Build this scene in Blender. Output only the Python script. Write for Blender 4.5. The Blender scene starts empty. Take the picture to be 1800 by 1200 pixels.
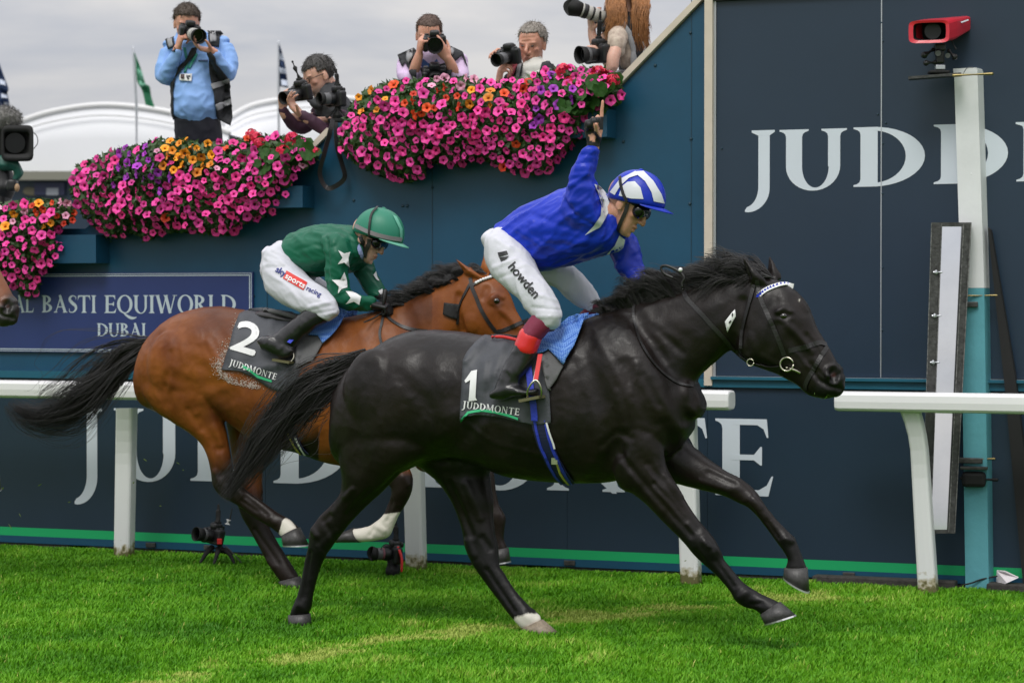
import bpy, bmesh, math, random
import numpy as np
from mathutils import Vector, Matrix, noise
from mathutils.bvhtree import BVHTree
from mathutils.geometry import tessellate_polygon

random.seed(7)
rng = np.random.default_rng(11)
SC = bpy.context.scene
COL = SC.collection
V = Vector

# ------------------------------------------------------------------ camera
CAM_H = 1.585
FPX = 4250.0
PITCH = math.atan(67 / FPX)
cam_d = bpy.data.cameras.new('camera')
cam_d.sensor_width = 36.0
cam_d.sensor_fit = 'HORIZONTAL'
cam_d.lens = 36.0 * FPX / 1800.0
cam_d.clip_start = 0.1
cam_d.clip_end = 2000
cam_d.dof.use_dof = True
cam_d.dof.focus_distance = 11.7
cam_d.dof.aperture_fstop = 4.5
cam = bpy.data.objects.new('camera', cam_d)
COL.objects.link(cam)
cam.location = (0, 0, CAM_H)
cam.rotation_euler = (math.pi / 2 - PITCH, 0, 0)
SC.camera = cam

# ------------------------------------------------------------------ sky, sun, exposure
SUN_EL, SUN_AZ = math.radians(52), math.radians(200)      # soft sun behind the photographer's left shoulder
w = bpy.data.worlds.new('World')
SC.world = w
w.use_nodes = True
nt = w.node_tree
nt.nodes.clear()
N = nt.nodes.new
L = nt.links.new
out = N('ShaderNodeOutputWorld')
bg = N('ShaderNodeBackground'); bg.inputs['Strength'].default_value = 0.1
sky = N('ShaderNodeTexSky'); sky.sky_type = 'NISHITA'; sky.sun_disc = False
sky.sun_elevation = SUN_EL; sky.sun_rotation = SUN_AZ
sky.air_density = 1.0; sky.dust_density = 2.0
tc = N('ShaderNodeTexCoord')
sep = N('ShaderNodeSeparateXYZ'); L(tc.outputs['Generated'], sep.inputs[0])
# CIE overcast cloud layer: radiance rises from horizon to zenith
zc = N('ShaderNodeClamp'); L(sep.outputs['Z'], zc.inputs[0])
mad = N('ShaderNodeMath'); mad.operation = 'MULTIPLY_ADD'; L(zc.outputs[0], mad.inputs[0])
mad.inputs[1].default_value = 2.0; mad.inputs[2].default_value = 0.95
mp = N('ShaderNodeMapping'); L(tc.outputs['Generated'], mp.inputs[0]); mp.inputs['Scale'].default_value = (1.5, 1.5, 7.0); mp.inputs['Rotation'].default_value = (0, math.radians(9), 0)
nz = N('ShaderNodeTexNoise'); L(mp.outputs[0], nz.inputs['Vector'])
nz.inputs['Scale'].default_value = 3.2; nz.inputs['Detail'].default_value = 6; nz.inputs['Roughness'].default_value = 0.55; nz.inputs['Distortion'].default_value = 0.35
cr = N('ShaderNodeValToRGB'); L(nz.outputs['Fac'], cr.inputs[0])
cr.color_ramp.elements[0].position = 0.40; cr.color_ramp.elements[0].color = (4.3, 4.45, 4.9, 1)
cr.color_ramp.elements[1].position = 0.62; cr.color_ramp.elements[1].color = (6.1, 5.95, 5.9, 1)
mul = N('ShaderNodeVectorMath'); mul.operation = 'SCALE'; L(cr.outputs[0], mul.inputs[0]); L(mad.outputs[0], mul.inputs['Scale'])
mix = N('ShaderNodeMix'); mix.data_type = 'RGBA'; mix.inputs[0].default_value = 0.94
L(sky.outputs[0], mix.inputs[6]); L(mul.outputs[0], mix.inputs[7])
L(mix.outputs[2], bg.inputs['Color']); L(bg.outputs[0], out.inputs[0])

sun_d = bpy.data.lights.new('sun', 'SUN')
sun_d.energy = 1.5; sun_d.angle = math.radians(22); sun_d.color = (1.0, 0.97, 0.92)
sun = bpy.data.objects.new('sun', sun_d); COL.objects.link(sun)
_sd = V((math.sin(SUN_AZ) * math.cos(SUN_EL), math.cos(SUN_AZ) * math.cos(SUN_EL), math.sin(SUN_EL)))
sun.rotation_euler = _sd.to_track_quat('Z', 'Y').to_euler()
SC.view_settings.view_transform = 'Standard'
SC.view_settings.look = 'None'
SC.view_settings.exposure = 0.08
SC.view_settings.gamma = 1.0
SC.view_settings.use_curve_mapping = False

# ------------------------------------------------------------------ measuring helpers (pixels of the 1800 x 1200 survey -> metres in the place)
CAM = V((0, 0, CAM_H))
FW = V((0, math.cos(PITCH), -math.sin(PITCH)))
UPV = V((0, math.sin(PITCH), math.cos(PITCH)))

def ray(px, py):
    return FW + V((1, 0, 0)) * ((px - 900) / FPX) + UPV * (-(py - 600) / FPX)

def proj(P):
    v = P - CAM
    d = v.dot(FW)
    return 900 + FPX * v.x / d, 600 - FPX * v.dot(UPV) / d, d

def proj_np(co):
    v = co - np.array(CAM)
    d = v @ np.array(FW)
    return 900 + FPX * v[:, 0] / d, 600 - FPX * (v @ np.array(UPV)) / d

class Plane:
    """upright plane through a line on the ground, turned by yaw; w is the offset towards the viewer's side"""
    def __init__(s, depth, yaw_deg, px=900):
        a = math.radians(yaw_deg)
        s.yaw = a
        s.t = V((math.cos(a), -math.sin(a), 0))
        s.n = V((-math.sin(a), -math.cos(a), 0))
        s.o = CAM + ray(px, 600) * depth
        s.o.z = 0
        s.tan = math.tan(a)
    def pt(s, px, py, w=0.0):
        r = ray(px, py)
        k = (s.o + s.n * w - CAM).dot(s.n) / r.dot(s.n)
        return CAM + r * k
    def w_of(s, P):
        return (P - s.o).dot(s.n)
    def uz(s, px, py, w=0.0):
        P = s.pt(px, py, w)
        return (P - s.o).dot(s.t), P.z
    def at(s, u, z, w=0.0):
        return s.o + s.t * u + s.n * w + V((0, 0, z))
    def scale(s, px, w=0.0):
        return FPX / (s.pt(px, 600, w) - CAM).dot(FW)

BLACK = Plane(11.56, 22)
BROWN = Plane(12.87, 22)
RAIL = Plane(14.07, 22)
WALL = Plane(14.5, 22)

def catmull(rows, sub):
    a = np.array(rows, float)
    n = len(a)
    if n < 3 or sub < 2:
        sub = max(sub, 1)
        return np.concatenate([np.array([a[i] + (a[i + 1] - a[i]) * k / sub for k in range(sub)]) for i in range(n - 1)] + [a[-1:]])
    p = np.vstack([2 * a[0] - a[1], a, 2 * a[-1] - a[-2]])
    res = []
    for i in range(1, n):
        p0, p1, p2, p3 = p[i - 1], p[i], p[i + 1], p[i + 2]
        for k in range(sub):
            t = k / sub
            res.append(0.5 * (2 * p1 + (p2 - p0) * t + (2 * p0 - 5 * p1 + 4 * p2 - p3) * t * t + (3 * p1 - p0 - 3 * p2 + p3) * t ** 3))
    res.append(a[-1])
    return np.array(res)

# ------------------------------------------------------------------ materials
MATS = {}
def mat(name, col, rough=0.6, metal=0.0, spec=0.5, var=0.0, vscale=8.0, bump=0.0, bscale=60.0, sheen=0.0, coat=0.0, bstretch=None, sss=0.0, col2=None):
    if name in MATS:
        return MATS[name]
    m = bpy.data.materials.new(name)
    m.use_nodes = True
    t = m.node_tree
    b = t.nodes['Principled BSDF']
    b.inputs['Base Color'].default_value = (*col, 1)
    b.inputs['Roughness'].default_value = rough
    b.inputs['Metallic'].default_value = metal
    b.inputs['Specular IOR Level'].default_value = spec
    if sheen:
        b.inputs['Sheen Weight'].default_value = sheen
    if coat:
        b.inputs['Coat Weight'].default_value = coat
        b.inputs['Coat Roughness'].default_value = 0.12
    if sss:
        b.inputs['Subsurface Weight'].default_value = sss
        b.inputs['Subsurface Radius'].default_value = (0.012, 0.004, 0.002)
        b.inputs['Subsurface Scale'].default_value = 0.6
    co = t.nodes.new('ShaderNodeTexCoord')
    if var or col2:
        n1 = t.nodes.new('ShaderNodeTexNoise')
        n1.inputs['Scale'].default_value = vscale; n1.inputs['Detail'].default_value = 6; n1.inputs['Roughness'].default_value = 0.65
        t.links.new(co.outputs['Object'], n1.inputs['Vector'])
        rp = t.nodes.new('ShaderNodeValToRGB')
        rp.color_ramp.elements[0].position = 0.3; rp.color_ramp.elements[1].position = 0.7
        c2 = col2 if col2 else tuple(min(1, c * (1 + var)) for c in col)
        c1 = col if col2 else tuple(c * (1 - var) for c in col)
        rp.color_ramp.elements[0].color = (*c1, 1); rp.color_ramp.elements[1].color = (*c2, 1)
        t.links.new(n1.outputs['Fac'], rp.inputs[0]); t.links.new(rp.outputs[0], b.inputs['Base Color'])
    if bump:
        n2 = t.nodes.new('ShaderNodeTexNoise')
        n2.inputs['Scale'].default_value = bscale; n2.inputs['Detail'].default_value = 4
        if bstretch:
            mpn = t.nodes.new('ShaderNodeMapping'); mpn.inputs['Scale'].default_value = bstretch
            t.links.new(co.outputs['Object'], mpn.inputs[0]); t.links.new(mpn.outputs[0], n2.inputs['Vector'])
        else:
            t.links.new(co.outputs['Object'], n2.inputs['Vector'])
        bp = t.nodes.new('ShaderNodeBump'); bp.inputs['Strength'].default_value = bump; bp.inputs['Distance'].default_value = 0.01
        t.links.new(n2.outputs['Fac'], bp.inputs['Height']); t.links.new(bp.outputs[0], b.inputs['Normal'])
    MATS[name] = m
    return m

# ------------------------------------------------------------------ objects
def link_mesh(name, me, material=None, parent=None, smooth=False):
    o = bpy.data.objects.new(name, me)
    COL.objects.link(o)
    if material is not None:
        if isinstance(material, (list, tuple)):
            for m in material: me.materials.append(m)
        else:
            me.materials.append(material)
    if smooth:
        me.polygons.foreach_set('use_smooth', np.ones(len(me.polygons), bool))
    if parent is not None:
        o.parent = parent
        if parent.type == 'EMPTY':
            o.matrix_parent_inverse = Matrix.Translation(-parent.location)
    return o

def seat(o):
    """move the origin of a one-mesh thing to the middle of its base"""
    co = get_co(o.data)
    lo, hi = co.min(0), co.max(0)
    b = np.array([(lo[0] + hi[0]) / 2, (lo[1] + hi[1]) / 2, lo[2]])
    set_co(o.data, co - b)
    o.location = b
    return o

def ob(name, bm, material=None, parent=None, smooth=False, recalc=True):
    if recalc:
        bmesh.ops.recalc_face_normals(bm, faces=bm.faces)
    me = bpy.data.meshes.new(name)
    bm.to_mesh(me); bm.free()
    return link_mesh(name, me, material, parent, smooth)

def tag(o, label=None, cat=None, group=None, kind=None):
    if label: o['label'] = label
    if cat: o['category'] = cat
    if group: o['group'] = group
    if kind: o['kind'] = kind
    return o

def thing(name, loc, label, cat, group=None):
    o = bpy.data.objects.new(name, None)
    o.empty_display_size = 0.1
    o.location = loc
    COL.objects.link(o)
    return tag(o, label, cat, group)

def new():
    return bmesh.new()

# ------------------------------------------------------------------ shape helpers: each adds a closed shape to a bmesh
def box(bm, c, sx, sy, sz, ax=None, mi=0, bevel=0.0):
    """box with centre c, full sizes along axes ax=(X,Y,Z)"""
    X, Y, Z = ax if ax else (V((1, 0, 0)), V((0, 1, 0)), V((0, 0, 1)))
    vs = []
    for k in (-.5, .5):
        for j in (-.5, .5):
            for i in (-.5, .5):
                vs.append(bm.verts.new(V(c) + X * sx * i + Y * sy * j + Z * sz * k))
    fs = [bm.faces.new([vs[i] for i in q]) for q in ((0, 2, 3, 1), (4, 5, 7, 6), (0, 1, 5, 4), (2, 6, 7, 3), (0, 4, 6, 2), (1, 3, 7, 5))]
    for f in fs: f.material_index = mi
    if bevel:
        es = list({e for f in fs for e in f.edges})
        r = bmesh.ops.bevel(bm, geom=es, offset=bevel, segments=2, affect='EDGES', profile=0.5)
        for f in r['faces']: f.material_index = mi
    return fs

def prism(bm, pts, depth, mi=0):
    """outline pts (world vectors, planar) extruded by vector depth"""
    n = len(pts)
    a = [bm.verts.new(p) for p in pts]
    b = [bm.verts.new(p + depth) for p in pts]
    for tri in tessellate_polygon([pts]):
        f = bm.faces.new([a[i] for i in tri]); f.material_index = mi
        f = bm.faces.new([b[i] for i in reversed(tri)]); f.material_index = mi
    for i in range(n):
        f = bm.faces.new((a[i], a[(i + 1) % n], b[(i + 1) % n], b[i])); f.material_index = mi

def rings(bm, rs, cap=True, mi=0, closed=False):
    """skin a list of rings (each a list of vectors)"""
    vv = [[bm.verts.new(p) for p in r] for r in rs]
    n = len(vv[0])
    m = len(vv)
    for i in range(m - (0 if closed else 1)):
        A, B = vv[i], vv[(i + 1) % m]
        for j in range(n):
            f = bm.faces.new((A[j], A[(j + 1) % n], B[(j + 1) % n], B[j])); f.material_index = mi
    if cap and not closed:
        f = bm.faces.new(list(reversed(vv[0]))); f.material_index = mi
        f = bm.faces.new(vv[-1]); f.material_index = mi
    return vv

def ell(bm, c, rx, ry, rz, ax=None, sub=3):
    M = Matrix.Identity(4)
    if ax:
        for i in range(3):
            for j in range(3): M[j][i] = ax[i][j]
    M = Matrix.Translation(V(c)) @ M @ Matrix.Diagonal((rx, ry, rz, 1))
    bmesh.ops.create_icosphere(bm, subdivisions=sub, radius=1.0, matrix=M)

def frame_of(d, hint=V((0, 0, 1))):
    d = d.normalized()
    x = d.cross(hint)
    if x.length < 1e-4: x = d.cross(V((1, 0, 0)))
    x.normalize()
    return x, x.cross(d).normalized()

def tube(bm, pts, rad, n=10, sub=1, dome=True, mi=0, flat=None):
    """round tube along world points; rad one radius or one per point; flat=(axis, factor) squashes it"""
    if not hasattr(rad, '__len__'): rad = [rad] * len(pts)
    rows = [(*p, r) for p, r in zip(pts, rad)]
    a = catmull(rows, sub) if sub > 1 else np.array(rows)
    P = [V(r[:3]) for r in a]; R = [max(1e-4, r[3]) for r in a]
    m = len(P)
    rs = []
    up = None
    for i in range(m):
        d = (P[min(i + 1, m - 1)] - P[max(i - 1, 0)])
        if d.length < 1e-7: d = V((0, 0, 1))
        d.normalize()
        if up is None: x, y = frame_of(d)
        else:
            x = (up - d * up.dot(d)); x.normalize(); y = d.cross(x)
        up = x
        rs.append((P[i], d, x, y, R[i]))
    out = []
    def ring(c, x, y, r):
        return [c + (x * math.cos(2 * math.pi * k / n) + y * math.sin(2 * math.pi * k / n)) * r for k in range(n)]
    if dome:
        c, d, x, y, r = rs[0]
        for t in (0.25, 0.65): out.append(ring(c - d * r * math.cos(t * math.pi / 2), x, y, r * math.sin(t * math.pi / 2)))
    for c, d, x, y, r in rs: out.append(ring(c, x, y, r))
    if dome:
        c, d, x, y, r = rs[-1]
        for t in (0.65, 0.25): out.append(ring(c + d * r * math.cos(t * math.pi / 2), x, y, r * math.sin(t * math.pi / 2)))
    if flat:
        axv, k = flat
        out = [[p - axv * ((p - sum(r, V((0, 0, 0))) / n).dot(axv)) * (1 - k) for p in r] for r in out]
    rings(bm, out, mi=mi)

def edgeloft(bm, pl, rows, sub=4, shrink=1.0, p=2.0, n=20, dome=True, off=(0, 0)):
    """body or limb from traced pairs of outline points: rows of (ax, ay, bx, by, w, half_width[, exponent])"""
    rows = [(tuple(r) + (p,))[:7] for r in rows]
    a = catmull(rows, sub)
    cs = []
    for r in a:
        A = pl.pt(r[0] + off[0], r[1] + off[1], r[4]); B = pl.pt(r[2] + off[0], r[3] + off[1], r[4])
        e = (A - B) * 0.5
        c = (A + B) * 0.5
        L_ = e.length
        h = math.hypot(e.x, e.y) / max(L_, 1e-6)
        k = 1 - (h * r[5] * pl.tan / max(L_, 1e-6)) ** 2
        e = e * math.sqrt(max(0.35, k)) * shrink
        cs.append((c, e, pl.n * r[5] * shrink, r[6]))
    out = []
    def ring(c, e, l, q, k=1.0, sh=V((0, 0, 0))):
        res = []
        for j in range(n):
            f = 2 * math.pi * j / n
            cx, sx = math.cos(f), math.sin(f)
            cx = math.copysign(abs(cx) ** (2 / q), cx); sx = math.copysign(abs(sx) ** (2 / q), sx)
            res.append(c + sh + (e * cx + l * sx) * k)
        return res
    m = len(cs)
    if dome:
        c, e, l, q = cs[0]; d = (cs[0][0] - cs[1][0]).normalized() * min(e.length, l.length) * 0.7
        for t in (0.3, 0.7): out.append(ring(c, e, l, q, math.sin(t * math.pi / 2), d * math.cos(t * math.pi / 2)))
    for c, e, l, q in cs: out.append(ring(c, e, l, q))
    if dome:
        c, e, l, q = cs[-1]; d = (cs[-1][0] - cs[-2][0]).normalized() * min(e.length, l.length) * 0.7
        for t in (0.7, 0.3): out.append(ring(c, e, l, q, math.sin(t * math.pi / 2), d * math.cos(t * math.pi / 2)))
    rings(bm, out)

def remesh(bm, voxel, smooth=3, fac=0.5):
    bmesh.ops.recalc_face_normals(bm, faces=bm.faces)
    me = bpy.data.meshes.new('tmp'); bm.to_mesh(me); bm.free()
    o = bpy.data.objects.new('tmp', me); COL.objects.link(o)
    md = o.modifiers.new('r', 'REMESH'); md.mode = 'VOXEL'; md.voxel_size = voxel; md.use_smooth_shade = True
    if smooth:
        ms = o.modifiers.new('s', 'SMOOTH'); ms.factor = fac; ms.iterations = smooth
    dg = bpy.context.evaluated_depsgraph_get()
    res = bpy.data.meshes.new_from_object(o.evaluated_get(dg))
    bpy.data.objects.remove(o); bpy.data.meshes.remove(me)
    res.polygons.foreach_set('use_smooth', np.ones(len(res.polygons), bool))
    return res

def get_co(me):
    a = np.empty(len(me.vertices) * 3, np.float32); me.vertices.foreach_get('co', a)
    return a.reshape(-1, 3).astype(float)
def get_no(me):
    a = np.empty(len(me.vertices) * 3, np.float32); me.vertices.foreach_get('normal', a)
    return a.reshape(-1, 3).astype(float)
def set_co(me, co):
    me.vertices.foreach_set('co', co.astype(np.float32).ravel()); me.update()

def seg_dist(x, y, poly):
    d = np.full(len(x), 1e9)
    for (x0, y0), (x1, y1) in zip(poly[:-1], poly[1:]):
        dx, dy = x1 - x0, y1 - y0
        t = np.clip(((x - x0) * dx + (y - y0) * dy) / max(1e-9, dx * dx + dy * dy), 0, 1)
        d = np.minimum(d, np.hypot(x - x0 - t * dx, y - y0 - t * dy))
    return d

def sculpt(me, pl, strokes, both=True, facing=0.12):
    """raise (+mm) or sink (-mm) the skin along strokes drawn on the side of the figure: (polyline, radius, mm)"""
    co = get_co(me); no = get_no(me)
    n = np.array(pl.n); o = np.array(pl.o)
    add = np.zeros(len(co))
    for side in ((1, -1) if both else (1,)):
        c2, n2 = co, no
        if side < 0:
            c2 = co - 2 * ((co - o) @ n)[:, None] * n; n2 = no - 2 * (no @ n)[:, None] * n
        x, y = proj_np(c2)
        v = np.array(CAM) - c2
        v /= np.linalg.norm(v, axis=1)[:, None]
        f = np.clip(((n2 * v).sum(1) - facing) / 0.3, 0, 1)
        for poly, rad, mm in strokes:
            d = seg_dist(x, y, poly) / rad
            wgt = np.where(d < 1, (1 - np.minimum(d, 1) ** 2) ** 2, 0)
            add += wgt * f * mm * 0.001
    set_co(me, co + no * add[:, None])

def taubin(me, iters=10, mask=None, lam=.55, mu=-.57):
    """smooth without shrinking"""
    ne = len(me.edges); e = np.empty(ne * 2, np.int32); me.edges.foreach_get('vertices', e); e = e.reshape(-1, 2)
    co = get_co(me); n = len(co)
    a = np.concatenate([e[:, 0], e[:, 1]]); b = np.concatenate([e[:, 1], e[:, 0]])
    deg = np.maximum(1, np.bincount(a, minlength=n))
    mk = np.ones(n) if mask is None else mask
    for it in range(iters * 2):
        f = lam if it % 2 == 0 else mu
        av = np.stack([np.bincount(a, weights=co[b, k], minlength=n) for k in range(3)], 1) / deg[:, None]
        co = co + (av - co) * (f * mk)[:, None]
    set_co(me, co)

def wrinkle(me, amp, scale, seed=0, stretch=(1, 1, 1), ridge=True, mask=None, axis=None):
    co = get_co(me); no = get_no(me)
    d = np.empty(len(co))
    cc = co
    if axis is not None:      # folds drawn out along this direction
        ax = np.array(V(axis).normalized()); cc = co - ((co @ ax) * .72)[:, None] * ax
    for i, c in enumerate(cc):
        p = V((c[0] * stretch[0] * scale + seed, c[1] * stretch[1] * scale, c[2] * stretch[2] * scale))
        v = noise.noise(p) + 0.45 * noise.noise(p * 2.3)
        d[i] = ((1 - min(1, abs(v) * 1.6)) ** 2 - 0.3) if ridge else v
    if mask is not None: d = d * mask
    set_co(me, co + no * (d * amp)[:, None])

def bvh_of(*objs):
    vs, fs = [], []
    for o in objs:
        me = o.data if hasattr(o, 'data') else o
        k = len(vs)
        vs += [V(c) for c in get_co(me)]
        fs += [tuple(i + k for i in p.vertices) for p in me.polygons]
    return BVHTree.FromPolygons(vs, fs)

def hit(bvh, px, py, fallback=None):
    r = ray(px, py).normalized()
    loc, nor, idx, dist = bvh.ray_cast(CAM, r)
    if loc is None:
        return fallback, -r
    if nor.dot(r) > 0: nor = -nor
    return loc, nor

def decal(name, polys, bvh, material, parent, off=0.004, step=7.0, thick=0.0, plane=None, w=0.0, puff=None):
    """flat printed or cloth shape (pixel outlines) laid on the surface it is seen on"""
    bm = new()
    for poly in polys:
        vs = [bm.verts.new((x, y, 0)) for x, y in poly]
        pts = [V((x, y, 0)) for x, y in poly]
        for tri in tessellate_polygon([pts]):
            try: bm.faces.new([vs[i] for i in tri])
            except ValueError: pass
    for it in range(7):
        es = [e for e in bm.edges if e.calc_length() > step]
        if not es: break
        bmesh.ops.subdivide_edges(bm, edges=es, cuts=1)
        bmesh.ops.triangulate(bm, faces=bm.faces)
    miss = []
    done = []
    for v in bm.verts:
        x, y = v.co.x, v.co.y
        p, nn = hit(bvh, x, y)
        if p is None: miss.append((v, x, y))
        else:
            o_ = off + (puff(x, y) if puff else 0)
            vv = (CAM - p).normalized()
            q = p + nn * o_ * 0.6 + vv * o_ * 0.6
            done.append((x, y, q)); v.co = q
    for v, x, y in miss:
        if done:
            b = min(done, key=lambda d_: (d_[0] - x) ** 2 + (d_[1] - y) ** 2)
            dep = (b[2] - CAM).dot(FW)
            v.co = CAM + ray(x, y) * dep
        elif plane: v.co = plane.pt(x, y, w)
    if thick:
        # back sheet set behind the front one, edges closed
        fs = list(bm.faces)
        bmesh.ops.recalc_face_normals(bm, faces=fs)
        avg = sum((f.normal for f in fs), V((0, 0, 0)))
        if avg.dot(CAM - fs[0].calc_center_median()) < 0: bmesh.ops.reverse_faces(bm, faces=fs)
        bm.normal_update()
        edges = [(e.verts[0], e.verts[1]) for e in bm.edges if len(e.link_faces) == 1]
        back = {v: bm.verts.new(v.co - v.normal * thick) for v in list(bm.verts)}
        for f in fs: bm.faces.new([back[v] for v in reversed(f.verts)])
        for p, q in edges: bm.faces.new((p, q, back[q], back[p]))
    return ob(name, bm, material, parent, smooth=True)

def strap(name, pts, width, bvh, material, parent, off=0.004, thick=0.004, plane=None, w=0.0, sub=6, mode='px', lift=None):
    """leather or webbing strap: follows the surface under the traced pixel line, or plane offset w where there is none"""
    a = catmull([(p[0], p[1], (p[2] if len(p) > 2 else -9)) for p in pts], sub)
    P, NN = [], []
    for x, y, ww in a:
        p = None
        if ww < -5 and bvh is not None: p, nn = hit(bvh, x, y)
        if p is None:
            p = plane.pt(x, y, ww if ww > -5 else w); nn = plane.n.copy()
            P.append(p); NN.append(nn)
        else:
            vv = (CAM - p).normalized()
            P.append(p + nn * off); NN.append(nn)
    m = len(P)
    # smooth normals
    for it in range(2):
        NN = [(NN[max(i - 1, 0)] + NN[i] * 2 + NN[min(i + 1, m - 1)]).normalized() for i in range(m)]
    bm = new()
    rs = []
    for i in range(m):
        d = (P[min(i + 1, m - 1)] - P[max(i - 1, 0)]).normalized()
        s = d.cross(NN[i]).normalized()
        h = NN[i]
        wd = width * 0.5
        rs.append([P[i] + s * wd, P[i] + s * wd + h * thick, P[i] - s * wd + h * thick, P[i] - s * wd])
    rings(bm, rs)
    return ob(name, bm, material, parent, smooth=False)

def strands(name, lines, r0, r1, material, parent):
    """hair: thin three sided tubes, tapering; lines = list of (k,3) arrays"""
    vs, fs = [], []
    base = 0
    for ln in lines:
        ln = np.asarray(ln, float)
        k = len(ln)
        d = np.gradient(ln, axis=0)
        d /= np.linalg.norm(d, axis=1)[:, None] + 1e-9
        ref = np.array((0.3, -0.9, 0.2))
        x = np.cross(d, ref); x /= np.linalg.norm(x, axis=1)[:, None] + 1e-9
        y = np.cross(d, x)
        rr = np.linspace(1, 0, k) ** 0.7
        r = (r1 + (r0 - r1) * rr)[:, None]
        for j in range(3):
            a = 2 * math.pi * j / 3
            vs.append(ln + (x * math.cos(a) + y * math.sin(a)) * r)
        idx = base + np.arange(3 * k).reshape(3, k)
        for j in range(3):
            A, B = idx[j], idx[(j + 1) % 3]
            fs.append(np.stack([A[:-1], B[:-1], B[1:], A[1:]], 1))
        base += 3 * k
    vs = np.concatenate(vs); fs = np.concatenate(fs)
    return quick_mesh(name, vs, fs, material, parent)

def quick_mesh(name, vs, fs, material, parent=None, smooth=True, mi=None):
    me = bpy.data.meshes.new(name)
    k = fs.shape[1]
    me.vertices.add(len(vs)); me.vertices.foreach_set('co', np.ascontiguousarray(vs, np.float32).ravel())
    me.loops.add(fs.size); me.loops.foreach_set('vertex_index', np.ascontiguousarray(fs, np.int32).ravel())
    me.polygons.add(len(fs))
    me.polygons.foreach_set('loop_start', np.arange(0, fs.size, k, dtype=np.int32))
    if mi is not None: me.polygons.foreach_set('material_index', np.ascontiguousarray(mi, np.int32))
    me.update(calc_edges=True)
    return link_mesh(name, me, material, parent, smooth)
# ------------------------------------------------------------------ serif capitals (flat cut vinyl letters), cap height 1
def arc(cx, cy, rx, ry, a0, a1, n=14):
    return [(cx + rx * math.cos(math.radians(a0 + (a1 - a0) * i / n)), cy + ry * math.sin(math.radians(a0 + (a1 - a0) * i / n))) for i in range(n + 1)]

def bowl(o, i_, a0, a1, n=14):
    return arc(*o, a0, a1, n) + arc(*i_, a1, a0, n)

def ribbon(pts, ws, sub=6):
    a = catmull([(x, y, q) for (x, y), q in zip(pts, ws)], sub)
    l, r = [], []
    for k in range(len(a)):
        d = a[min(k + 1, len(a) - 1)] - a[max(k - 1, 0)]
        m = math.hypot(d[0], d[1]) or 1
        nx, ny = -d[1] / m, d[0] / m
        l.append((a[k][0] + nx * a[k][2] / 2, a[k][1] + ny * a[k][2] / 2))
        r.append((a[k][0] - nx * a[k][2] / 2, a[k][1] - ny * a[k][2] / 2))
    return l + r[::-1]

def stem(x0, x1, y0=0.0, y1=1.0, bl=.09, br=.09, tl=.09, tr=.09, h=.035):
    p = []
    def corner(x, s, y, up, inward):
        # serif with bracket
        if s <= 0: return [(x, y)]
        q = 1 if up else -1
        return [(x + inward * s, y), (x + inward * s, y + q * h * .75), (x + inward * s * .45, y + q * h * 1.35), (x + inward * s * .12, y + q * h * 2.2), (x, y + q * h * 3.6)]
    p += corner(x0, bl, y0, True, -1)[::1]
    p += corner(x0, tl, y1, False, -1)[::-1]
    p += corner(x1, tr, y1, False, 1)
    p += corner(x1, br, y0, True, 1)[::-1]
    return p

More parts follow.
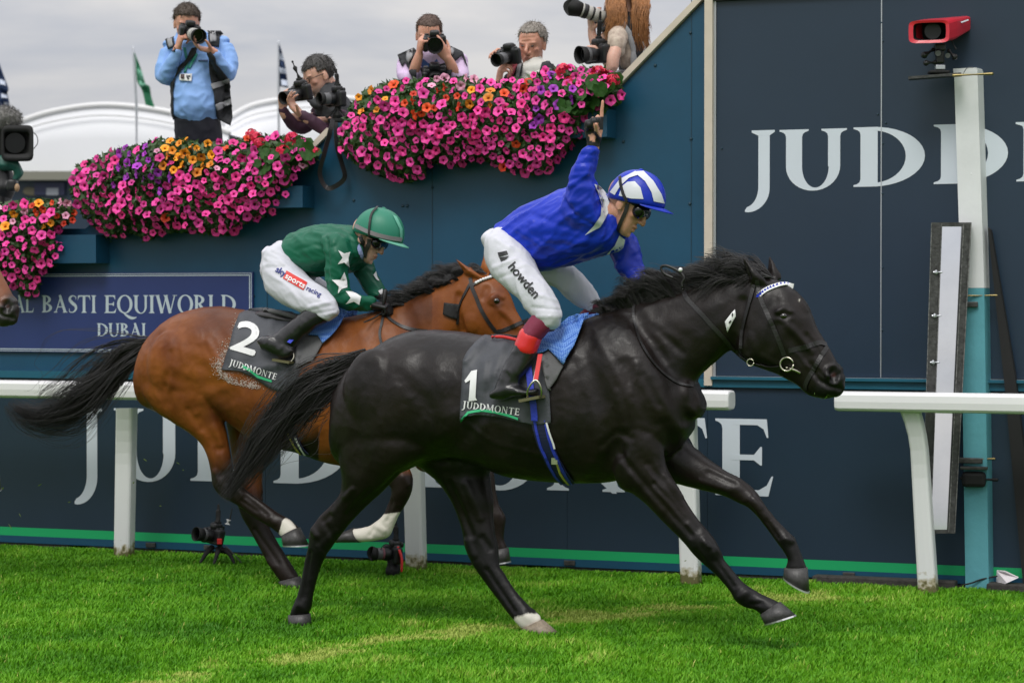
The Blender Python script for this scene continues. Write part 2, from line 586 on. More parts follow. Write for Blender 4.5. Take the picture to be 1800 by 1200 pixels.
def glyph(ch, T, t):
    """-> (width, polygons); T thick stroke, t thin stroke"""
    if ch == 'I': return T + .2, [stem(.1, .1 + T)]
    if ch == 'J':
        x0 = .28
        tail = [(x0, 1)] + [(x0, .05)] + arc(x0 - .28, .05, .28, .34, 0, -78, 8)[1:] + [(x0 - .26, -.33), (x0 - .26, -.36)] + arc(x0 - .22, .03, .22 + T, .4, -88, 0, 9) + [(x0 + T, 1)]
        top = [(x0 - .13, 1.0), (x0 + T + .1, 1.0), (x0 + T + .1, .97), (x0 + T, .91), (x0, .91), (x0 - .13, .965)]
        return x0 + T + .1, [tail[::-1], top]
    if ch == 'U':
        a, b, c, d = .1, .1 + T, .84 - T * .75, .84
        q = bowl(((a + d) / 2, .38, (d - a) / 2, .41), ((b + c) / 2 + .005, .38, (c - b) / 2 + .005, .36), 180, 360, 18)
        return .94, [stem(a, b, .37, 1, 0, 0), stem(c, d, .37, 1, 0, 0), q]
    if ch == 'D':
        a = .1
        return .92, [stem(a, a + T, 0, 1, br=0, tr=0), bowl((a + T * .7, .5, .82 - T * .7, .5), (a + T * .7, .5, .82 - T * 1.8, .5 - t), -90, 90, 20)]
    if ch == 'O' or ch == 'Q':
        g = [bowl((.48, .5, .47, .52), (.48, .5, .47 - T * 1.02, .52 - t * 1.0), 0, 180, 20), bowl((.48, .5, .47, .52), (.48, .5, .47 - T * 1.02, .52 - t * 1.0), 180, 360, 20)]
        if ch == 'Q': g.append(ribbon([(.42, .0), (.6, -.14), (.85, -.27), (1.08, -.27), (1.2, -.22)], [t, T * .7, T * .9, T * .55, t * .4]))
        return .96, g
    if ch == 'N':
        return 1.0, [stem(.14, .14 + t * 1.15, tr=0), stem(.86 - t * 1.15, .86), [(.02, 1), (.14 + T * .85, 1), (.86, -.02), (.86 - t * .8, -.02), (.86 - T * .95, .14), (.1, .97), (.02, .97)]]
    if ch == 'M':
        return 1.22, [stem(.14, .14 + t * 1.1, tr=0), stem(1.1 - T, 1.1, tl=0), [(.04, 1), (.14 + T * .9, 1), (.66, .04), (.58, -.02), (.14, .93), (.04, .97)], [(1.1 - T * .9, 1), (1.18, 1), (1.1 - T * .6, .93), (.62, -.02), (.57, -.02), (.58, .1)]]
    if ch == 'T':
        c = .44
        return .88, [stem(c - T / 2, c + T / 2, 0, .97, tl=0, tr=0), [(.05, 1), (.83, 1), (.86, .74), (.84, .74), (.8, .86), (.72, 1 - t * 1.2), (.16, 1 - t * 1.2), (.08, .86), (.04, .74), (.02, .74)]]
    if ch in 'EFL':
        a = .1
        g = [stem(a, a + T, 0, 1, br=0, tr=.05 if ch == 'L' else 0)]
        bot = [(a + T * .5, 0), (.68, 0), (.74, .26), (.72, .26), (.66, .14), (.56, t * 1.2), (a + T * .5, t * 1.2)]
        if ch in 'EL': g.append(bot)
        if ch in 'EF':
            g.append([(a + T * .5, 1), (.66, 1), (.68, .76), (.66, .76), (.62, .87), (.54, 1 - t * 1.2), (a + T * .5, 1 - t * 1.2)][::-1])
            g.append([(a + T * .5, .5 - t * .55), (.5, .5 - t * .55), (.58, .40), (.6, .40), (.6, .64), (.58, .64), (.5, .5 + t * .55), (a + T * .5, .5 + t * .55)])
        return .76, g
    if ch == 'A':
        return .96, [ribbon([(.16, 0), (.30, .36), (.5, .93)], [t, t, t * 1.1], 2), ribbon([(.44, 1.02), (.62, .5), (.8, 0)], [T * .9, T, T], 2), [(.27, .36), (.68, .36), (.68, .36 - t), (.26, .36 - t)], [(.04, 0), (.28, 0), (.28, .03), (.2, .06), (.12, .06), (.04, .03)], [(.64, 0), (.96, 0), (.96, .03), (.88, .06), (.72, .06), (.64, .03)]]
    if ch == 'B':
        a = .1
        return .76, [stem(a, a + T, 0, 1, br=0, tr=0), bowl((a + T * .7, .755, .52 - T * .7, .245), (a + T * .7, .755, .52 - T * 1.7, .245 - t), -90, 90, 12), bowl((a + T * .7, .27, .6 - T * .7, .27), (a + T * .7, .27, .6 - T * 1.8, .27 - t), -90, 90, 12)]
    if ch == 'R':
        a = .1
        return .86, [stem(a, a + T, 0, 1, tr=0), bowl((a + T * .7, .74, .56 - T * .7, .26), (a + T * .7, .74, .56 - T * 1.75, .26 - t), -90, 90, 12), ribbon([(.36, .5), (.56, .24), (.76, .02), (.9, -.01)], [T * .8, T, T * .8, t * .5], 4)]
    if ch == 'S':
        return .62, [ribbon([(.53, .76), (.52, .9), (.34, .975), (.16, .89), (.14, .72), (.32, .54), (.5, .4), (.53, .2), (.34, .03), (.12, .06), (.08, .25)], [t * .4, t * .9, t, T * .8, T, T * 1.15, T, T * .8, t, t * .9, t * .4], 5)]
    if ch == 'W':
        return 1.34, [ribbon([(.14, 1), (.42, 0)], [T, T], 2), ribbon([(.42, 0), (.68, .98)], [t, t], 2), ribbon([(.64, 1), (.92, 0)], [T, T], 2), ribbon([(.92, 0), (1.2, 1)], [t, t], 2), [(.0, 1), (.28, 1), (.28, .965), (.0, .965)], [(.52, 1), (.8, 1), (.8, .965), (.52, .965)], [(1.08, 1), (1.34, 1), (1.34, .965), (1.08, .965)]]
    return .4, []

def put_letter(bm, ch, pl, u0, u1, zb, zt, w, T, t, depth=0.002):
    """one letter in the box u0..u1 by zb..zt on an upright plane, standing proud of it"""
    gw, polys = glyph(ch, T, t)
    for k, pg in enumerate(polys):
        pts = [pl.at(u0 + (u1 - u0) * x / gw, zb + (zt - zb) * y, w + k * 0.0004) for x, y in pg]
        prism(bm, pts, pl.n * -depth)

def letter_px(bm, pl, ch, x0, x1, ytop, ybase, w, T=.19, t=.06):
    (u0, zt), (u1, _) = pl.uz(x0, ytop, w), pl.uz(x1, ytop, w)
    zb = pl.uz((x0 + x1) / 2, ybase, w)[1]; zt = pl.uz((x0 + x1) / 2, ytop, w)[1]
    put_letter(bm, ch, pl, u0, u1, zb, zt, w, T, t)
# ------------------------------------------------------------------ the place: turf, wall, boards, rail, finishing post
M_teal = mat('teal_painted_board', (0.005, 0.062, 0.122), 0.42, var=0.14, vscale=1.1, bump=0.06, bscale=25)
M_tealrail = mat('teal_trim_paint', (0.012, 0.11, 0.17), 0.4, var=0.12, vscale=3)
M_navy = mat('navy_vinyl_board', (0.014, 0.030, 0.055), 0.38, var=0.10, vscale=0.9, bump=0.03, bscale=12)
M_navy2 = mat('sponsor_board_blue', (0.022, 0.040, 0.150), 0.4, var=0.08, vscale=2)
M_green = mat('green_stripe', (0.005, 0.36, 0.12), 0.5)
M_letter = mat('letter_vinyl', (0.62, 0.67, 0.74), 0.5, var=0.03, vscale=2)
M_letter2 = mat('sponsor_letter', (0.48, 0.56, 0.60), 0.5)
M_cream = mat('cream_timber', (0.60, 0.52, 0.43), 0.6, var=0.08, vscale=6, bump=0.1, bscale=40)
M_alu = mat('aluminium_strip', (0.55, 0.57, 0.60), 0.35, metal=0.7)
M_white = mat('white_plastic_rail', (0.80, 0.80, 0.80), 0.38, var=0.03, vscale=3)
M_whitepaint = mat('white_post_paint', (0.74, 0.75, 0.76), 0.55, var=0.05, vscale=5, bump=0.1, bscale=30)
M_aqua = mat('aqua_post_paint', (0.11, 0.36, 0.42), 0.5, var=0.08, vscale=6, bump=0.15, bscale=35)
M_steel = mat('worn_dark_steel', (0.07, 0.07, 0.068), 0.5, metal=0.6, var=0.5, vscale=30, bump=0.2, bscale=80)
M_brass = mat('brass_bolt', (0.20, 0.16, 0.07), 0.35, metal=0.9)
M_black = mat('black_plastic', (0.012, 0.012, 0.013), 0.42)
M_blackm = mat('black_matt', (0.008, 0.008, 0.008), 0.75)
M_grey = mat('grey_plastic', (0.11, 0.11, 0.115), 0.45)
M_sleeper = mat('old_sleeper', (0.040, 0.036, 0.032), 0.85, var=0.4, vscale=20, bump=0.6, bscale=50)
M_screw = mat('screw_head', (0.02, 0.05, 0.075), 0.4, metal=0.2)

# turf: one sheet to the horizon; colour shifts with growth and with the mower's paler strip
m = bpy.data.materials.new('turf'); m.use_nodes = True
t = m.node_tree; b = t.nodes['Principled BSDF']; b.inputs['Roughness'].default_value = 0.9; b.inputs['Specular IOR Level'].default_value = 0.15
co = t.nodes.new('ShaderNodeTexCoord')
n1 = t.nodes.new('ShaderNodeTexNoise'); n1.inputs['Scale'].default_value = 1.6; n1.inputs['Detail'].default_value = 8; n1.inputs['Roughness'].default_value = 0.7
t.links.new(co.outputs['Object'], n1.inputs['Vector'])
rp = t.nodes.new('ShaderNodeValToRGB'); rp.color_ramp.elements[0].position = 0.3; rp.color_ramp.elements[1].position = 0.75
rp.color_ramp.elements[0].color = (0.045, 0.125, 0.004, 1); rp.color_ramp.elements[1].color = (0.085, 0.20, 0.006, 1)
t.links.new(n1.outputs['Fac'], rp.inputs[0]); t.links.new(rp.outputs[0], b.inputs['Base Color'])
M_turf = m

bm = new()
S = 400
bmesh.ops.create_grid(bm, x_segments=40, y_segments=40, size=S)
for v in bm.verts:
    v.co.z = 0
tag(ob('turf_ground', bm, M_turf), kind='structure')
bm = new(); prism(bm, [WALL.at(-90, .004, -.3), WALL.at(90, .004, -.3), WALL.at(90, .004, -120), WALL.at(-90, .004, -120)], V((0, 0, .01)))
tag(ob('added_concourse', bm, mat('tarmac', (.16, .16, .165), .9, var=.15, vscale=.6)), kind='structure')  # unseen paving, added to keep green bounce off the white marquees

# grass blades on the part of the course in view
m = bpy.data.materials.new('grass_blade'); m.use_nodes = True
t = m.node_tree; b = t.nodes['Principled BSDF']; b.inputs['Roughness'].default_value = 0.55; b.inputs['Specular IOR Level'].default_value = 0.25
at = t.nodes.new('ShaderNodeAttribute'); at.attribute_name = 'tint'
rp = t.nodes.new('ShaderNodeValToRGB')
e = rp.color_ramp.elements
e[0].position = 0.0; e[0].color = (0.040, 0.165, 0.002, 1)
e[1].position = 1.0; e[1].color = (0.46, 0.49, 0.12, 1)
q = e.new(0.45); q.color = (0.098, 0.305, 0.005, 1)
q = e.new(0.75); q.color = (0.175, 0.40, 0.018, 1)
t.links.new(at.outputs['Fac'], rp.inputs[0]); t.links.new(rp.outputs[0], b.inputs['Base Color'])
b.inputs['Subsurface Weight'].default_value = 0.0
M_blade = m

def build_grass():
    n = 440000
    d = 9.3 + (16.6 - 9.3) * rng.random(n) ** 0.9
    xw = (rng.random(n) - 0.5) * 2 * (d * 900 / FPX * 1.12 + 0.3)
    x, y = xw, d
    # behind the board there is no turf in view
    wq = (x - WALL.o.x) * WALL.n.x + (y - WALL.o.y) * WALL.n.y
    keep = wq > 0.03
    x, y = x[keep], y[keep]
    n = len(x)
    tx, ty = WALL.t.x, WALL.t.y
    # clumping: long soft waves in height and tint
    def fbm(u, v, s, seed):
        r = np.random.default_rng(seed); a = np.zeros(n); amp = 1; tot = 0
        for o_ in range(4):
            for k in range(4):
                an = r.random() * 6.28; ph = r.random() * 6.28
                f = s * 2 ** o_ * (0.7 + 0.6 * r.random())
                a += amp * np.sin((u * math.cos(an) + v * math.sin(an)) * f + ph + 1.7 * np.sin(u * f * 0.37 + ph)); tot += amp
            amp *= 0.62
        return a / tot * 2
    c1 = fbm(x, y, 2.2, 1); c2 = fbm(x, y, 7.0, 2); c3 = fbm(x, y, 17.0, 5)
    hgt = 0.024 * (1 + 0.35 * c2 + 0.35 * c3) * (0.6 + 0.8 * rng.random(n))
    hgt = np.clip(hgt, 0.010, 0.07)
    # mower line: a pale trodden strip crossing the course
    u = (x - WALL.o.x) * tx + (y - WALL.o.y) * ty
    P1, P2 = BLACK.pt(380, 1190, 0), None
    def gpt(px, py):
        r = ray(px, py); k = -CAM_H / r.z; q = CAM + r * k; return q.x, q.y
    line = [gpt(40, 1235), gpt(420, 1172), gpt(800, 1112), gpt(1100, 1080), gpt(1420, 1052)]
    dist = seg_dist(x, y, line)
    strip = np.exp(-(dist / 0.20) ** 2) * (0.75 + 0.4 * c3 + 0.3 * c2)
    hgt *= 1 - 0.55 * np.clip(strip, 0, 1)
    tint = np.clip(0.40 + 0.26 * c1 + 0.24 * c2 + 0.16 * c3 + 0.10 * rng.standard_normal(n) + 0.85 * np.clip(strip, 0, 1.1), 0, 0.92)
    dry = rng.random(n) < 0.006 + 0.02 * np.clip(c3, 0, 1)
    tint = np.where(dry, 0.9 + 0.1 * rng.random(n), tint)
    # taller, rougher tufts under the rail and along the board
    near = np.exp(-((wq[keep] - 0.25) / 0.22) ** 2)
    hgt *= 1 + 0.5 * near * (0.5 + 0.5 * rng.random(n))
    hgt *= 0.45 + 0.55 * np.clip((wq[keep] - 0.05) / 0.4, 0, 1)
    tint -= 0.04 * near
    a = rng.random(n) * 6.283
    lean = hgt * (0.25 + 0.8 * rng.random(n) ** 1.5)
    la = rng.normal(0.4, 1.5, n)
    wd = 0.0025 + 0.0017 * rng.random(n)
    bx, by = np.cos(a) * wd, np.sin(a) * wd
    lx, ly = np.cos(la) * lean, np.sin(la) * lean
    vs = np.empty((n, 5, 3))
    z0 = -0.004
    vs[:, 0] = np.stack([x - bx, y - by, np.full(n, z0)], 1)
    vs[:, 1] = np.stack([x + bx, y + by, np.full(n, z0)], 1)
    vs[:, 2] = np.stack([x + bx * .8 + lx * .35, y + by * .8 + ly * .35, hgt * .6], 1)
    vs[:, 3] = np.stack([x - bx * .8 + lx * .35, y - by * .8 + ly * .35, hgt * .6], 1)
    vs[:, 4] = np.stack([x + lx, y + ly, hgt], 1)
    idx = np.arange(n)[:, None] * 5
    f = np.concatenate([idx + np.array([[0, 1, 2]]), idx + np.array([[0, 2, 3]]), idx + np.array([[3, 2, 4]])])
    o = quick_mesh('grass', vs.reshape(-1, 3), f, M_blade, smooth=False)
    at = o.data.attributes.new('tint', 'FLOAT', 'POINT')
    at.data.foreach_set('value', np.repeat(tint, 5).astype(np.float32))
    tag(o, kind='stuff')
build_grass()

# ---- stand wall: teal painted boarding with a stepped, sloping top
wall = thing('stand_wall', WALL.at(-1, 0), 'teal painted boarded wall with sloping cream capped top behind the horses', 'wall')
top = [(-330, 402), (150, 402), (215, 345), (470, 342), (583, 228), (583, 216), (1030, 214), (1088, 158), (1262, -22), (1262, -260), (2250, -320), (2250, 1040), (-330, 940)]
lowz = 0.03
pts = []
for i, (x, y) in enumerate(top):
    P = WALL.pt(x, y, 0)
    if i >= 11: P.z = lowz
    pts.append(P)
bm = new(); prism(bm, pts, -WALL.n * 0.10)
wall_panel = ob('boarding', bm, M_teal, wall)
# sheet joints and dome screws
bm = new()
for x in (470, 760, 1215):
    u = WALL.uz(x, 600)[0]
    ztop = {470: 1.9, 760: 2.6, 1215: 3.6}[x]
    box(bm, WALL.at(u, (1.12 + ztop) / 2, 0.001), 0.004, 0.004, ztop - 1.12, (WALL.t, WALL.n, V((0, 0, 1))))
ob('joint_strip', bm, M_screw, wall)
sc_me = None
for x, y in ((1214, 58), (1215, 244), (1213, 358), (1152, 115), (1096, 249), (446, 350), (708, 362), (716, 362), (622, 352), (446, 520), (1120, 520), (1215, 470), (760, 330), (560, 470), (640, 470), (760, 470), (1215, 600)):
    if sc_me is None:
        bm = new(); bmesh.ops.create_icosphere(bm, subdivisions=1, radius=0.011)
        sc_me = bpy.data.meshes.new('screw'); bm.to_mesh(sc_me); bm.free(); sc_me.materials.append(M_screw)
    o = bpy.data.objects.new('screw', sc_me); COL.objects.link(o); o.parent = wall
    o.matrix_parent_inverse = Matrix.Translation(-wall.location)
    o.location = WALL.pt(x, y, 0.001)
def bar(bm, A, B, depth, hgt, pl, w0=0.0):
    """square timber from A to B (points on the plane), depth along n, hgt across, standing from w0 outwards"""
    d = (B - A).normalized(); s = d.cross(pl.n).normalized()
    rings(bm, [[p + s * hgt / 2 + pl.n * w0, p + s * hgt / 2 + pl.n * (w0 + depth), p - s * hgt / 2 + pl.n * (w0 + depth), p - s * hgt / 2 + pl.n * w0] for p in (A, B)])
for a, b_ in (((478, 338), (581, 234)), ((1030, 212), (1249, -14))):
    bm = new(); A = WALL.pt(*a, 0); B = WALL.pt(*b_, 0); up = V((0, 0, .018))
    bar(bm, A + up, B + up, 0.16, 0.035, WALL, -0.13)
    ob('coping', bm, M_cream, wall)

# cream upright and the upper navy board
bm = new()
A, B = WALL.pt(1250, 672), WALL.pt(1245, -150)
A.z = 1.11
bar(bm, A, V((A.x, A.y, 4.2)), 0.06, 0.048, WALL, 0.002)
beam = tag(ob('corner_upright', bm, M_cream), 'cream painted upright at the left edge of the big navy board', 'timber upright'); seat(beam)

big = thing('finish_board', WALL.at(1.3, 1.1), 'big navy lettered board above the ledge to the right of the cream upright', 'sign board')
u0 = WALL.uz(1262, 300)[0]; us = WALL.uz(1551, 300)[0]; u1 = WALL.uz(2240, 300)[0]
zb = WALL.uz(1300, 660)[1]; zt = WALL.uz(1300, 2)[1]
def sheet(bm, ua, ub, za, zb_, w0, th):
    box(bm, WALL.at((ua + ub) / 2, (za + zb_) / 2, w0 + th / 2), ub - ua, th, zb_ - za, (WALL.t, WALL.n, V((0, 0, 1))))
for ua, ub in ((u0, us - .003), (us + .003, us + 1.22), (us + 1.226, u1)):
    bm = new(); sheet(bm, ua, ub, zb, zt, 0.003, 0.022); ob('board_panel', bm, M_navy, big)
bm = new(); sheet(bm, us - .0028, us + .0028, zb, zt, 0.003, 0.026); sheet(bm, us + 1.2204, us + 1.2256, zb, zt, 0.003, 0.026); ob('seam_strip', bm, M_alu, big)
bm = new(); sheet(bm, u0 - .018, u0 - .002, zb - .012, zt, 0.002, 0.034); ob('edge_strip', bm, M_alu, big)
bm = new(); sheet(bm, u0 - .018, u1, zb - .012, zb - .003, 0.002, 0.04); ob('bottom_strip', bm, M_alu, big)
bm = new(); sheet(bm, u0 - .018, u1, zt + .002, zt + .05, 0.002, 0.05); ob('top_strip', bm, M_blackm, big)
for x, y in ((1549, 40), (1552, 72), (1543, 201), (1557, 216), (1552, 252), (1551, 340), (1269, 261), (1551, 470), (1551, 580)):
    o = bpy.data.objects.new('screw', sc_me); COL.objects.link(o); o.parent = big
    o.matrix_parent_inverse = Matrix.Translation(-big.location); o.location = WALL.pt(x, y, 0.027); o.scale = (.6, .6, .6)
w_ = 0.0265
for ch, x0, x1 in (('J', 1308, 1362), ('U', 1369, 1490), ('D', 1499, 1626), ('D', 1640, 1772), ('M', 1780, 1950), ('O', 1962, 2096)):
    f = (x0 - 1316) / 325
    bm = new(); letter_px(bm, WALL, ch, x0, x1, 229 - 11.3 * f, 334 - 11.5 * f, w_, .22, .06)
    ob('letter', bm, M_letter, big)

# ledge between the boards
bm = new()
ul, ur = WALL.uz(-330, 600)[0], WALL.uz(2240, 600)[0]
zl = WALL.uz(1500, 683)[1]
sheet(bm, ul, ur, zl, zl + .045, 0.001, 0.05)
sheet(bm, u0 - .02, ur, zl + .0452, zl + .062, 0.001, 0.075)
ledge = tag(ob('board_ledge', bm, M_tealrail), 'teal painted ledge running along the top of the long lower board', 'ledge'); seat(ledge)

# long lower board with its letters and the green line
low = thing('running_board', WALL.at(-1, 0.03), 'long navy lettered board with a green stripe low behind the white rail', 'sign board')
zg1, zg0, z0 = WALL.uz(1500, 985)[1], WALL.uz(1500, 1002)[1], WALL.uz(1500, 1016)[1]
cuts = [ul, WALL.uz(-60, 700)[0], WALL.uz(470, 700)[0], WALL.uz(1000, 700)[0], WALL.uz(1246, 700)[0], WALL.uz(1740, 700)[0], ur]
for ua, ub in zip(cuts[:-1], cuts[1:]):
    bm = new(); sheet(bm, ua + .001, ub - .001, zg1, zl - .003, 0.004, 0.024); ob('board_panel', bm, M_navy, low)
bm = new(); sheet(bm, ul, ur, zg0, zg1 - .0005, 0.004, 0.0245); ob('green_stripe', bm, M_green, low)
bm = new(); sheet(bm, ul, ur, z0, zg0 - .0005, 0.004, 0.026); ob('kick_strip', bm, M_teal, low)
for ch, x0, x1 in (('J', 129, 179), ('U', 199, 321), ('D', 333, 468), ('D', 479, 612), ('M', 622, 780), ('O', 806, 950), ('N', 954, 1106), ('T', 1118, 1246), ('E', 1256, 1362)):
    f = (x0 - 130) / 1130
    bm = new(); letter_px(bm, WALL, ch, x0, x1, 717 + 19 * f, 841 + 30 * f, 0.0295, .22, .065)
    ob('letter', bm, M_letter, low)
bm = new()
for k in range(9):      # dark bearers below the board
    u = ul + (ur - ul) * (k + .5) / 9
    box(bm, WALL.at(u, .02, -.02), (ur - ul) / 9 - .15, .08, .05, (WALL.t, WALL.n, V((0, 0, 1))))
ob('bearer', bm, M_sleeper, low)
for ua, x in ((1, 270), (2, 372), (3, 1005), (4, 1495)):
    bm = new(); u = WALL.uz(x, 950)[0]
    box(bm, WALL.at(u, (z0 + zg0) / 2, .036), .07, .012, .03, (WALL.t, WALL.n, V((0, 0, 1))), bevel=.003)
    ob('hinge', bm, M_steel, low)

# sponsor board on the left
sp = thing('sponsor_board', WALL.at(-3.4, 1.2), 'royal blue sponsor board with a thin silver border left of the bay horse', 'sign board')
ub = WALL.uz(447, 550)[0]; ua = WALL.uz(-420, 550)[0]
za, zc = WALL.uz(446, 622)[1], WALL.uz(446, 478)[1]
bm = new(); sheet(bm, ua, ub, za, zc, 0.002, 0.02); ob('board_panel', bm, M_navy2, sp)
bm = new()
for o_, th in ((.006, .004), (.017, .006)):
    w0 = 0.0225 + o_ * .01
    sheet(bm, ua + o_, ub - o_, za + o_, za + o_ + th, w0, .002); sheet(bm, ua + o_, ub - o_, zc - o_ - th, zc - o_, w0, .002)
    sheet(bm, ub - o_ - th, ub - o_, za + o_ + th + .0002, zc - o_ - th - .0002, w0, .002)
ob('border_line', bm, M_letter2, sp)
def word_px(bm, pl, s, x0, x1, yt0, yb0, yt1, yb1, w, T, t, gap=.06, mat_=None, parent=None, gaps=None):
    tot = 0; ws = []
    for c in s:
        g = .42 if c == ' ' else glyph(c, T, t)[0]; ws.append(g); tot += g + gap
    k = (x1 - x0) / tot; x = x0
    for c, g in zip(s, ws):
        if c != ' ':
            f = (x - x0) / (x1 - x0)
            b2 = bm if bm is not None else new()
            letter_px(b2, pl, c, x, x + g * k, yt0 + (yt1 - yt0) * f, yb0 + (yb1 - yb0) * f, w, T, t)
            if bm is None: ob('letter', b2, mat_, parent)
        x += (g + gap) * k
word_px(None, WALL, 'AL', 24, 60, 519, 549, 519, 549, .023, .17, .06, .02, M_letter2, sp)
word_px(None, WALL, 'BASTI', 73, 170, 519, 549, 519, 550, .023, .17, .06, .02, M_letter2, sp)
word_px(None, WALL, 'EQUIWORLD', 183, 415, 519, 550, 518, 551, .023, .17, .06, .02, M_letter2, sp)
word_px(None, WALL, 'DUBAI', 170, 257, 568, 591, 568, 591, .023, .18, .06, .02, M_letter2, sp)

# sleepers at the foot of the board
for x0, x1, dw in ((1440, 1625, .1), (1640, 1688, .09), (1745, 1990, .12)):
    a, c = WALL.uz(x0, 900)[0], WALL.uz(x1, 900)[0]
    bm = new(); box(bm, WALL.at((a + c) / 2, .018, .06 + dw * .5), c - a, dw, .06, (WALL.t, WALL.n, V((0, 0, 1))), bevel=.008)
    nm = {1440: 'weathered timber sleeper on the turf left of the finishing post', 1640: 'short timber sleeper between the curved rail post and the finishing post', 1745: 'timber sleeper on the turf right of the finishing post'}[x0]
    seat(tag(ob('timber_sleeper', bm, M_sleeper), nm, 'sleeper', 'timber sleepers along the board'))

# ---- white running rail: two lengths with a gap at the finish
def rail(px0, px1, ytop, yb, posts, label, first):
    g = thing('running_rail', RAIL.at(RAIL.uz((px0 + px1) / 2, 900)[0], 0), label, 'rail', 'white running rails')
    W0 = .12
    (ua, zt), (ub_, _) = RAIL.uz(px0, ytop, W0), RAIL.uz(px1, ytop, W0)
    xm = px1 if first else px0
    zt = RAIL.uz(xm, ytop, W0)[1]; zb_ = RAIL.uz(xm, yb, W0)[1]
    bm = new()
    h = (zt - zb_) / 2; zc_ = (zt + zb_) / 2
    prof = []
    for k in range(16):
        f = 2 * math.pi * k / 16
        prof.append((math.copysign(abs(math.cos(f)) ** .55, math.cos(f)) * .075, math.copysign(abs(math.sin(f)) ** .45, math.sin(f)) * h))
    rs = []
    us_ = [ua, ua + .004, ua + .02] + list(np.linspace(ua + .3, ub_ - .3, 6)) + [ub_ - .02, ub_ - .004, ub_]
    sc_ = [.8, .93, 1] + [1] * 6 + [1, .93, .8]
    for u, s in zip(us_, sc_):
        rs.append([RAIL.at(u, zc_ + z * s, W0 + y * s) for y, z in prof])
    rings(bm, rs)
    ob('rail_tube', bm, M_white, g, smooth=False)
    for (tx0, tx1, bx0, bx1, by, curve) in posts:
        bm = new()
        rs = []
        for k in range(15):
            f = k / 14
            yy = (yb - 4) + (by + 12 - yb + 4) * f
            c = curve * max(0, 1 - f * 4.2) ** 2
            xl = tx0 + (bx0 - tx0) * f - c; xr = tx1 + (bx1 - tx1) * f - c * .6
            A, B = RAIL.pt(xl, yy, .02 + .09 * max(0, 1 - f * 2.5) ** 2), RAIL.pt(xr, yy, .02 + .09 * max(0, 1 - f * 2.5) ** 2)
            e = (B - A) / 2; cc = (A + B) / 2
            rs.append([cc + e * math.copysign(abs(math.cos(q)) ** .4, math.cos(q)) * .94 + RAIL.n * .045 * math.copysign(abs(math.sin(q)) ** .4, math.sin(q)) for q in [2 * math.pi * j / 16 for j in range(16)]])
        rings(bm, rs)
        ob('post', bm, M_post, g, smooth=False)
    return g
# post paint with soil splashed on the foot (a stain of its own)
m = mat('rail_post_white', (0.74, 0.75, 0.75), 0.45)
t = m.node_tree; b = t.nodes['Principled BSDF']
ge = t.nodes.new('ShaderNodeNewGeometry'); sx = t.nodes.new('ShaderNodeSeparateXYZ'); t.links.new(ge.outputs['Position'], sx.inputs[0])
ns = t.nodes.new('ShaderNodeTexNoise'); ns.inputs['Scale'].default_value = 28; ns.inputs['Detail'].default_value = 6; t.links.new(ge.outputs['Position'], ns.inputs['Vector'])
ma = t.nodes.new('ShaderNodeMath'); ma.operation = 'MULTIPLY_ADD'; t.links.new(ns.outputs['Fac'], ma.inputs[0]); ma.inputs[1].default_value = -.20; t.links.new(sx.outputs['Z'], ma.inputs[2])
rp = t.nodes.new('ShaderNodeValToRGB'); t.links.new(ma.outputs[0], rp.inputs[0])
e = rp.color_ramp.elements; e[0].position = 0.0; e[0].color = (.13, .12, .045, 1); e[1].position = .06; e[1].color = (.74, .75, .75, 1)
q = e.new(.02); q.color = (.42, .38, .26, 1)
ad = t.nodes.new('ShaderNodeMath'); ad.operation = 'ADD'; ad.inputs[1].default_value = .055; t.links.new(ma.outputs[0], ad.inputs[0]); t.links.new(ad.outputs[0], rp.inputs[0])
t.links.new(rp.outputs[0], b.inputs['Base Color'])
M_post = m
rail(-330, 1287, 685.5, 721, [(-278, -247, -284, -252, 955, 0), (207, 239, 203, 233, 979, 0), (707, 742, 716, 749, 1003, 0), (1186, 1224, 1198, 1233, 1027, 0)], 'long white plastic running rail on posts behind the horses', True)
rail(1471, 2260, 687, 722, [(1597, 1627, 1615, 1651, 1045, 16), (2010, 2045, 2030, 2066, 1066, 0)], 'short white plastic running rail with a curved post beside the finishing post', False)

# ---- finishing post, its mirror, prop and red camera
PP = Plane(13.36, 12, 1715)
post = thing('finishing_post', PP.pt(1718, 1048), 'tall square finishing post painted white above and aqua below', 'post')
def column(bm, x0, x1, y0, x2, x3, y1, d0=.0, side=.13):
    A0, B0 = PP.pt(x0, y0), PP.pt(x1, y0); A1, B1 = PP.pt(x2, y1), PP.pt(x3, y1)
    k = -PP.n * side
    rings(bm, [[A1, B1, B1 + k, A1 + k], [A0, B0, B0 + k, A0 + k]])
sidev = 13
def column2(bm, xa, ya, xb, yb_, wa):
    # square pole seen on a corner: front face 42 px, right face 12 px wide
    o = []
    for x, y in ((xb, yb_), (xa, ya)):
        A = PP.pt(x, y); B = PP.pt(x + 42, y); f = (B - A); L0 = f.length
        f = f.normalized()
        r = math.radians(16)
        f2 = V((f.x * math.cos(-r) - f.y * math.sin(-r), f.x * math.sin(-r) + f.y * math.cos(-r), 0)) * L0 * 1.02
        g2 = V((-f2.y, f2.x, 0))
        if g2.y < 0: g2 = -g2
        o.append([A, A + f2, A + f2 + g2, A + g2])
    rings(bm, o)
bm = new(); column2(bm, 1677, 124, 1689, 506, 0); ob('white_shaft', bm, M_whitepaint, post)
bm = new(); column2(bm, 1689, 506.3, 1697.5, 1060, 0); ob('aqua_shaft', bm, M_aqua, post)
bm = new(); column2(bm, 1675.5, 121, 1676, 130, 0); ob('post_cap', bm, M_whitepaint, post)
bm = new(); A = PP.pt(1708, 306, .012); ell(bm, A, .012, .012, .012, sub=2); ob('bolt', bm, M_whitepaint, post, True)
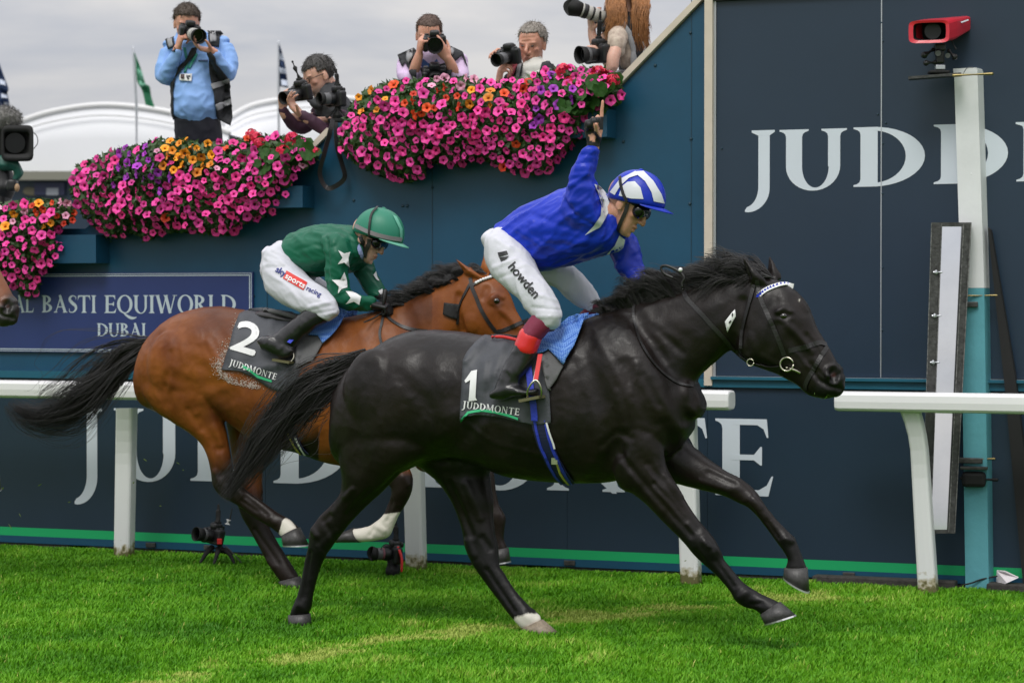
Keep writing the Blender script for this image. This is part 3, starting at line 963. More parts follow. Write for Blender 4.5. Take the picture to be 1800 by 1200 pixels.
for y, yy in ((519, 0), (806, 1)):
    br = new(); A, B = PP.pt(1690, y + 1, .035), PP.pt(1758 - 10 * yy, y, .02)
    tube(br, [A, B], .0075, 8); ob('clamp_bolt', br, M_brass, post)
    br = new(); c = PP.pt(1703, y + 16 - yy * 13, .02); box(br, c, .15 - .05 * (1 - yy), .05, .03, (PP.t, PP.n, V((0, 0, 1))), bevel=.004); ob('clamp_plate', br, M_steel, post)
br = new(); box(br, PP.pt(1712, 842, .04), .13, .07, .085, (PP.t, PP.n, V((0, 0, 1))), bevel=.02)
tube(br, [PP.pt(1690, 840, .05), PP.pt(1752, 843, .05)], .01, 8); ob('clamp_body', br, M_blackm, post)
br = new(); box(br, PP.pt(1712, 822, .045), .15, .08, .016, (PP.t, PP.n, V((0, 0, 1))), bevel=.003); ob('clamp_plate', br, M_steel, post)
br = new(); tube(br, [PP.pt(x, y, .03) for x, y in ((1690, 1028), (1708, 1024), (1724, 1018), (1752, 1012))], .005, 6, sub=3); ob('cable', br, M_blackm, post)
# relief number and marks carved in the aqua paint
br = new()
for pl_ in ([(1708, 880), (1714, 877), (1716, 884), (1709, 890)], [(1709, 890), (1716, 894), (1714, 902), (1707, 903)], [(1700, 977), (1710, 974)]):
    tube(br, [PP.pt(x, y, -.002) for x, y in pl_], .003, 5)
o = ob('raised_mark', br, M_aqua, post); o['kind'] = 'stuff'

# mirror: leaning steel tray with a mirror plate that shows the sky
MP = Plane(13.2, 2, 1665)
mir = thing('finish_mirror', MP.pt(1660, 938), 'narrow tall mirror in a worn dark steel frame leaning on the finishing post', 'mirror')
tl, tr, br_, bl = (1639, 391), (1708, 391), (1679, 937), (1622, 937)
def mq(f, g):      # f across, g down
    x = (tl[0] + (tr[0] - tl[0]) * f) * (1 - g) + (bl[0] + (br_[0] - bl[0]) * f) * g
    y = (tl[1] + (tr[1] - tl[1]) * f) * (1 - g) + (bl[1] + (br_[1] - bl[1]) * f) * g
    return x, y
tilt = 0.13
def mpt(f, g, dw=0.0):
    x, y = mq(f, g)
    return MP.pt(x, y, dw + .08 * (1 - g) * -1)
def mbar(f0, f1, g0, g1, w0, w1, m_, nm):
    bm = new()
    a = [mpt(f0, g0, w0), mpt(f1, g0, w0), mpt(f1, g1, w0), mpt(f0, g1, w0)]
    c = [mpt(f0, g0, w1), mpt(f1, g0, w1), mpt(f1, g1, w1), mpt(f0, g1, w1)]
    rings(bm, [a, c]); return ob(nm, bm, m_, mir)
m = mat('mirror_glass', (0.93, 0.94, 0.95), 0.05, metal=1.0, var=.06, vscale=4)
gl = mbar(.255, .76, .012, .988, -.012, -.004, m, 'mirror_plate')
mbar(-.03, .25, 0, 1, -.05, .012, M_steel, 'frame_side'); mbar(.765, 1, 0, 1, -.05, .012, M_steel, 'frame_side')
mbar(.2505, .7645, 0, .012, -.05, .012, M_steel, 'frame_end'); mbar(.2505, .7645, .988, 1, -.05, .012, M_steel, 'frame_end')
M_worn = mat('worn_edge_paint', (.12, .12, .115), .6, var=.9, vscale=60)
for f0 in (-.02, .24, .80, .985):
    mbar(f0 - .012, f0 + .012, .004, .996, .0125, .02, M_worn, 'edge_bead')
for g in (.16, .3, .45, .6):
    bm = new(); c = mpt(.14, g, .02); tube(bm, [c + MP.t * -.012, c + MP.t * .03], .006, 6); ell(bm, c, .012, .01, .014, sub=1); ob('frame_bolt', bm, M_alu, mir)

# black raking prop behind the post
pr = Plane(13.30, 22, 1760)
bm = new(); prism(bm, [pr.pt(1736, 400), pr.pt(1741, 404), pr.pt(1784, 660), pr.pt(1830, 1045), pr.pt(1800, 1045), pr.pt(1764, 660)], -pr.n * .05)
seat(tag(ob('raking_prop', bm, M_blackm), 'black raking timber prop standing behind the finishing post', 'prop'))

# paper scrap on the turf
bm = new(); q = [PP.pt(1751, 1030, .0), PP.pt(1752, 1003, .0), PP.pt(1766, 1004, .05), PP.pt(1790, 1015, .06), PP.pt(1770, 1024, .1), PP.pt(1755, 1031, .05)]
prism(bm, q, V((.004, .012, .004))); seat(tag(ob('paper_scrap', bm, mat('paper', (.7, .66, .68), .8)), 'crumpled white paper scrap at the foot of the finishing post', 'paper'))

# red camera on the shelf of the post
RC = Plane(13.28, 12, 1650)
ph = thing('red_camera', RC.pt(1650, 131), 'red housed camera on a black tripod head beside the top of the finishing post', 'camera')
M_red = mat('red_housing', (.62, .02, .04), .28, coat=.3)
bm = new()
def rr(x0, x1, y0, y1, w, skew=0, yaw_shift=0, k=.35, nn=20):
    res = []
    for j in range(nn):
        f = 2 * math.pi * j / nn
        cx = math.copysign(abs(math.cos(f)) ** k, math.cos(f)); sy = math.copysign(abs(math.sin(f)) ** k, math.sin(f))
        x = (x0 + x1) / 2 + (x1 - x0) / 2 * cx; y = (y0 + y1) / 2 + (y1 - y0) / 2 * sy
        res.append(RC.pt(x, y - skew * cx, w))
    return res
front_out = rr(1597, 1669, 36, 76, .10, 1)
front_in = rr(1605, 1663, 40, 71, .095, 1)
rear = rr(1652, 1708, 30, 58, -.22, 3)
mid = rr(1612, 1683, 32.5, 73, .0, 2)
deep = rr(1614, 1668, 41, 68, -.05, 1)
v1 = rings(bm, [front_in, front_out, mid, rear], cap=False)
bm.faces.new(v1[-1])
ob('housing', bm, M_red, ph, smooth=False)
bm = new(); rings(bm, [front_in, deep], cap=False); bm.faces.new([bm.verts.new(p) for p in deep]); ob('hood_inside', bm, M_blackm, ph)
bm = new(); c = RC.pt(1640, 56, .0); tube(bm, [c - RC.n * .04, c + RC.n * .03], .045, 18, dome=False); ob('lens', bm, M_black, ph)
bm = new()
A, B = RC.pt(1690, 42, -.115), RC.pt(1703, 37.5, -.175)
bar(bm, A, B, .003, .008, RC, .062); ob('maker_mark', bm, M_letter, ph)
bm = new()
box(bm, RC.pt(1652, 84, -.02), .06, .06, .04, bevel=.008); box(bm, RC.pt(1652, 101, -.02), .045, .05, .07, bevel=.008); ell(bm, RC.pt(1649, 93, .01), .022, .03, .022, sub=2)
tube(bm, [RC.pt(1640, 88, -.01), RC.pt(1625, 97, .01)], [.012, .02], 10); tube(bm, [RC.pt(1644, 110, -.01), RC.pt(1628, 111, .01)], [.014, .017], 10)
tube(bm, [RC.pt(1668, 90, -.01), RC.pt(1678, 100, 0)], [.012, .018], 10); tube(bm, [RC.pt(1672, 70, -.05), RC.pt(1680, 86, -.04)], .006, 6)
ob('tripod_head', bm, M_black, ph)
bm = new(); tube(bm, [RC.pt(1649, 94, .035), RC.pt(1649, 94, .045)], .016, 14, dome=False); tube(bm, [RC.pt(1666, 98, .02), RC.pt(1666, 98, .03)], .014, 14, dome=False); ob('head_dial', bm, M_grey, ph)
bm = new(); box(bm, RC.pt(1652, 119, -.02), .052, .05, .026, bevel=.004); ob('head_base', bm, M_alu, ph)
bm = new(); box(bm, RC.pt(1650, 127.5, -.02), .11, .09, .016, bevel=.006); ob('base_plate', bm, M_blackm, ph)
bm = new(); A, B = RC.pt(1597, 138, .0), RC.pt(1690, 131, .0); bar(bm, A, B, .10, .014, RC, -.06)
shelf = tag(ob('camera_shelf', bm, M_steel), 'narrow metal shelf bolted across the top of the finishing post', 'shelf')
bm = new(); tube(bm, [RC.pt(1676, 133, .07), RC.pt(1744, 130, .05)], .009, 8); ob('shelf_bolt', bm, M_brass, shelf)
bm = new(); tube(bm, [RC.pt(1693, 130, .07), RC.pt(1700, 120, .07), RC.pt(1710, 119, .06)], .0025, 6, sub=3); ob('wire_loop', bm, M_grey, shelf)

# ---- white marquees, flags far behind the stand
TENT = Plane(46, 8)
M_tent = mat('marquee_fabric', (.80, .81, .84), .6, var=.03, vscale=.3)
M_tentrim = mat('marquee_piping', (.72, .72, .72), .5)
M_eave = mat('marquee_eave', (.20, .20, .16), .7)
def marquee(label, arch, x0, x1, ylow, D):
    g = thing('marquee', D.pt((arch[0][0] + arch[-1][0]) / 2, 530), label, 'marquee', 'white marquees behind the stand')
    a = catmull(arch, 6)
    top_ = [D.pt(x, y) for x, y in a]
    back = -D.n * 9
    bm = new()
    zl_ = D.pt(x0, ylow).z
    rs = [[V((p.x, p.y, zl_)) for p in top_], [p * .5 + V((p.x, p.y, zl_)) * .5 + D.n * .03 for p in top_], top_, [p + back for p in top_]]
    vv = [[bm.verts.new(p) for p in r] for r in rs]
    for i in range(3):
        for j in range(len(top_) - 1): bm.faces.new((vv[i][j], vv[i][j + 1], vv[i + 1][j + 1], vv[i + 1][j]))
    ob('roof_fabric', bm, M_tent, g, True)
    bm = new(); tube(bm, [p + V((0, 0, .04)) for p in top_], .055, 8); ob('edge_piping', bm, M_tentrim, g, True)
    bm = new(); tube(bm, [p + V((0, 0, -.17)) + D.n * .1 for p in top_], .016, 6); ob('edge_piping', bm, mat('marquee_seam', (.60, .60, .60), .6), g, True)
    A, B = D.pt(x0, ylow + 7), D.pt(x1, ylow + 7)
    bm = new(); bar(bm, A, B, .3, .17, D); ob('eave_beam', bm, M_eave, g)
    bm = new(); A, B = D.pt(x0, 370), D.pt(x1, 370); h = D.pt(x0, ylow + 14).z
    rings(bm, [[V((A.x, A.y, 0)), V((B.x, B.y, 0)), V((B.x, B.y, 0)) + back, V((A.x, A.y, 0)) + back], [V((A.x, A.y, h)), V((B.x, B.y, h)), V((B.x, B.y, h)) + back, V((A.x, A.y, h)) + back]])
    ob('side_wall', bm, M_navy, g)
    return g
mq1 = marquee('white marquee with an arched roof behind the left flower box', [(-60, 246), (20, 222), (90, 200), (175, 188), (260, 194), (340, 211), (402, 236)], -60, 402, 303, TENT)
mq2 = marquee('white arched marquee rising behind the crouching bearded photographer', [(396, 215), (440, 190), (500, 178), (570, 174), (640, 180), (740, 206), (860, 250)], 396, 860, 303, Plane(48, 8))
bm = new(); bar(bm, TENT.pt(62, 332, .02), TENT.pt(115, 332, .02), .05, .25, TENT, .01); ob('sign_panel', bm, mat('far_sign_navy', (.015, .02, .06), .5), mq1)
bm = new(); bar(bm, TENT.pt(82, 337, .08), TENT.pt(103, 337, .08), .02, .14, TENT); ob('sign_patch', bm, mat('far_sign_grey', (.25, .27, .3), .6), mq1)
bm = new(); ell(bm, TENT.pt(58, 337, .06), .2, .02, .08); ell(bm, TENT.pt(50, 336, .06), .1, .02, .08); ob('sign_patch', bm, mat('far_sign_gold', (.12, .11, .07), .7), mq1)

def flag(label, pole, poly, col, marks, mcol, D):
    g = thing('flag', D.pt(*pole[0]), label, 'flag', 'feather flags above the marquees')
    P0 = D.pt(*pole[0]); P1 = D.pt(*pole[1])
    bm = new(); tube(bm, [V((P0.x, P0.y, 2.0)), P0, P1], .022, 8); ob('flag_pole', bm, M_alu, g, True)
    bm = new()
    a = catmull(poly, 4)
    ptsL, ptsR = [], []
    for k, r in enumerate(a):
        dw = .06 * math.sin(k * .9)
        ptsL.append(D.pt(r[0], r[1], 0)); ptsR.append((D.pt((r[0] + r[2]) / 2, (r[1] + r[3]) / 2, .12 + dw), D.pt(r[2], r[3], dw)))
    v = [[bm.verts.new(p) for p in (l, c, r)] for l, (c, r) in zip(ptsL, ptsR)]
    for i in range(len(v) - 1):
        for j in range(2): bm.faces.new((v[i][j], v[i][j + 1], v[i + 1][j + 1], v[i + 1][j]))
    bmesh.ops.solidify(bm, geom=list(bm.faces), thickness=.012)
    cl = ob('flag_cloth', bm, mat('flag_' + mcol[0], col, .7, var=.15, vscale=2), g, True)
    bv = bvh_of(cl)
    for q in marks:
        decal('flag_mark', [q], bv, mat('flagmark_' + mcol[0], mcol[1], .7), g, off=.02, step=4, plane=D)
FD = Plane(40, 4)
flag('dark green feather flag on a thin pole left of the standing photographer', [(240, 190), (234, 84)], [(236, 92, 238, 96), (238, 104, 246, 116), (239, 120, 251, 133), (240, 134, 257, 150), (242, 146, 263, 152), (250, 160, 266, 170), (256, 185, 272, 189)], (.02, .22, .10), [[(243, 122), (250, 128), (254, 142), (247, 140)], [(246, 142), (256, 146), (253, 152), (246, 149)]], ('green', (.2, .5, .35)), FD)
flag('navy and white feather flag on a thin pole left of the bearded photographer', [(490, 200), (489.5, 74)], [(490, 78, 492, 80), (490, 95, 497, 96), (491, 115, 502, 118), (491, 135, 505, 140), (492, 152, 507, 155)], (.02, .05, .14), [[(491, 92), (495, 94), (498, 108), (493, 105)], [(492, 118), (501, 122), (503, 130), (493, 128)], [(495, 140), (504, 142), (505, 152), (496, 150)]], ('navy', (.5, .55, .65)), FD)
flag('navy and white feather flag at the left edge above the grey microphone', [(-14, 260), (-12, 96)], [(-10, 100, -3, 106), (-9, 122, 7, 134), (-8, 145, 15, 156), (-7, 160, 13, 164), (-6, 172, 16, 178), (-5, 186, 17, 189)], (.02, .05, .14), [[(0, 140), (8, 144), (9, 152), (1, 148)], [(3, 165), (11, 168), (12, 174), (4, 172)], [(7, 178), (14, 180), (13, 185), (6, 183)]], ('navy', (.5, .55, .65)), Plane(34, 4))

# viewing steps the photographers stand on, behind the wall
DECK = {}
bm = new()
for x0, x1, z in ((-330, 130, 1.15), (131, 478, 1.72), (479, 640, 1.86), (641, 1010, 2.02), (1011, 1262, 2.42)):
    a, c = WALL.uz(x0, 500)[0], WALL.uz(x1, 500)[0]
    box(bm, WALL.at((a + c) / 2, z / 2 + .02, -.11 - .9), c - a, 1.78, z - .04, (WALL.t, WALL.n, V((0, 0, 1))))
tag(ob('viewing_steps', bm, mat('concrete', (.3, .3, .29), .9, var=.15, vscale=4)), kind='structure')
# ------------------------------------------------------------------ flower boxes on the stand wall
def petal_mat(nm, c, rough=.55):
    m = mat('petal_' + nm, c, rough)
    t = m.node_tree; b = t.nodes['Principled BSDF']      # no two blooms quite the same shade
    oi = t.nodes.new('ShaderNodeObjectInfo'); hs = t.nodes.new('ShaderNodeHueSaturation'); hs.inputs['Color'].default_value = (*c, 1)
    for k, (lo, hi) in (('Hue', (.493, .506)), ('Value', (.72, 1.22))):
        mr = t.nodes.new('ShaderNodeMapRange'); mr.inputs[3].default_value = lo; mr.inputs[4].default_value = hi
        t.links.new(oi.outputs['Random'], mr.inputs[0]); t.links.new(mr.outputs[0], hs.inputs[k])
    t.links.new(hs.outputs[0], b.inputs['Base Color'])
    return m
PC = {'pink': ((.90, .06, .38), (.30, .003, .07)), 'purple': ((.36, .03, .46), (.08, .0, .10)), 'orange': ((.86, .30, .01), (.35, .05, .0)),
      'red': ((.74, .06, .01), (.30, .01, .0)), 'pale': ((.80, .36, .52), (.50, .08, .18)), 'rose': ((.74, .03, .25), (.20, .0, .05))}
def petunia_mesh(nm, seed):
    r = random.Random(seed)
    R = .035; n = 15
    vs, fs, mi = [], [], []
    def ring(rad, z, wav=0.0, j=0):
        k0 = len(vs)
        for k in range(n):
            f = 2 * math.pi * k / n
            q = rad * (1 + wav * math.cos(5 * f) + r.uniform(-.03, .03) * (wav > 0))
            vs.append((q * math.cos(f), q * math.sin(f), z + (r.uniform(-.004, .004) if wav else 0) - (.005 * math.cos(5 * f + .6) if wav else 0)))
        return k0
    a = ring(R, 0, .11); b_ = ring(R * .62, -.001, .03); c = ring(R * .27, -.010); d = ring(R * .10, -.030)
    for p, q, m_ in ((a, b_, 0), (b_, c, 0), (c, d, 1)):
        for k in range(n):
            fs.append((p + k, p + (k + 1) % n, q + (k + 1) % n, q + k)); mi.append(m_)
    me = bpy.data.meshes.new('petunia')
    me.from_pydata(vs, [], fs)
    me.polygons.foreach_set('material_index', mi)
    me.polygons.foreach_set('use_smooth', [True] * len(fs))
    me.materials.append(petal_mat(nm, PC[nm][0])); me.materials.append(petal_mat(nm + '_throat', PC[nm][1]))
    return me
PET = {k: [petunia_mesh(k, i * 7 + hash(k) % 5 * 0) for i in range(3)] for k in PC}

M_leaf = mat('flower_leaf', (.030, .075, .012), .5, var=.45, vscale=9)
M_gleaf = mat('geranium_leaf', (.022, .072, .010), .55, spec=.25, var=.35, vscale=25, bump=.2, bscale=90)
M_ger = mat('geranium_petal', (.72, .015, .07), .5, var=.25, vscale=40)
def geranium_mesh(seed):
    r = random.Random(seed)
    bm = new()
    for k in range(34):
        a = r.random() * 6.28; h = r.uniform(-.15, 1)
        q = math.sqrt(max(0, 1 - h * h))
        d = V((q * math.cos(a), q * math.sin(a), h * .75))
        x, y = frame_of(d)
        c = d * .05 * r.uniform(.8, 1.05)
        for j in range(5):
            f = 2 * math.pi * j / 5 + a
            u = x * math.cos(f) + y * math.sin(f); v = d.cross(u)
            p = [c, c + u * .011 + v * .007 + d * .002, c + u * .019 + d * .001, c + u * .011 - v * .007 + d * .002]
            bm.faces.new([bm.verts.new(t_) for t_ in p])
    me = bpy.data.meshes.new('geranium'); bm.to_mesh(me); bm.free(); me.materials.append(M_ger)
    return me
GER = [geranium_mesh(i) for i in range(3)]
def gleaf_mesh():
    bm = new(); n = 14
    c = bm.verts.new((0, 0, -.006))
    r1 = [bm.verts.new((.024 * math.cos(k * 6.283 / n), .024 * math.sin(k * 6.283 / n), 0.002 * (k % 2))) for k in range(n)]
    r2 = [bm.verts.new(((.043 + .005 * (k % 2)) * math.cos(k * 6.283 / n) * (1 if k else .6), (.043 + .005 * (k % 2)) * math.sin(k * 6.283 / n), .004 * math.sin(k * 2.1))) for k in range(n)]
    for k in range(n):
        bm.faces.new((c, r1[k], r1[(k + 1) % n])); bm.faces.new((r1[k], r2[k], r2[(k + 1) % n], r1[(k + 1) % n]))
    me = bpy.data.meshes.new('leaf'); bm.to_mesh(me); bm.free(); me.materials.append(M_gleaf)
    me.polygons.foreach_set('use_smooth', [True] * len(me.polygons))
    return me
GLEAF = gleaf_mesh()

def inside(poly, x, y):
    c = np.zeros(len(x), bool)
    n = len(poly)
    for i in range(n):
        x0, y0 = poly[i]; x1, y1 = poly[(i + 1) % n]
        k = ((y0 > y) != (y1 > y)) & (x < (x1 - x0) * (y - y0) / ((y1 - y0) if y1 != y0 else 1e-9) + x0)
        c ^= k
    return c

def flower_box(label, poly, bx, colour, gzone, gers, seed, mind=12.8, limit=300):
    r = np.random.default_rng(seed)
    xs = [p[0] for p in poly]; ys = [p[1] for p in poly]
    x = r.uniform(min(xs), max(xs), 16000); y = r.uniform(min(ys), max(ys), 16000)
    k = inside(poly, x, y); x, y = x[k], y[k]
    edge = seg_dist(x, y, list(poly) + [poly[0]])
    def depth(e, yy): return .10 + .22 * np.sqrt(np.minimum(1, e / 40.0)) 
    cx = (min(xs) + max(xs)) / 2
    g = thing('flower_box', WALL.pt(cx, max(ys), .15), label, 'flower box', 'flower boxes on the stand wall')
    # planter: trough with end boards, top rim
    (x0, y0, x1, y1) = bx
    bm = new()
    ua, zt = WALL.uz(x0, y0, .2); ub, _ = WALL.uz(x1, y0, .2); zb_ = WALL.uz(x1, y1, .2)[1]; zt = WALL.uz(x1, y0, .2)[1]
    sheet(bm, ua, ub, zb_, zt, .003, .16)
    ob('planter', bm, M_teal, g)
    # flowers
    sel = []
    cell = {}
    for i in range(len(x)):
        gz = gzone and gzone[0] < x[i] < gzone[2] and gzone[1] < y[i] < gzone[3]
        if gz and r.random() < .93: continue
        ci, cj = int(x[i] // mind), int(y[i] // mind)
        ok = True
        for a in (-1, 0, 1):
            for b_ in (-1, 0, 1):
                for q in cell.get((ci + a, cj + b_), ()):
                    if (x[q] - x[i]) ** 2 + (y[q] - y[i]) ** 2 < mind ** 2: ok = False
        if ok:
            # thin out at random so that leaves show through
            if r.random() < .11: continue
            cell.setdefault((ci, cj), []).append(i); sel.append(i)
    ymid = (min(ys) + max(ys)) / 2
    rest_v, rest_f, rest_m = [], [], []
    for n_, i in enumerate(sel):
        e = edge[i]
        P = WALL.pt(x[i], y[i], depth(e, y[i]) + r.uniform(-.03, .035))
        d = WALL.n * 1.0 + WALL.t * ((x[i] - cx) / (max(xs) - min(xs)) * .8 + r.normal(0, .58)) + V((0, 0, (ymid - y[i]) / 90 * .6 - .05 + r.normal(0, .52)))
        d.normalize()
        q = d.to_track_quat('Z', 'Y') @ Matrix.Rotation(r.random() * 6.28, 3, 'Z').to_quaternion()
        s = r.uniform(.55, 1.0)
        me = PET[colour(x[i], y[i], r)][int(r.integers(3))]
        if n_ < limit:
            o = bpy.data.objects.new('petunia', me); COL.objects.link(o); o.parent = g
            o.matrix_parent_inverse = Matrix.Translation(-g.location)
            o.location = P; o.rotation_euler = q.to_euler(); o.scale = (s, s, s)
    for (gx, gy, s) in gers:
        o = bpy.data.objects.new('geranium', GER[int(r.integers(3))]); COL.objects.link(o); o.parent = g
        o.matrix_parent_inverse = Matrix.Translation(-g.location)
        o.location = WALL.pt(gx, gy, .17 + r.uniform(-.05, .08)); o.scale = (s, s, s); o.rotation_euler = (r.uniform(.3, .9), r.uniform(-.3, .3), r.random() * 6)
    if gzone:
        n_ = 0
        for k in range(900):
            gx, gy = r.uniform(gzone[0], gzone[2]), r.uniform(gzone[1] - 4, gzone[3])
            if not inside(poly, np.array([gx]), np.array([gy]))[0]: continue
            e = seg_dist(np.array([gx]), np.array([gy]), list(poly) + [poly[0]])[0]
            d = (WALL.n + V((r.normal(0, .5), 0, r.normal(.35, .4)))).normalized()
            o = bpy.data.objects.new('leaf', GLEAF); COL.objects.link(o); o.parent = g
            o.matrix_parent_inverse = Matrix.Translation(-g.location)
            o.location = WALL.pt(gx, gy, depth(e, gy) - .01 + r.uniform(-.07, .02)); s = r.uniform(.6, 1.05); o.scale = (s, s, s)
            o.rotation_euler = (d.to_track_quat('Z', 'Y') @ Matrix.Rotation(r.random() * 6.28, 3, 'Z').to_quaternion()).to_euler()
            n_ += 1
            if n_ >= 80: break
    # small leaves and stems filling the clump, over a dense dark core of foliage
    bm = new(); gx = min(xs)
    while gx < max(xs):
        gy = min(ys)
        while gy < max(ys):
            px, py = gx + r.uniform(-4, 4), gy + r.uniform(-4, 4)
            if inside(poly, np.array([px]), np.array([py]))[0]:
                e = seg_dist(np.array([px]), np.array([py]), list(poly) + [poly[0]])[0]
                if e > 9: bmesh.ops.create_icosphere(bm, subdivisions=1, radius=min(.055, e / 280), matrix=Matrix.Translation(WALL.pt(px, py, depth(e, py) - .13)))
            gy += 13
        gx += 13
    o = ob('foliage', bm, M_leaf, g); o['kind'] = 'stuff'
    m_ = min(len(x), 9000)
    ii = r.choice(len(x), m_, replace=False)
    vs = np.empty((m_, 4, 3)); 
    for j, i in enumerate(ii):
        P = WALL.pt(x[i], y[i], max(.01, depth(edge[i], y[i]) * r.random() ** .5 - .03))
        d = V((r.normal(), r.normal() - .5, r.normal() + .4)).normalized(); a_, b_ = frame_of(d)
        t_ = r.random() * 6.28
        u = a_ * math.cos(t_) + b_ * math.sin(t_); v_ = d.cross(u)
        l, wd = r.uniform(.018, .040), r.uniform(.008, .015)
        vs[j, 0] = P - u * l * .5; vs[j, 1] = P + v_ * wd; vs[j, 2] = P + u * l; vs[j, 3] = P - v_ * wd
    # trailing tips below and stray shoots above the clump
    f = np.arange(m_ * 4).reshape(-1, 4)
    o = quick_mesh('foliage', vs.reshape(-1, 3), f, M_leaf, g, smooth=False)
    o['kind'] = 'stuff'
    return g, len(sel)

def colB(x, y, r):
    if 285 < x < 378 and y < 303 and r.random() < .82: return 'orange'
    if 195 < x < 305 and y < 350 and r.random() < (.62 if y < 320 else .3): return 'purple'
    if y < 300 and r.random() < .10: return 'pale'
    if r.random() < .025: return 'red'
    return 'rose' if r.random() < .22 else 'pink'
def colC(x, y, r):
    q = r.random()
    if x < 690 and y < 202 and q < .62: return 'orange'
    if 820 < x < 868 and 155 < y < 195 and q < .7: return 'orange'
    if 690 < x < 810 and y < 208 and q < .42: return 'red'
    if 750 < x < 850 and y < 165 and q < .7: return 'pale'
    if 860 < x < 940 and y < 165 and q < .3: return 'red'
    if 935 < x < 1010 and y < 225 and q < .5: return 'purple'
    if y < 160 and q < .2: return 'pale'
    if q < .02: return 'red'
    return 'rose' if r.random() < .2 else 'pink'
def colA(x, y, r):
    q = r.random()
    if y < 400:
        return 'red' if q < .3 else 'pale' if q < .6 else 'orange' if q < .72 else 'pink'
    return 'rose' if r.random() < .2 else 'pink'
polyB = [(123, 320), (135, 292), (165, 278), (205, 262), (245, 256), (275, 244), (322, 243), (350, 252), (395, 250), (430, 243), (470, 238), (525, 240), (558, 262), (560, 276), (525, 300), (508, 330), (503, 352), (470, 378), (432, 392), (400, 415), (345, 408), (285, 408), (262, 424), (230, 408), (195, 425), (160, 392), (130, 360)]
polyC = [(595, 255), (600, 215), (622, 178), (650, 150), (700, 142), (760, 138), (830, 136), (870, 144), (925, 136), (965, 122), (1010, 116), (1060, 120), (1090, 142), (1094, 170), (1062, 190), (1040, 205), (1028, 228), (1000, 262), (965, 300), (935, 308), (890, 300), (850, 280), (800, 292), (760, 286), (742, 312), (706, 322), (660, 306), (620, 285)]
polyA = [(-150, 372), (0, 357), (60, 350), (112, 352), (134, 368), (128, 388), (102, 405), (112, 450), (98, 466), (72, 480), (68, 515), (44, 525), (20, 498), (-150, 500)]
gB = flower_box('flower box of pink, purple and orange petunias below the standing photographer', polyB, (150, 326, 527, 364), colB, (448, 250, 560, 322), [(452, 242, .8), (482, 270, .9), (512, 244, .9), (470, 268, .8), (498, 266, .9), (442, 236, .75), (556, 266, .5), (456, 252, .8), (518, 260, .8)], 3)
gC = flower_box('longest flower box, of pink petunias with yellow and red, right of the bearded photographer', polyC, (640, 190, 1063, 240), colC, (975, 140, 1092, 200), [(990, 124, .9), (1012, 142, 1.0), (1040, 140, .9), (1076, 142, .9), (1050, 126, .8), (1000, 146, .85), (984, 130, .8), (1062, 132, .8), (1030, 150, .8)], 4, mind=13.2)
gA = flower_box('flower box of pink petunias at the left edge under the television camera', polyA, (-150, 412, 163, 462), colA, None, [], 5)
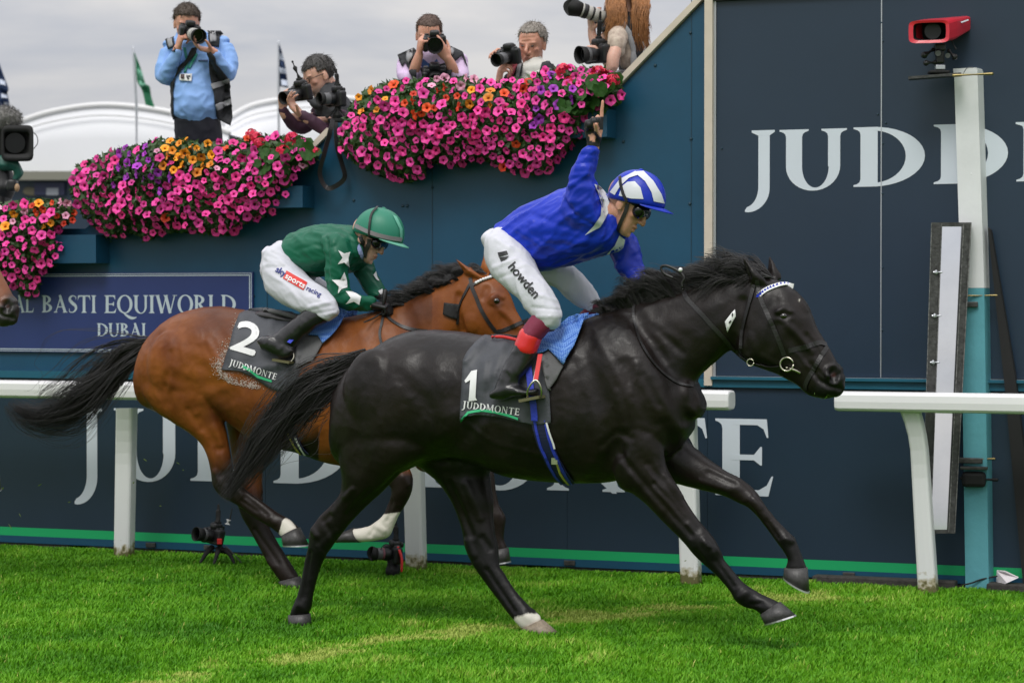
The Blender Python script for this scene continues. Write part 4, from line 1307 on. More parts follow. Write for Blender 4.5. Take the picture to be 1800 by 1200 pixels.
# ------------------------------------------------------------------ horses
def coat_material(name, main, light, point, rough, spec, sheen, white=(.72, .68, .60)):
    m = bpy.data.materials.new(name); m.use_nodes = True
    t = m.node_tree; b = t.nodes['Principled BSDF']
    b.inputs['Roughness'].default_value = rough; b.inputs['Specular IOR Level'].default_value = spec
    b.inputs['Sheen Weight'].default_value = sheen; b.inputs['Sheen Roughness'].default_value = .4
    b.inputs['Sheen Tint'].default_value = (1, .9, .8, 1)
    co = t.nodes.new('ShaderNodeTexCoord')
    n = t.nodes.new('ShaderNodeTexNoise'); n.inputs['Scale'].default_value = 4.5; n.inputs['Detail'].default_value = 5
    t.links.new(co.outputs['Object'], n.inputs['Vector'])
    r = t.nodes.new('ShaderNodeValToRGB'); r.color_ramp.elements[0].position = .32; r.color_ramp.elements[1].position = .68
    r.color_ramp.elements[0].color = (*main, 1); r.color_ramp.elements[1].color = (*light, 1)
    t.links.new(n.outputs['Fac'], r.inputs[0])
    a = t.nodes.new('ShaderNodeAttribute'); a.attribute_name = 'marks'
    sp = t.nodes.new('ShaderNodeSeparateColor'); t.links.new(a.outputs['Color'], sp.inputs[0])
    hn = t.nodes.new('ShaderNodeTexNoise'); hn.inputs['Scale'].default_value = 120; hn.inputs['Detail'].default_value = 3
    mp = t.nodes.new('ShaderNodeMapping'); mp.inputs['Scale'].default_value = (1, 1, .25); t.links.new(co.outputs['Object'], mp.inputs[0]); t.links.new(mp.outputs[0], hn.inputs['Vector'])
    def jag(sock, k):
        x = t.nodes.new('ShaderNodeMath'); x.operation = 'MULTIPLY_ADD'; t.links.new(hn.outputs['Fac'], x.inputs[0]); x.inputs[1].default_value = k; 
        s2 = t.nodes.new('ShaderNodeMath'); s2.operation = 'SUBTRACT'; t.links.new(sock, s2.inputs[0]); s2.inputs[1].default_value = k / 2
        t.links.new(s2.outputs[0], x.inputs[2]); x.use_clamp = True
        return x.outputs[0]
    m1 = t.nodes.new('ShaderNodeMix'); m1.data_type = 'RGBA'; t.links.new(sp.outputs['Red'], m1.inputs[0]); t.links.new(r.outputs[0], m1.inputs[6]); m1.inputs[7].default_value = (*point, 1)
    g2 = t.nodes.new('ShaderNodeMapRange'); t.links.new(jag(sp.outputs['Green'], .5), g2.inputs[0]); g2.inputs[1].default_value = .35; g2.inputs[2].default_value = .65
    m2 = t.nodes.new('ShaderNodeMix'); m2.data_type = 'RGBA'; t.links.new(g2.outputs[0], m2.inputs[0]); t.links.new(m1.outputs[2], m2.inputs[6]); m2.inputs[7].default_value = (*white, 1)
    m3 = t.nodes.new('ShaderNodeMix'); m3.data_type = 'RGBA'; t.links.new(sp.outputs['Blue'], m3.inputs[0]); t.links.new(m2.outputs[2], m3.inputs[6]); m3.inputs[7].default_value = (.075, .018, .016, 1)
    rr_ = t.nodes.new('ShaderNodeMapRange'); rr_.inputs[3].default_value = rough - .09; rr_.inputs[4].default_value = rough + .16; rr_.inputs[1].default_value = .3; rr_.inputs[2].default_value = .7
    n5 = t.nodes.new('ShaderNodeTexNoise'); n5.inputs['Scale'].default_value = 11; n5.inputs['Detail'].default_value = 7; n5.inputs['Roughness'].default_value = .7; t.links.new(co.outputs['Object'], n5.inputs['Vector'])
    t.links.new(n5.outputs['Fac'], rr_.inputs[0]); t.links.new(rr_.outputs[0], b.inputs['Roughness'])
    t.links.new(m3.outputs[2], b.inputs['Base Color'])
    bp = t.nodes.new('ShaderNodeBump'); bp.inputs['Strength'].default_value = .12; bp.inputs['Distance'].default_value = .006
    t.links.new(hn.outputs['Fac'], bp.inputs['Height'])
    b2 = t.nodes.new('ShaderNodeBump'); b2.inputs['Strength'].default_value = .14; b2.inputs['Distance'].default_value = .012
    n6 = t.nodes.new('ShaderNodeTexNoise'); n6.inputs['Scale'].default_value = 22; n6.inputs['Detail'].default_value = 7; n6.inputs['Roughness'].default_value = .62; n6.inputs['Distortion'].default_value = .6; t.links.new(co.outputs['Object'], n6.inputs['Vector'])
    t.links.new(n6.outputs['Fac'], b2.inputs['Height']); t.links.new(bp.outputs[0], b2.inputs['Normal']); t.links.new(b2.outputs[0], b.inputs['Normal'])
    return m
M_coat_black = coat_material('black_coat', (.0055, .0040, .0034), (.0120, .0078, .0062), (.0045, .004, .004), .37, .30, .0)
M_coat_bay = coat_material('bay_coat', (.135, .035, .008), (.285, .088, .016), (.014, .0085, .0065), .40, .28, .0)
M_coat_bay2 = coat_material('light_bay_coat', (.15, .040, .012), (.22, .066, .018), (.012, .010, .009), .4, .5, .08)
M_hair = mat('black_horse_hair', (.010, .0085, .008), .42, spec=.6)
M_hair_brown = mat('dark_brown_mane', (.022, .012, .008), .45, spec=.5)
M_hoof = mat('dark_hoof', (.045, .043, .042), .45, var=.3, vscale=40, bump=.2, bscale=120, bstretch=(1, 1, .2))
M_hoof_pale = mat('pale_hoof', (.26, .21, .15), .5, var=.35, vscale=60)
M_shoe = mat('alloy_shoe', (.62, .62, .62), .35, metal=.8)
M_eye = mat('dark_eye', (.008, .005, .004), .06, spec=.8, coat=.6)
M_leather = mat('black_leather', (.012, .011, .011), .4, bump=.15, bscale=200)
M_bit = mat('bit_metal', (.55, .52, .42), .25, metal=.95)
M_pad = mat('padding_mark', (.45, .42, .36), .8)

def gauss_mark(x, y, pts, r):
    d = np.full(len(x), 1e9)
    for p in pts: d = np.minimum(d, np.hypot(x - p[0], y - p[1]))
    return d

def make_horse(S, pl, coat, label, hair, name='horse', cat='horse', group=None):
    g = thing(name, pl.at(pl.uz(*S['base'])[0], 0), label, cat, group)
    bm = new()
    for k in ('trunk', 'neck', 'head'):
        edgeloft(bm, pl, S[k], sub=6, p=2.2 if k == 'trunk' else 2.1, n=60)
    for rows in S['legs']:
        edgeloft(bm, pl, rows, sub=6, p=2.0, n=28)
    for rows in S['ears']:
        edgeloft(bm, pl, rows, sub=4, p=2.0, n=14)
    for (px, py, w, rx, ry, rz) in S.get('lumps', ()):
        for s in (1, -1):
            ell(bm, pl.pt(px, py, 0) + pl.n * w * s, rx, ry, rz, (pl.t, pl.n, V((0, 0, 1))))
    me = remesh(bm, .0084, 3, .5)
    co = get_co(me); x, y = proj_np(co)
    tm = np.clip(S['trunkmask'](x, y), .10, 1)
    taubin(me, 40, tm)
    sculpt(me, pl, [(p_, r_ * (1.35 if r_ > 9 else 1.15), a_ * (.95 if r_ > 9 else 1.5)) for p_, r_, a_ in S['strokes']])
    taubin(me, 4, np.clip(tm, .2, 1))
    wrinkle(me, .0040, 5.5, S['seed'], ridge=False, mask=np.clip(tm, .25, 1))
    wrinkle(me, .0020, 11, S['seed'] + 5, ridge=True, mask=np.clip(tm, .4, 1))
    taubin(me, 2)
    if S.get('strokes1'): sculpt(me, pl, S['strokes1'], both=False)
    body = link_mesh('body', me, coat, g, True)
    co = get_co(me); x, y = proj_np(co)
    w = (co - np.array(pl.o)) @ np.array(pl.n)
    R, G, B = S['marks'](x, y, w)
    at = me.attributes.new('marks', 'FLOAT_COLOR', 'POINT')
    a = np.stack([np.clip(R, 0, 1), np.clip(G, 0, 1), np.clip(B, 0, 1), np.ones(len(x))], 1)
    at.data.foreach_set('color', a.astype(np.float32).ravel())
    bv = bvh_of(body)
    # eyes (one each side) set in their lids
    p, nn = hit(bv, *S['eye'])
    for s in (1, -1):
        q = p if s > 0 else p - pl.n * 2 * pl.w_of(p)
        n2 = nn if s > 0 else nn - pl.n * 2 * nn.dot(pl.n)
        bm = new(); ell(bm, q - n2 * .010, .021, .019, .017); ob('eye', bm, M_eye, g, True)
    # hooves with alloy plates
    for (cor, w_, m_) in S['hooves']:
        ht, ft, toe, hb = [pl.pt(a_[0], a_[1], w_) for a_ in cor]
        def ring(a_, b_, hw, k=1.0, p=2.3):
            c = (a_ + b_) / 2; e = (b_ - a_) / 2
            res = []
            for j in range(20):
                f = 2 * math.pi * j / 20
                cx, sx = math.cos(f), math.sin(f)
                res.append(c + e * math.copysign(abs(cx) ** (2 / p), cx) * k + pl.n * hw * math.copysign(abs(sx) ** (2 / p), sx) * k)
            return res
        bm = new()
        rs = [ring(ht, ft, .042, .8), ring(ht, ft, .044), ring(ht * .5 + hb * .5, ft * .5 + toe * .5, .052), ring(hb, toe, .060), ring(hb, toe, .060, .85)]
        rings(bm, rs)
        hf = ob('hoof', bm, m_, g, True)
        dn = ((hb + toe) / 2 - (ht + ft) / 2).normalized()
        bm = new()
        A = ring(hb, toe, .061, 1.01); Bq = [q + dn * .008 for q in A]; Cq = [q + dn * .008 for q in ring(hb, toe, .061, .72)]; Dq = ring(hb, toe, .061, .72)
        rings(bm, [A, Bq, Cq, Dq], closed=True)
        ob('horseshoe', bm, M_shoe, hf)
    # tail
    r = np.random.default_rng(S['seed'])
    lines = []
    T = catmull(S['tail'], 5)      # x, y, w, spread px
    K = len(T)
    n_hair = S['nhair']
    clumps = [(r.normal(0, .42), r.normal(0, .45), r.uniform(0, 6.28), r.uniform(.6, 1.9)) for _ in range(70)]
    spine_px = T[:, :2]
    for i in range(n_hair):
        end = r.beta(3.2, 1.3) if i > n_hair * .2 else r.uniform(.3, .8)
        kk = max(6, int(K * (.25 + .75 * end)))
        cl_ = clumps[r.integers(len(clumps))]
        u = cl_[0] + r.normal(0, .075); v = cl_[1] + r.normal(0, .09)
        ph, fr = cl_[2] + r.normal(0, .25), cl_[3] + r.normal(0, .08)
        ln = []
        stray = 1 + (r.random() < .16) * r.uniform(.2, 1.0)
        for k in range(0, kk):
            f = k / (K - 1)
            a_ = T[k]; d = T[min(k + 1, K - 1)][:2] - T[max(k - 1, 0)][:2]; d /= np.hypot(*d) + 1e-9
            sp_ = a_[3] * stray
            o_ = u * sp_ * (.75 + .25 * math.sin(f * 5 * fr + ph)) + sp_ * .12 * math.sin(f * 11 * fr + ph * 2)
            px, py = a_[0] - d[1] * o_, a_[1] + d[0] * o_
            ln.append(tuple(pl.pt(px, py, a_[2] + v * sp_ * .0016 + .01 * math.sin(f * 7 + ph))))
        lines.append(np.array(ln))
    strands('tail', lines, .0021, .0005, hair, g)
    # mane: rooted along the crest, blown back
    lines = []
    for (root, comb, num, length, up) in S['mane']:
        Cc = catmull(root, 10)
        mc = [(r.normal(0, 12), r.uniform(.45, 1.15), r.normal(0, .014), r.uniform(.15, 1.15)) for _ in range(max(8, num // 22))]
        num = int(num * 1.5)
        for i in range(num):
            q_ = r.random(); k = q_ * (len(Cc) - 1); c_ = mc[min(len(mc) - 1, int(q_ * len(mc) + r.normal(0, .8))) if q_ * len(mc) > 1 else 0]; a_ = Cc[int(k)] + (Cc[min(int(k) + 1, len(Cc) - 1)] - Cc[int(k)]) * (k % 1)
            L_ = length * c_[1] * r.uniform(.8, 1.1); wv = c_[2] + r.normal(0, .004)
            lift = up * c_[3] * r.uniform(.8, 1.15)
            p0 = np.array((a_[0], a_[1])); ww = a_[2] + wv
            ang = math.radians(comb + c_[0] + r.normal(0, 5))
            ln = []
            for j in range(7):
                f = j / 6
                px = p0[0] + math.cos(ang) * L_ * f + r.normal(0, .35)
                py = p0[1] + 3 - math.sin(ang) * L_ * f - lift * math.sin(f * 2.2) + (L_ * .22) * f * f
                ln.append(tuple(pl.pt(px, py, ww + wv * f * 1.5)))
            lines.append(np.array(ln))
    if lines: strands('mane', lines, .0017, .0005, S.get('mane_mat', hair), g)
    return g, body, bv

# traced outlines -------------------------------------------------
HEAD = [(1333, 476, 1296, 600, 0, .075), (1352, 487, 1299, 616, 0, .092), (1374, 495, 1308, 632, 0, .100), (1394, 507, 1326, 643, 0, .104), (1416, 530, 1347, 651, 0, .098), (1427, 552, 1364, 657, 0, .082), (1436, 575, 1381, 666, 0, .068),
        (1447, 594, 1397, 674, 0, .060), (1458, 612, 1409, 684, 0, .056), (1469, 632, 1420, 694, 0, .058), (1480, 650, 1436, 699, 0, .056), (1486, 662, 1452, 701, 0, .048), (1484, 674, 1466, 698, 0, .03)]
black_near_hind = [(598, 720, 760, 745, .13, .10), (594, 765, 764, 785, .13, .125), (597, 806, 742, 806, .125, .115), (601, 842, 707, 828, .12, .095), (597, 868, 675, 861, .11, .075), (580, 889, 647, 887, .10, .058), (560, 909, 623, 911, .095, .048),
                   (545, 933, 602, 937, .09, .046), (542, 958, 583, 962, .085, .040), (536, 985, 569, 984, .08, .031), (531, 1012, 559, 1011, .075, .028), (523, 1044, 551, 1045, .07, .030), (514, 1066, 548, 1065, .065, .037), (509, 1080, 543, 1079, .06, .034)]
black_far_hind = [(700, 760, 862, 770, -.13, .11), (716, 800, 864, 812, -.12, .12), (745, 826, 861, 834, -.12, .105), (768, 845, 861, 852, -.11, .09), (787, 870, 865, 878, -.10, .072), (801, 898, 867, 906, -.10, .058), (812, 932, 871, 938, -.09, .048),
                  (817, 962, 876, 962, -.09, .046), (830, 991, 879, 991, -.08, .040), (849, 1019, 888, 1006, -.075, .032), (867, 1043, 899, 1024, -.07, .029), (884, 1066, 914, 1046, -.065, .030), (903, 1090, 937, 1071, -.06, .037), (915, 1103, 951, 1086, -.06, .034)]
black_near_fore = [(1058, 690, 1160, 655, .04, .10), (1064, 745, 1168, 706, .085, .115), (1072, 800, 1168, 756, .11, .112), (1080, 840, 1168, 792, .12, .10), (1096, 862, 1173, 818, .125, .084), (1112, 868, 1180, 834, .125, .073), (1136, 887, 1190, 851, .13, .062), (1166, 918, 1211, 888, .12, .052), (1196, 947, 1234, 920, .115, .044),
                   (1212, 966, 1254, 943, .11, .046), (1227, 983, 1265, 963, .105, .044), (1243, 997, 1272, 981, .10, .033), (1260, 1012, 1284, 996, .095, .029), (1281, 1036, 1305, 1021, .09, .030), (1293, 1056, 1323, 1034, .085, .038), (1309, 1067, 1338, 1043, .085, .033), (1326, 1071, 1354, 1050, .085, .034), (1338, 1080, 1370, 1058, .085, .04)]
black_far_fore = [(1135, 800, 1195, 735, -.13, .10), (1172, 842, 1212, 772, -.13, .10), (1200, 853, 1232, 794, -.125, .08), (1228, 860, 1256, 813, -.12, .066), (1254, 866, 1282, 829, -.115, .056), (1278, 874, 1304, 840, -.11, .048), (1297, 883, 1322, 856, -.11, .043),
                  (1315, 892, 1336, 872, -.105, .045), (1331, 907, 1349, 891, -.10, .038), (1345, 925, 1364, 911, -.10, .030), (1356, 940, 1379, 925, -.10, .029), (1366, 954, 1396, 942, -.10, .037), (1376, 968, 1403, 957, -.10, .033), (1384, 983, 1411, 977, -.10, .034), (1380, 997, 1419, 998, -.10, .04)]
BK = dict(
    base=(900, 1090), seed=2, eye=(1377.5, 555),
    trunk=[(603, 680, 596, 752, 0, .09), (622, 646, 600, 808, 0, .19), (650, 622, 640, 830, 0, .245), (690, 595, 690, 835, 0, .275), (735, 580, 740, 815, 0, .28), (790, 581, 800, 806, 0, .275), (845, 589, 856, 822, 0, .275), (900, 596, 898, 838, 0, .29), (955, 592, 960, 846, 0, .295), (1008, 574, 1026, 849, 0, .28),
           (1042, 557, 1082, 845, 0, .26), (1085, 547, 1130, 825, 0, .25), (1128, 560, 1178, 800, 0, .23), (1172, 610, 1208, 768, 0, .19), (1204, 655, 1220, 735, 0, .12)],
    neck=[(1042, 560, 1190, 790, 0, .17), (1078, 547, 1221, 715, 0, .145), (1113, 533, 1227, 668, 0, .115), (1147, 527, 1246, 648, 0, .098), (1196, 512, 1266, 631, 0, .090), (1246, 498, 1285, 616, 0, .086), (1290, 488, 1304, 620, 0, .08), (1325, 480, 1320, 630, 0, .075)],
    head=HEAD, legs=[black_near_hind, black_far_hind, black_near_fore, black_far_fore],
    ears=[[(1318, 496, 1352, 500, .055, .020), (1313, 482, 1343, 488, .06, .024), (1308, 466, 1327, 472, .063, .018), (1305, 453, 1312, 457, .065, .008), (1305, 449, 1308, 451, .065, .004)],
          [(1347, 484, 1375, 490, -.055, .020), (1349, 474, 1372, 480, -.06, .023), (1350, 463, 1364, 467, -.063, .017), (1351, 452, 1357, 455, -.065, .007), (1352, 448, 1354, 450, -.065, .004)]],
    lumps=[(1330, 600, .060, .075, .045, .085), (1375, 548, .082, .035, .022, .03), (1462, 660, .045, .03, .02, .03), (1140, 690, .14, .13, .08, .17), (1075, 690, .15, .15, .09, .2), (690, 690, .19, .17, .10, .22)],
    strokes=[([(1113, 548), (1150, 610), (1180, 680), (1200, 735)], 16, -14), ([(1026, 590), (1046, 660), (1068, 730), (1085, 790)], 20, -11), ([(1060, 620), (1095, 690), (1125, 750)], 26, 8), ([(1100, 640), (1128, 700), (1150, 745)], 13, -8), ([(1085, 790), (1062, 815), (1045, 845)], 16, -12),
             ([(1055, 740), (1062, 790)], 30, 8), ([(1125, 770), (1160, 790)], 26, 9), ([(1168, 745), (1185, 790)], 12, -10), ([(1195, 700), (1204, 745)], 20, 6),
             ([(1040, 604), (1070, 650), (1096, 715), (1110, 780)], 10, -4), ([(1062, 596), (1096, 655), (1126, 720), (1136, 760)], 10, -4), ([(1085, 690), (1100, 750)], 9, 3.5), ([(1130, 660), (1158, 712)], 9, -4), ([(1010, 640), (1030, 720), (1040, 800)], 12, -4), ([(985, 660), (1000, 760)], 14, 3), ([(1090, 560), (1140, 590)], 10, -4), ([(1180, 560), (1230, 590)], 12, 3), ([(1150, 575), (1200, 620)], 9, -4), ([(700, 660), (745, 700), (770, 745)], 14, -5), ([(790, 640), (800, 700)], 20, -3), ([(1060, 780), (1085, 760), (1110, 770)], 8, -4), ([(820, 745), (870, 780), (960, 800)], 6, 2.5), ([(1120, 640), (1110, 690)], 8, 3),
             ([(770, 800), (812, 768), (842, 720), (852, 690)], 20, -13), ([(755, 760), (800, 740)], 30, 7), ([(648, 650), (633, 730), (630, 820)], 18, -9), ([(745, 605), (728, 690), (735, 780)], 22, -8), ([(690, 640), (682, 740)], 34, 6), ([(690, 800), (660, 850)], 20, 6),
             ([(700, 835), (650, 878), (612, 905)], 9, -6), ([(602, 880), (570, 915)], 8, -5), ([(1090, 800), (1150, 870), (1215, 940)], 8, -6), ([(1140, 815), (1180, 868), (1226, 930)], 8, -5), ([(1110, 835), (1160, 895)], 12, 5),
             ([(1258, 985), (1290, 1030)], 5, -4.5), ([(1348, 915), (1368, 945)], 5, -4), ([(545, 970), (534, 1050)], 5, -4.5), ([(855, 1000), (905, 1075)], 5, -4.5), ([(1240, 955), (1252, 970)], 9, 4), ([(590, 935), (570, 955)], 9, 4),
             ([(1292, 598), (1250, 650), (1215, 705)], 13, -9), ([(1300, 560), (1230, 610), (1170, 660)], 22, 6), ([(1260, 515), (1200, 540), (1130, 560)], 16, -5), ([(1305, 530), (1303, 575), (1312, 615)], 11, -11), ([(1328, 590), (1336, 620)], 28, 7),
             ([(1385, 572), (1408, 596), (1428, 616)], 8, 7), ([(1392, 596), (1412, 628)], 13, -7), ([(1366, 548), (1378, 541), (1391, 548)], 6, 6), ([(1366, 560), (1380, 566), (1392, 560)], 5, 3.5), ([(1377, 555)], 1, 0), ([(1400, 525), (1412, 545)], 13, -6), ([(1362, 530), (1355, 545)], 12, -7),
             ([(1463, 652), (1468, 660), (1464, 667)], 9, -19), ([(1455, 648), (1466, 643), (1476, 650)], 6, 6), ([(1455, 660), (1462, 673)], 6, 5), ([(1479, 684), (1458, 679), (1440, 668), (1430, 654)], 5, -7), ([(1450, 690), (1440, 690)], 10, 4), ([(1430, 630), (1445, 655)], 12, 4),
             ([(1317, 486), (1309, 462)], 5, -7), ([(1352, 480), (1353, 460)], 4, -6), ([(930, 620), (935, 800)], 60, 4), ([(1236, 948), (1246, 960)], 7, 5), ([(1222, 968), (1236, 984)], 5, -4), ([(1258, 962), (1270, 978)], 5, 4), ([(1300, 1050), (1312, 1040)], 8, 4), ([(1318, 1062), (1338, 1060)], 5, -4), ([(1325, 876), (1338, 890)], 8, 4), ([(1312, 884), (1326, 902)], 5, -4), ([(1380, 946), (1392, 950)], 7, 4), ([(548, 928), (556, 942)], 7, 6), ([(575, 925), (590, 945)], 8, -5), ([(560, 960), (574, 985)], 6, 4), ([(527, 1064), (535, 1072)], 8, 4), ([(822, 950), (832, 975)], 8, 5), ([(848, 945), (862, 965)], 7, -5), ([(920, 1078), (930, 1086)], 8, 4), ([(1150, 850), (1178, 880), (1205, 915)], 6, -6), ([(1170, 835), (1200, 872)], 6, 5), ([(1245, 830), (1290, 850)], 7, -5), ([(1230, 845), (1280, 862)], 7, 4), ([(790, 850), (815, 905), (830, 940)], 8, -6), ([(820, 850), (845, 910)], 9, 5), ([(620, 860), (585, 900)], 7, 6), ([(650, 860), (615, 895)], 6, -5), ([(1345, 500), (1362, 515)], 10, -4), ([(1400, 512), (1420, 545)], 6, 4), ([(1358, 575), (1352, 610)], 10, -5), ([(1340, 625), (1365, 640)], 8, 4), ([(1418, 590), (1432, 610), (1440, 625)], 6, -5), ([(1425, 640), (1448, 662)], 5, -4), ([(1400, 620), (1420, 645)], 5, 3), ([(880, 640), (870, 780)], 26, -4), ([(1000, 620), (1040, 800)], 26, 3)],
    hooves=[([(508, 1080), (544, 1078), (546, 1101), (509, 1099)], .06, M_hoof), ([(917, 1106), (953, 1088), (980, 1112), (945, 1119)], -.06, M_hoof_pale), ([(1337, 1080), (1371, 1057), (1397, 1080), (1345, 1096)], .085, M_hoof), ([(1379, 997), (1419, 997), (1422, 1039), (1378, 1012)], -.10, M_hoof)],
    tail=[(648, 622, 0, 7), (622, 640, 0, 16), (585, 664, 0, 34), (545, 690, .02, 44), (505, 722, .03, 44), (470, 765, .04, 38), (440, 812, .05, 30), (412, 850, .06, 26), (385, 882, .07, 20)], nhair=1700,
    mane=[([(1062, 556, .01), (1085, 550, .01), (1113, 540, .01), (1130, 534, .01)], 158, 700, 36, 18), ([(1113, 540, .015), (1147, 532, .015), (1175, 524, .015), (1196, 519, .015)], 150, 1000, 58, 30), ([(1180, 520, .015), (1230, 509, .015), (1275, 499, .015), (1310, 486, .01), (1335, 480, .0)], 168, 1500, 92, 24), ([(1318, 480, 0), (1345, 480, 0), (1362, 488, 0)], 178, 380, 60, 20)],
)
def bk_marks(x, y, w):
    d = gauss_mark(x, y, [(930, 1096), (944, 1096), (918, 1100)], 1)
    G = np.clip((26 - d) / 14, 0, 1) * (w < 0)
    G = np.maximum(G, .48 * np.clip((9 - np.hypot((x - 1405) / 1.0, (y - 527) / 1.6)) / 9, 0, 1) * (w > -.06))
    B = .7 * np.clip((6 - np.hypot(x - 1465, y - 659)) / 5, 0, 1)
    R = np.clip((y - 900) / 60, 0, 1)
    R = np.maximum(R, np.clip(((x - 1448) + (y - 640) * .75) / 24, 0, 1) * (x > 1330) * (y < 760))
    return R, G, B
BK['marks'] = bk_marks
BK['trunkmask'] = lambda x, y: np.clip((1210 - x) / 60, 0, 1) * np.clip((860 - y) / 40, 0, 1) + .5 * ((x > 1150) & (x < 1300) & (y < 760))

def hx(p): return ((p[0] - 1334) * .765 + 829, (p[1] - 519) * .765 + 502)
def headmap(rows, k=.86):
    res = []
    for r in rows:
        a, b_ = hx(r[0:2]), hx(r[2:4]); res.append((*a, *b_, r[4] * k, r[5] * k))
    return res
bay_near_hind = [(246, 655, 380, 640, .13, .11), (248, 688, 396, 690, .13, .125), (275, 722, 392, 716, .125, .11), (308, 744, 393, 740, .12, .09), (332, 760, 397, 758, .115, .076), (353, 779, 401, 778, .105, .060), (365, 802, 406, 806, .10, .052),
                 (371, 830, 410, 832, .09, .048), (375, 854, 410, 848, .09, .047), (389, 872, 424, 853, .085, .042), (417, 888, 440, 866, .08, .032), (443, 907, 463, 882, .075, .030), (472, 924, 488, 900, .07, .037), (487, 935, 509, 912, .07, .034), (496, 944, 524, 925, .07, .038)]
bay_far_hind = [(395, 715, 480, 735, -.12, .10), (402, 760, 470, 770, -.12, .085), (408, 800, 464, 805, -.11, .065), (413, 835, 461, 840, -.10, .05), (413, 868, 462, 872, -.09, .047), (424, 905, 468, 900, -.085, .042), (438, 930, 474, 922, -.08, .032), (453, 957, 486, 946, -.075, .030), (466, 981, 500, 970, -.07, .032), (481, 1005, 515, 996, -.065, .038), (493, 1021, 525, 1012, -.06, .034)]
bay_near_fore = [(600, 735, 680, 720, .12, .10), (612, 785, 690, 762, .12, .09), (640, 822, 702, 792, .12, .07), (670, 843, 716, 815, .11, .056), (687, 857, 725, 838, .11, .05), (687, 872, 724, 862, .105, .048), (681, 888, 715, 884, .10, .035), (673, 905, 702, 904, .10, .031), (658, 918, 694, 922, .095, .033), (645, 925, 684, 943, .09, .038), (634, 927, 662, 950, .09, .034), (619, 929, 636, 953, .09, .038)]
bay_far_fore = [(735, 770, 750, 830, -.12, .09), (785, 772, 785, 822, -.12, .075), (828, 782, 822, 822, -.11, .055), (858, 800, 836, 832, -.11, .048), (868, 830, 840, 845, -.10, .044), (872, 862, 846, 868, -.10, .031), (878, 888, 850, 892, -.10, .031), (889, 908, 853, 912, -.10, .038), (887, 930, 859, 934, -.10, .033), (886, 947, 862, 953, -.10, .035), (892, 962, 864, 966, -.10, .04)]
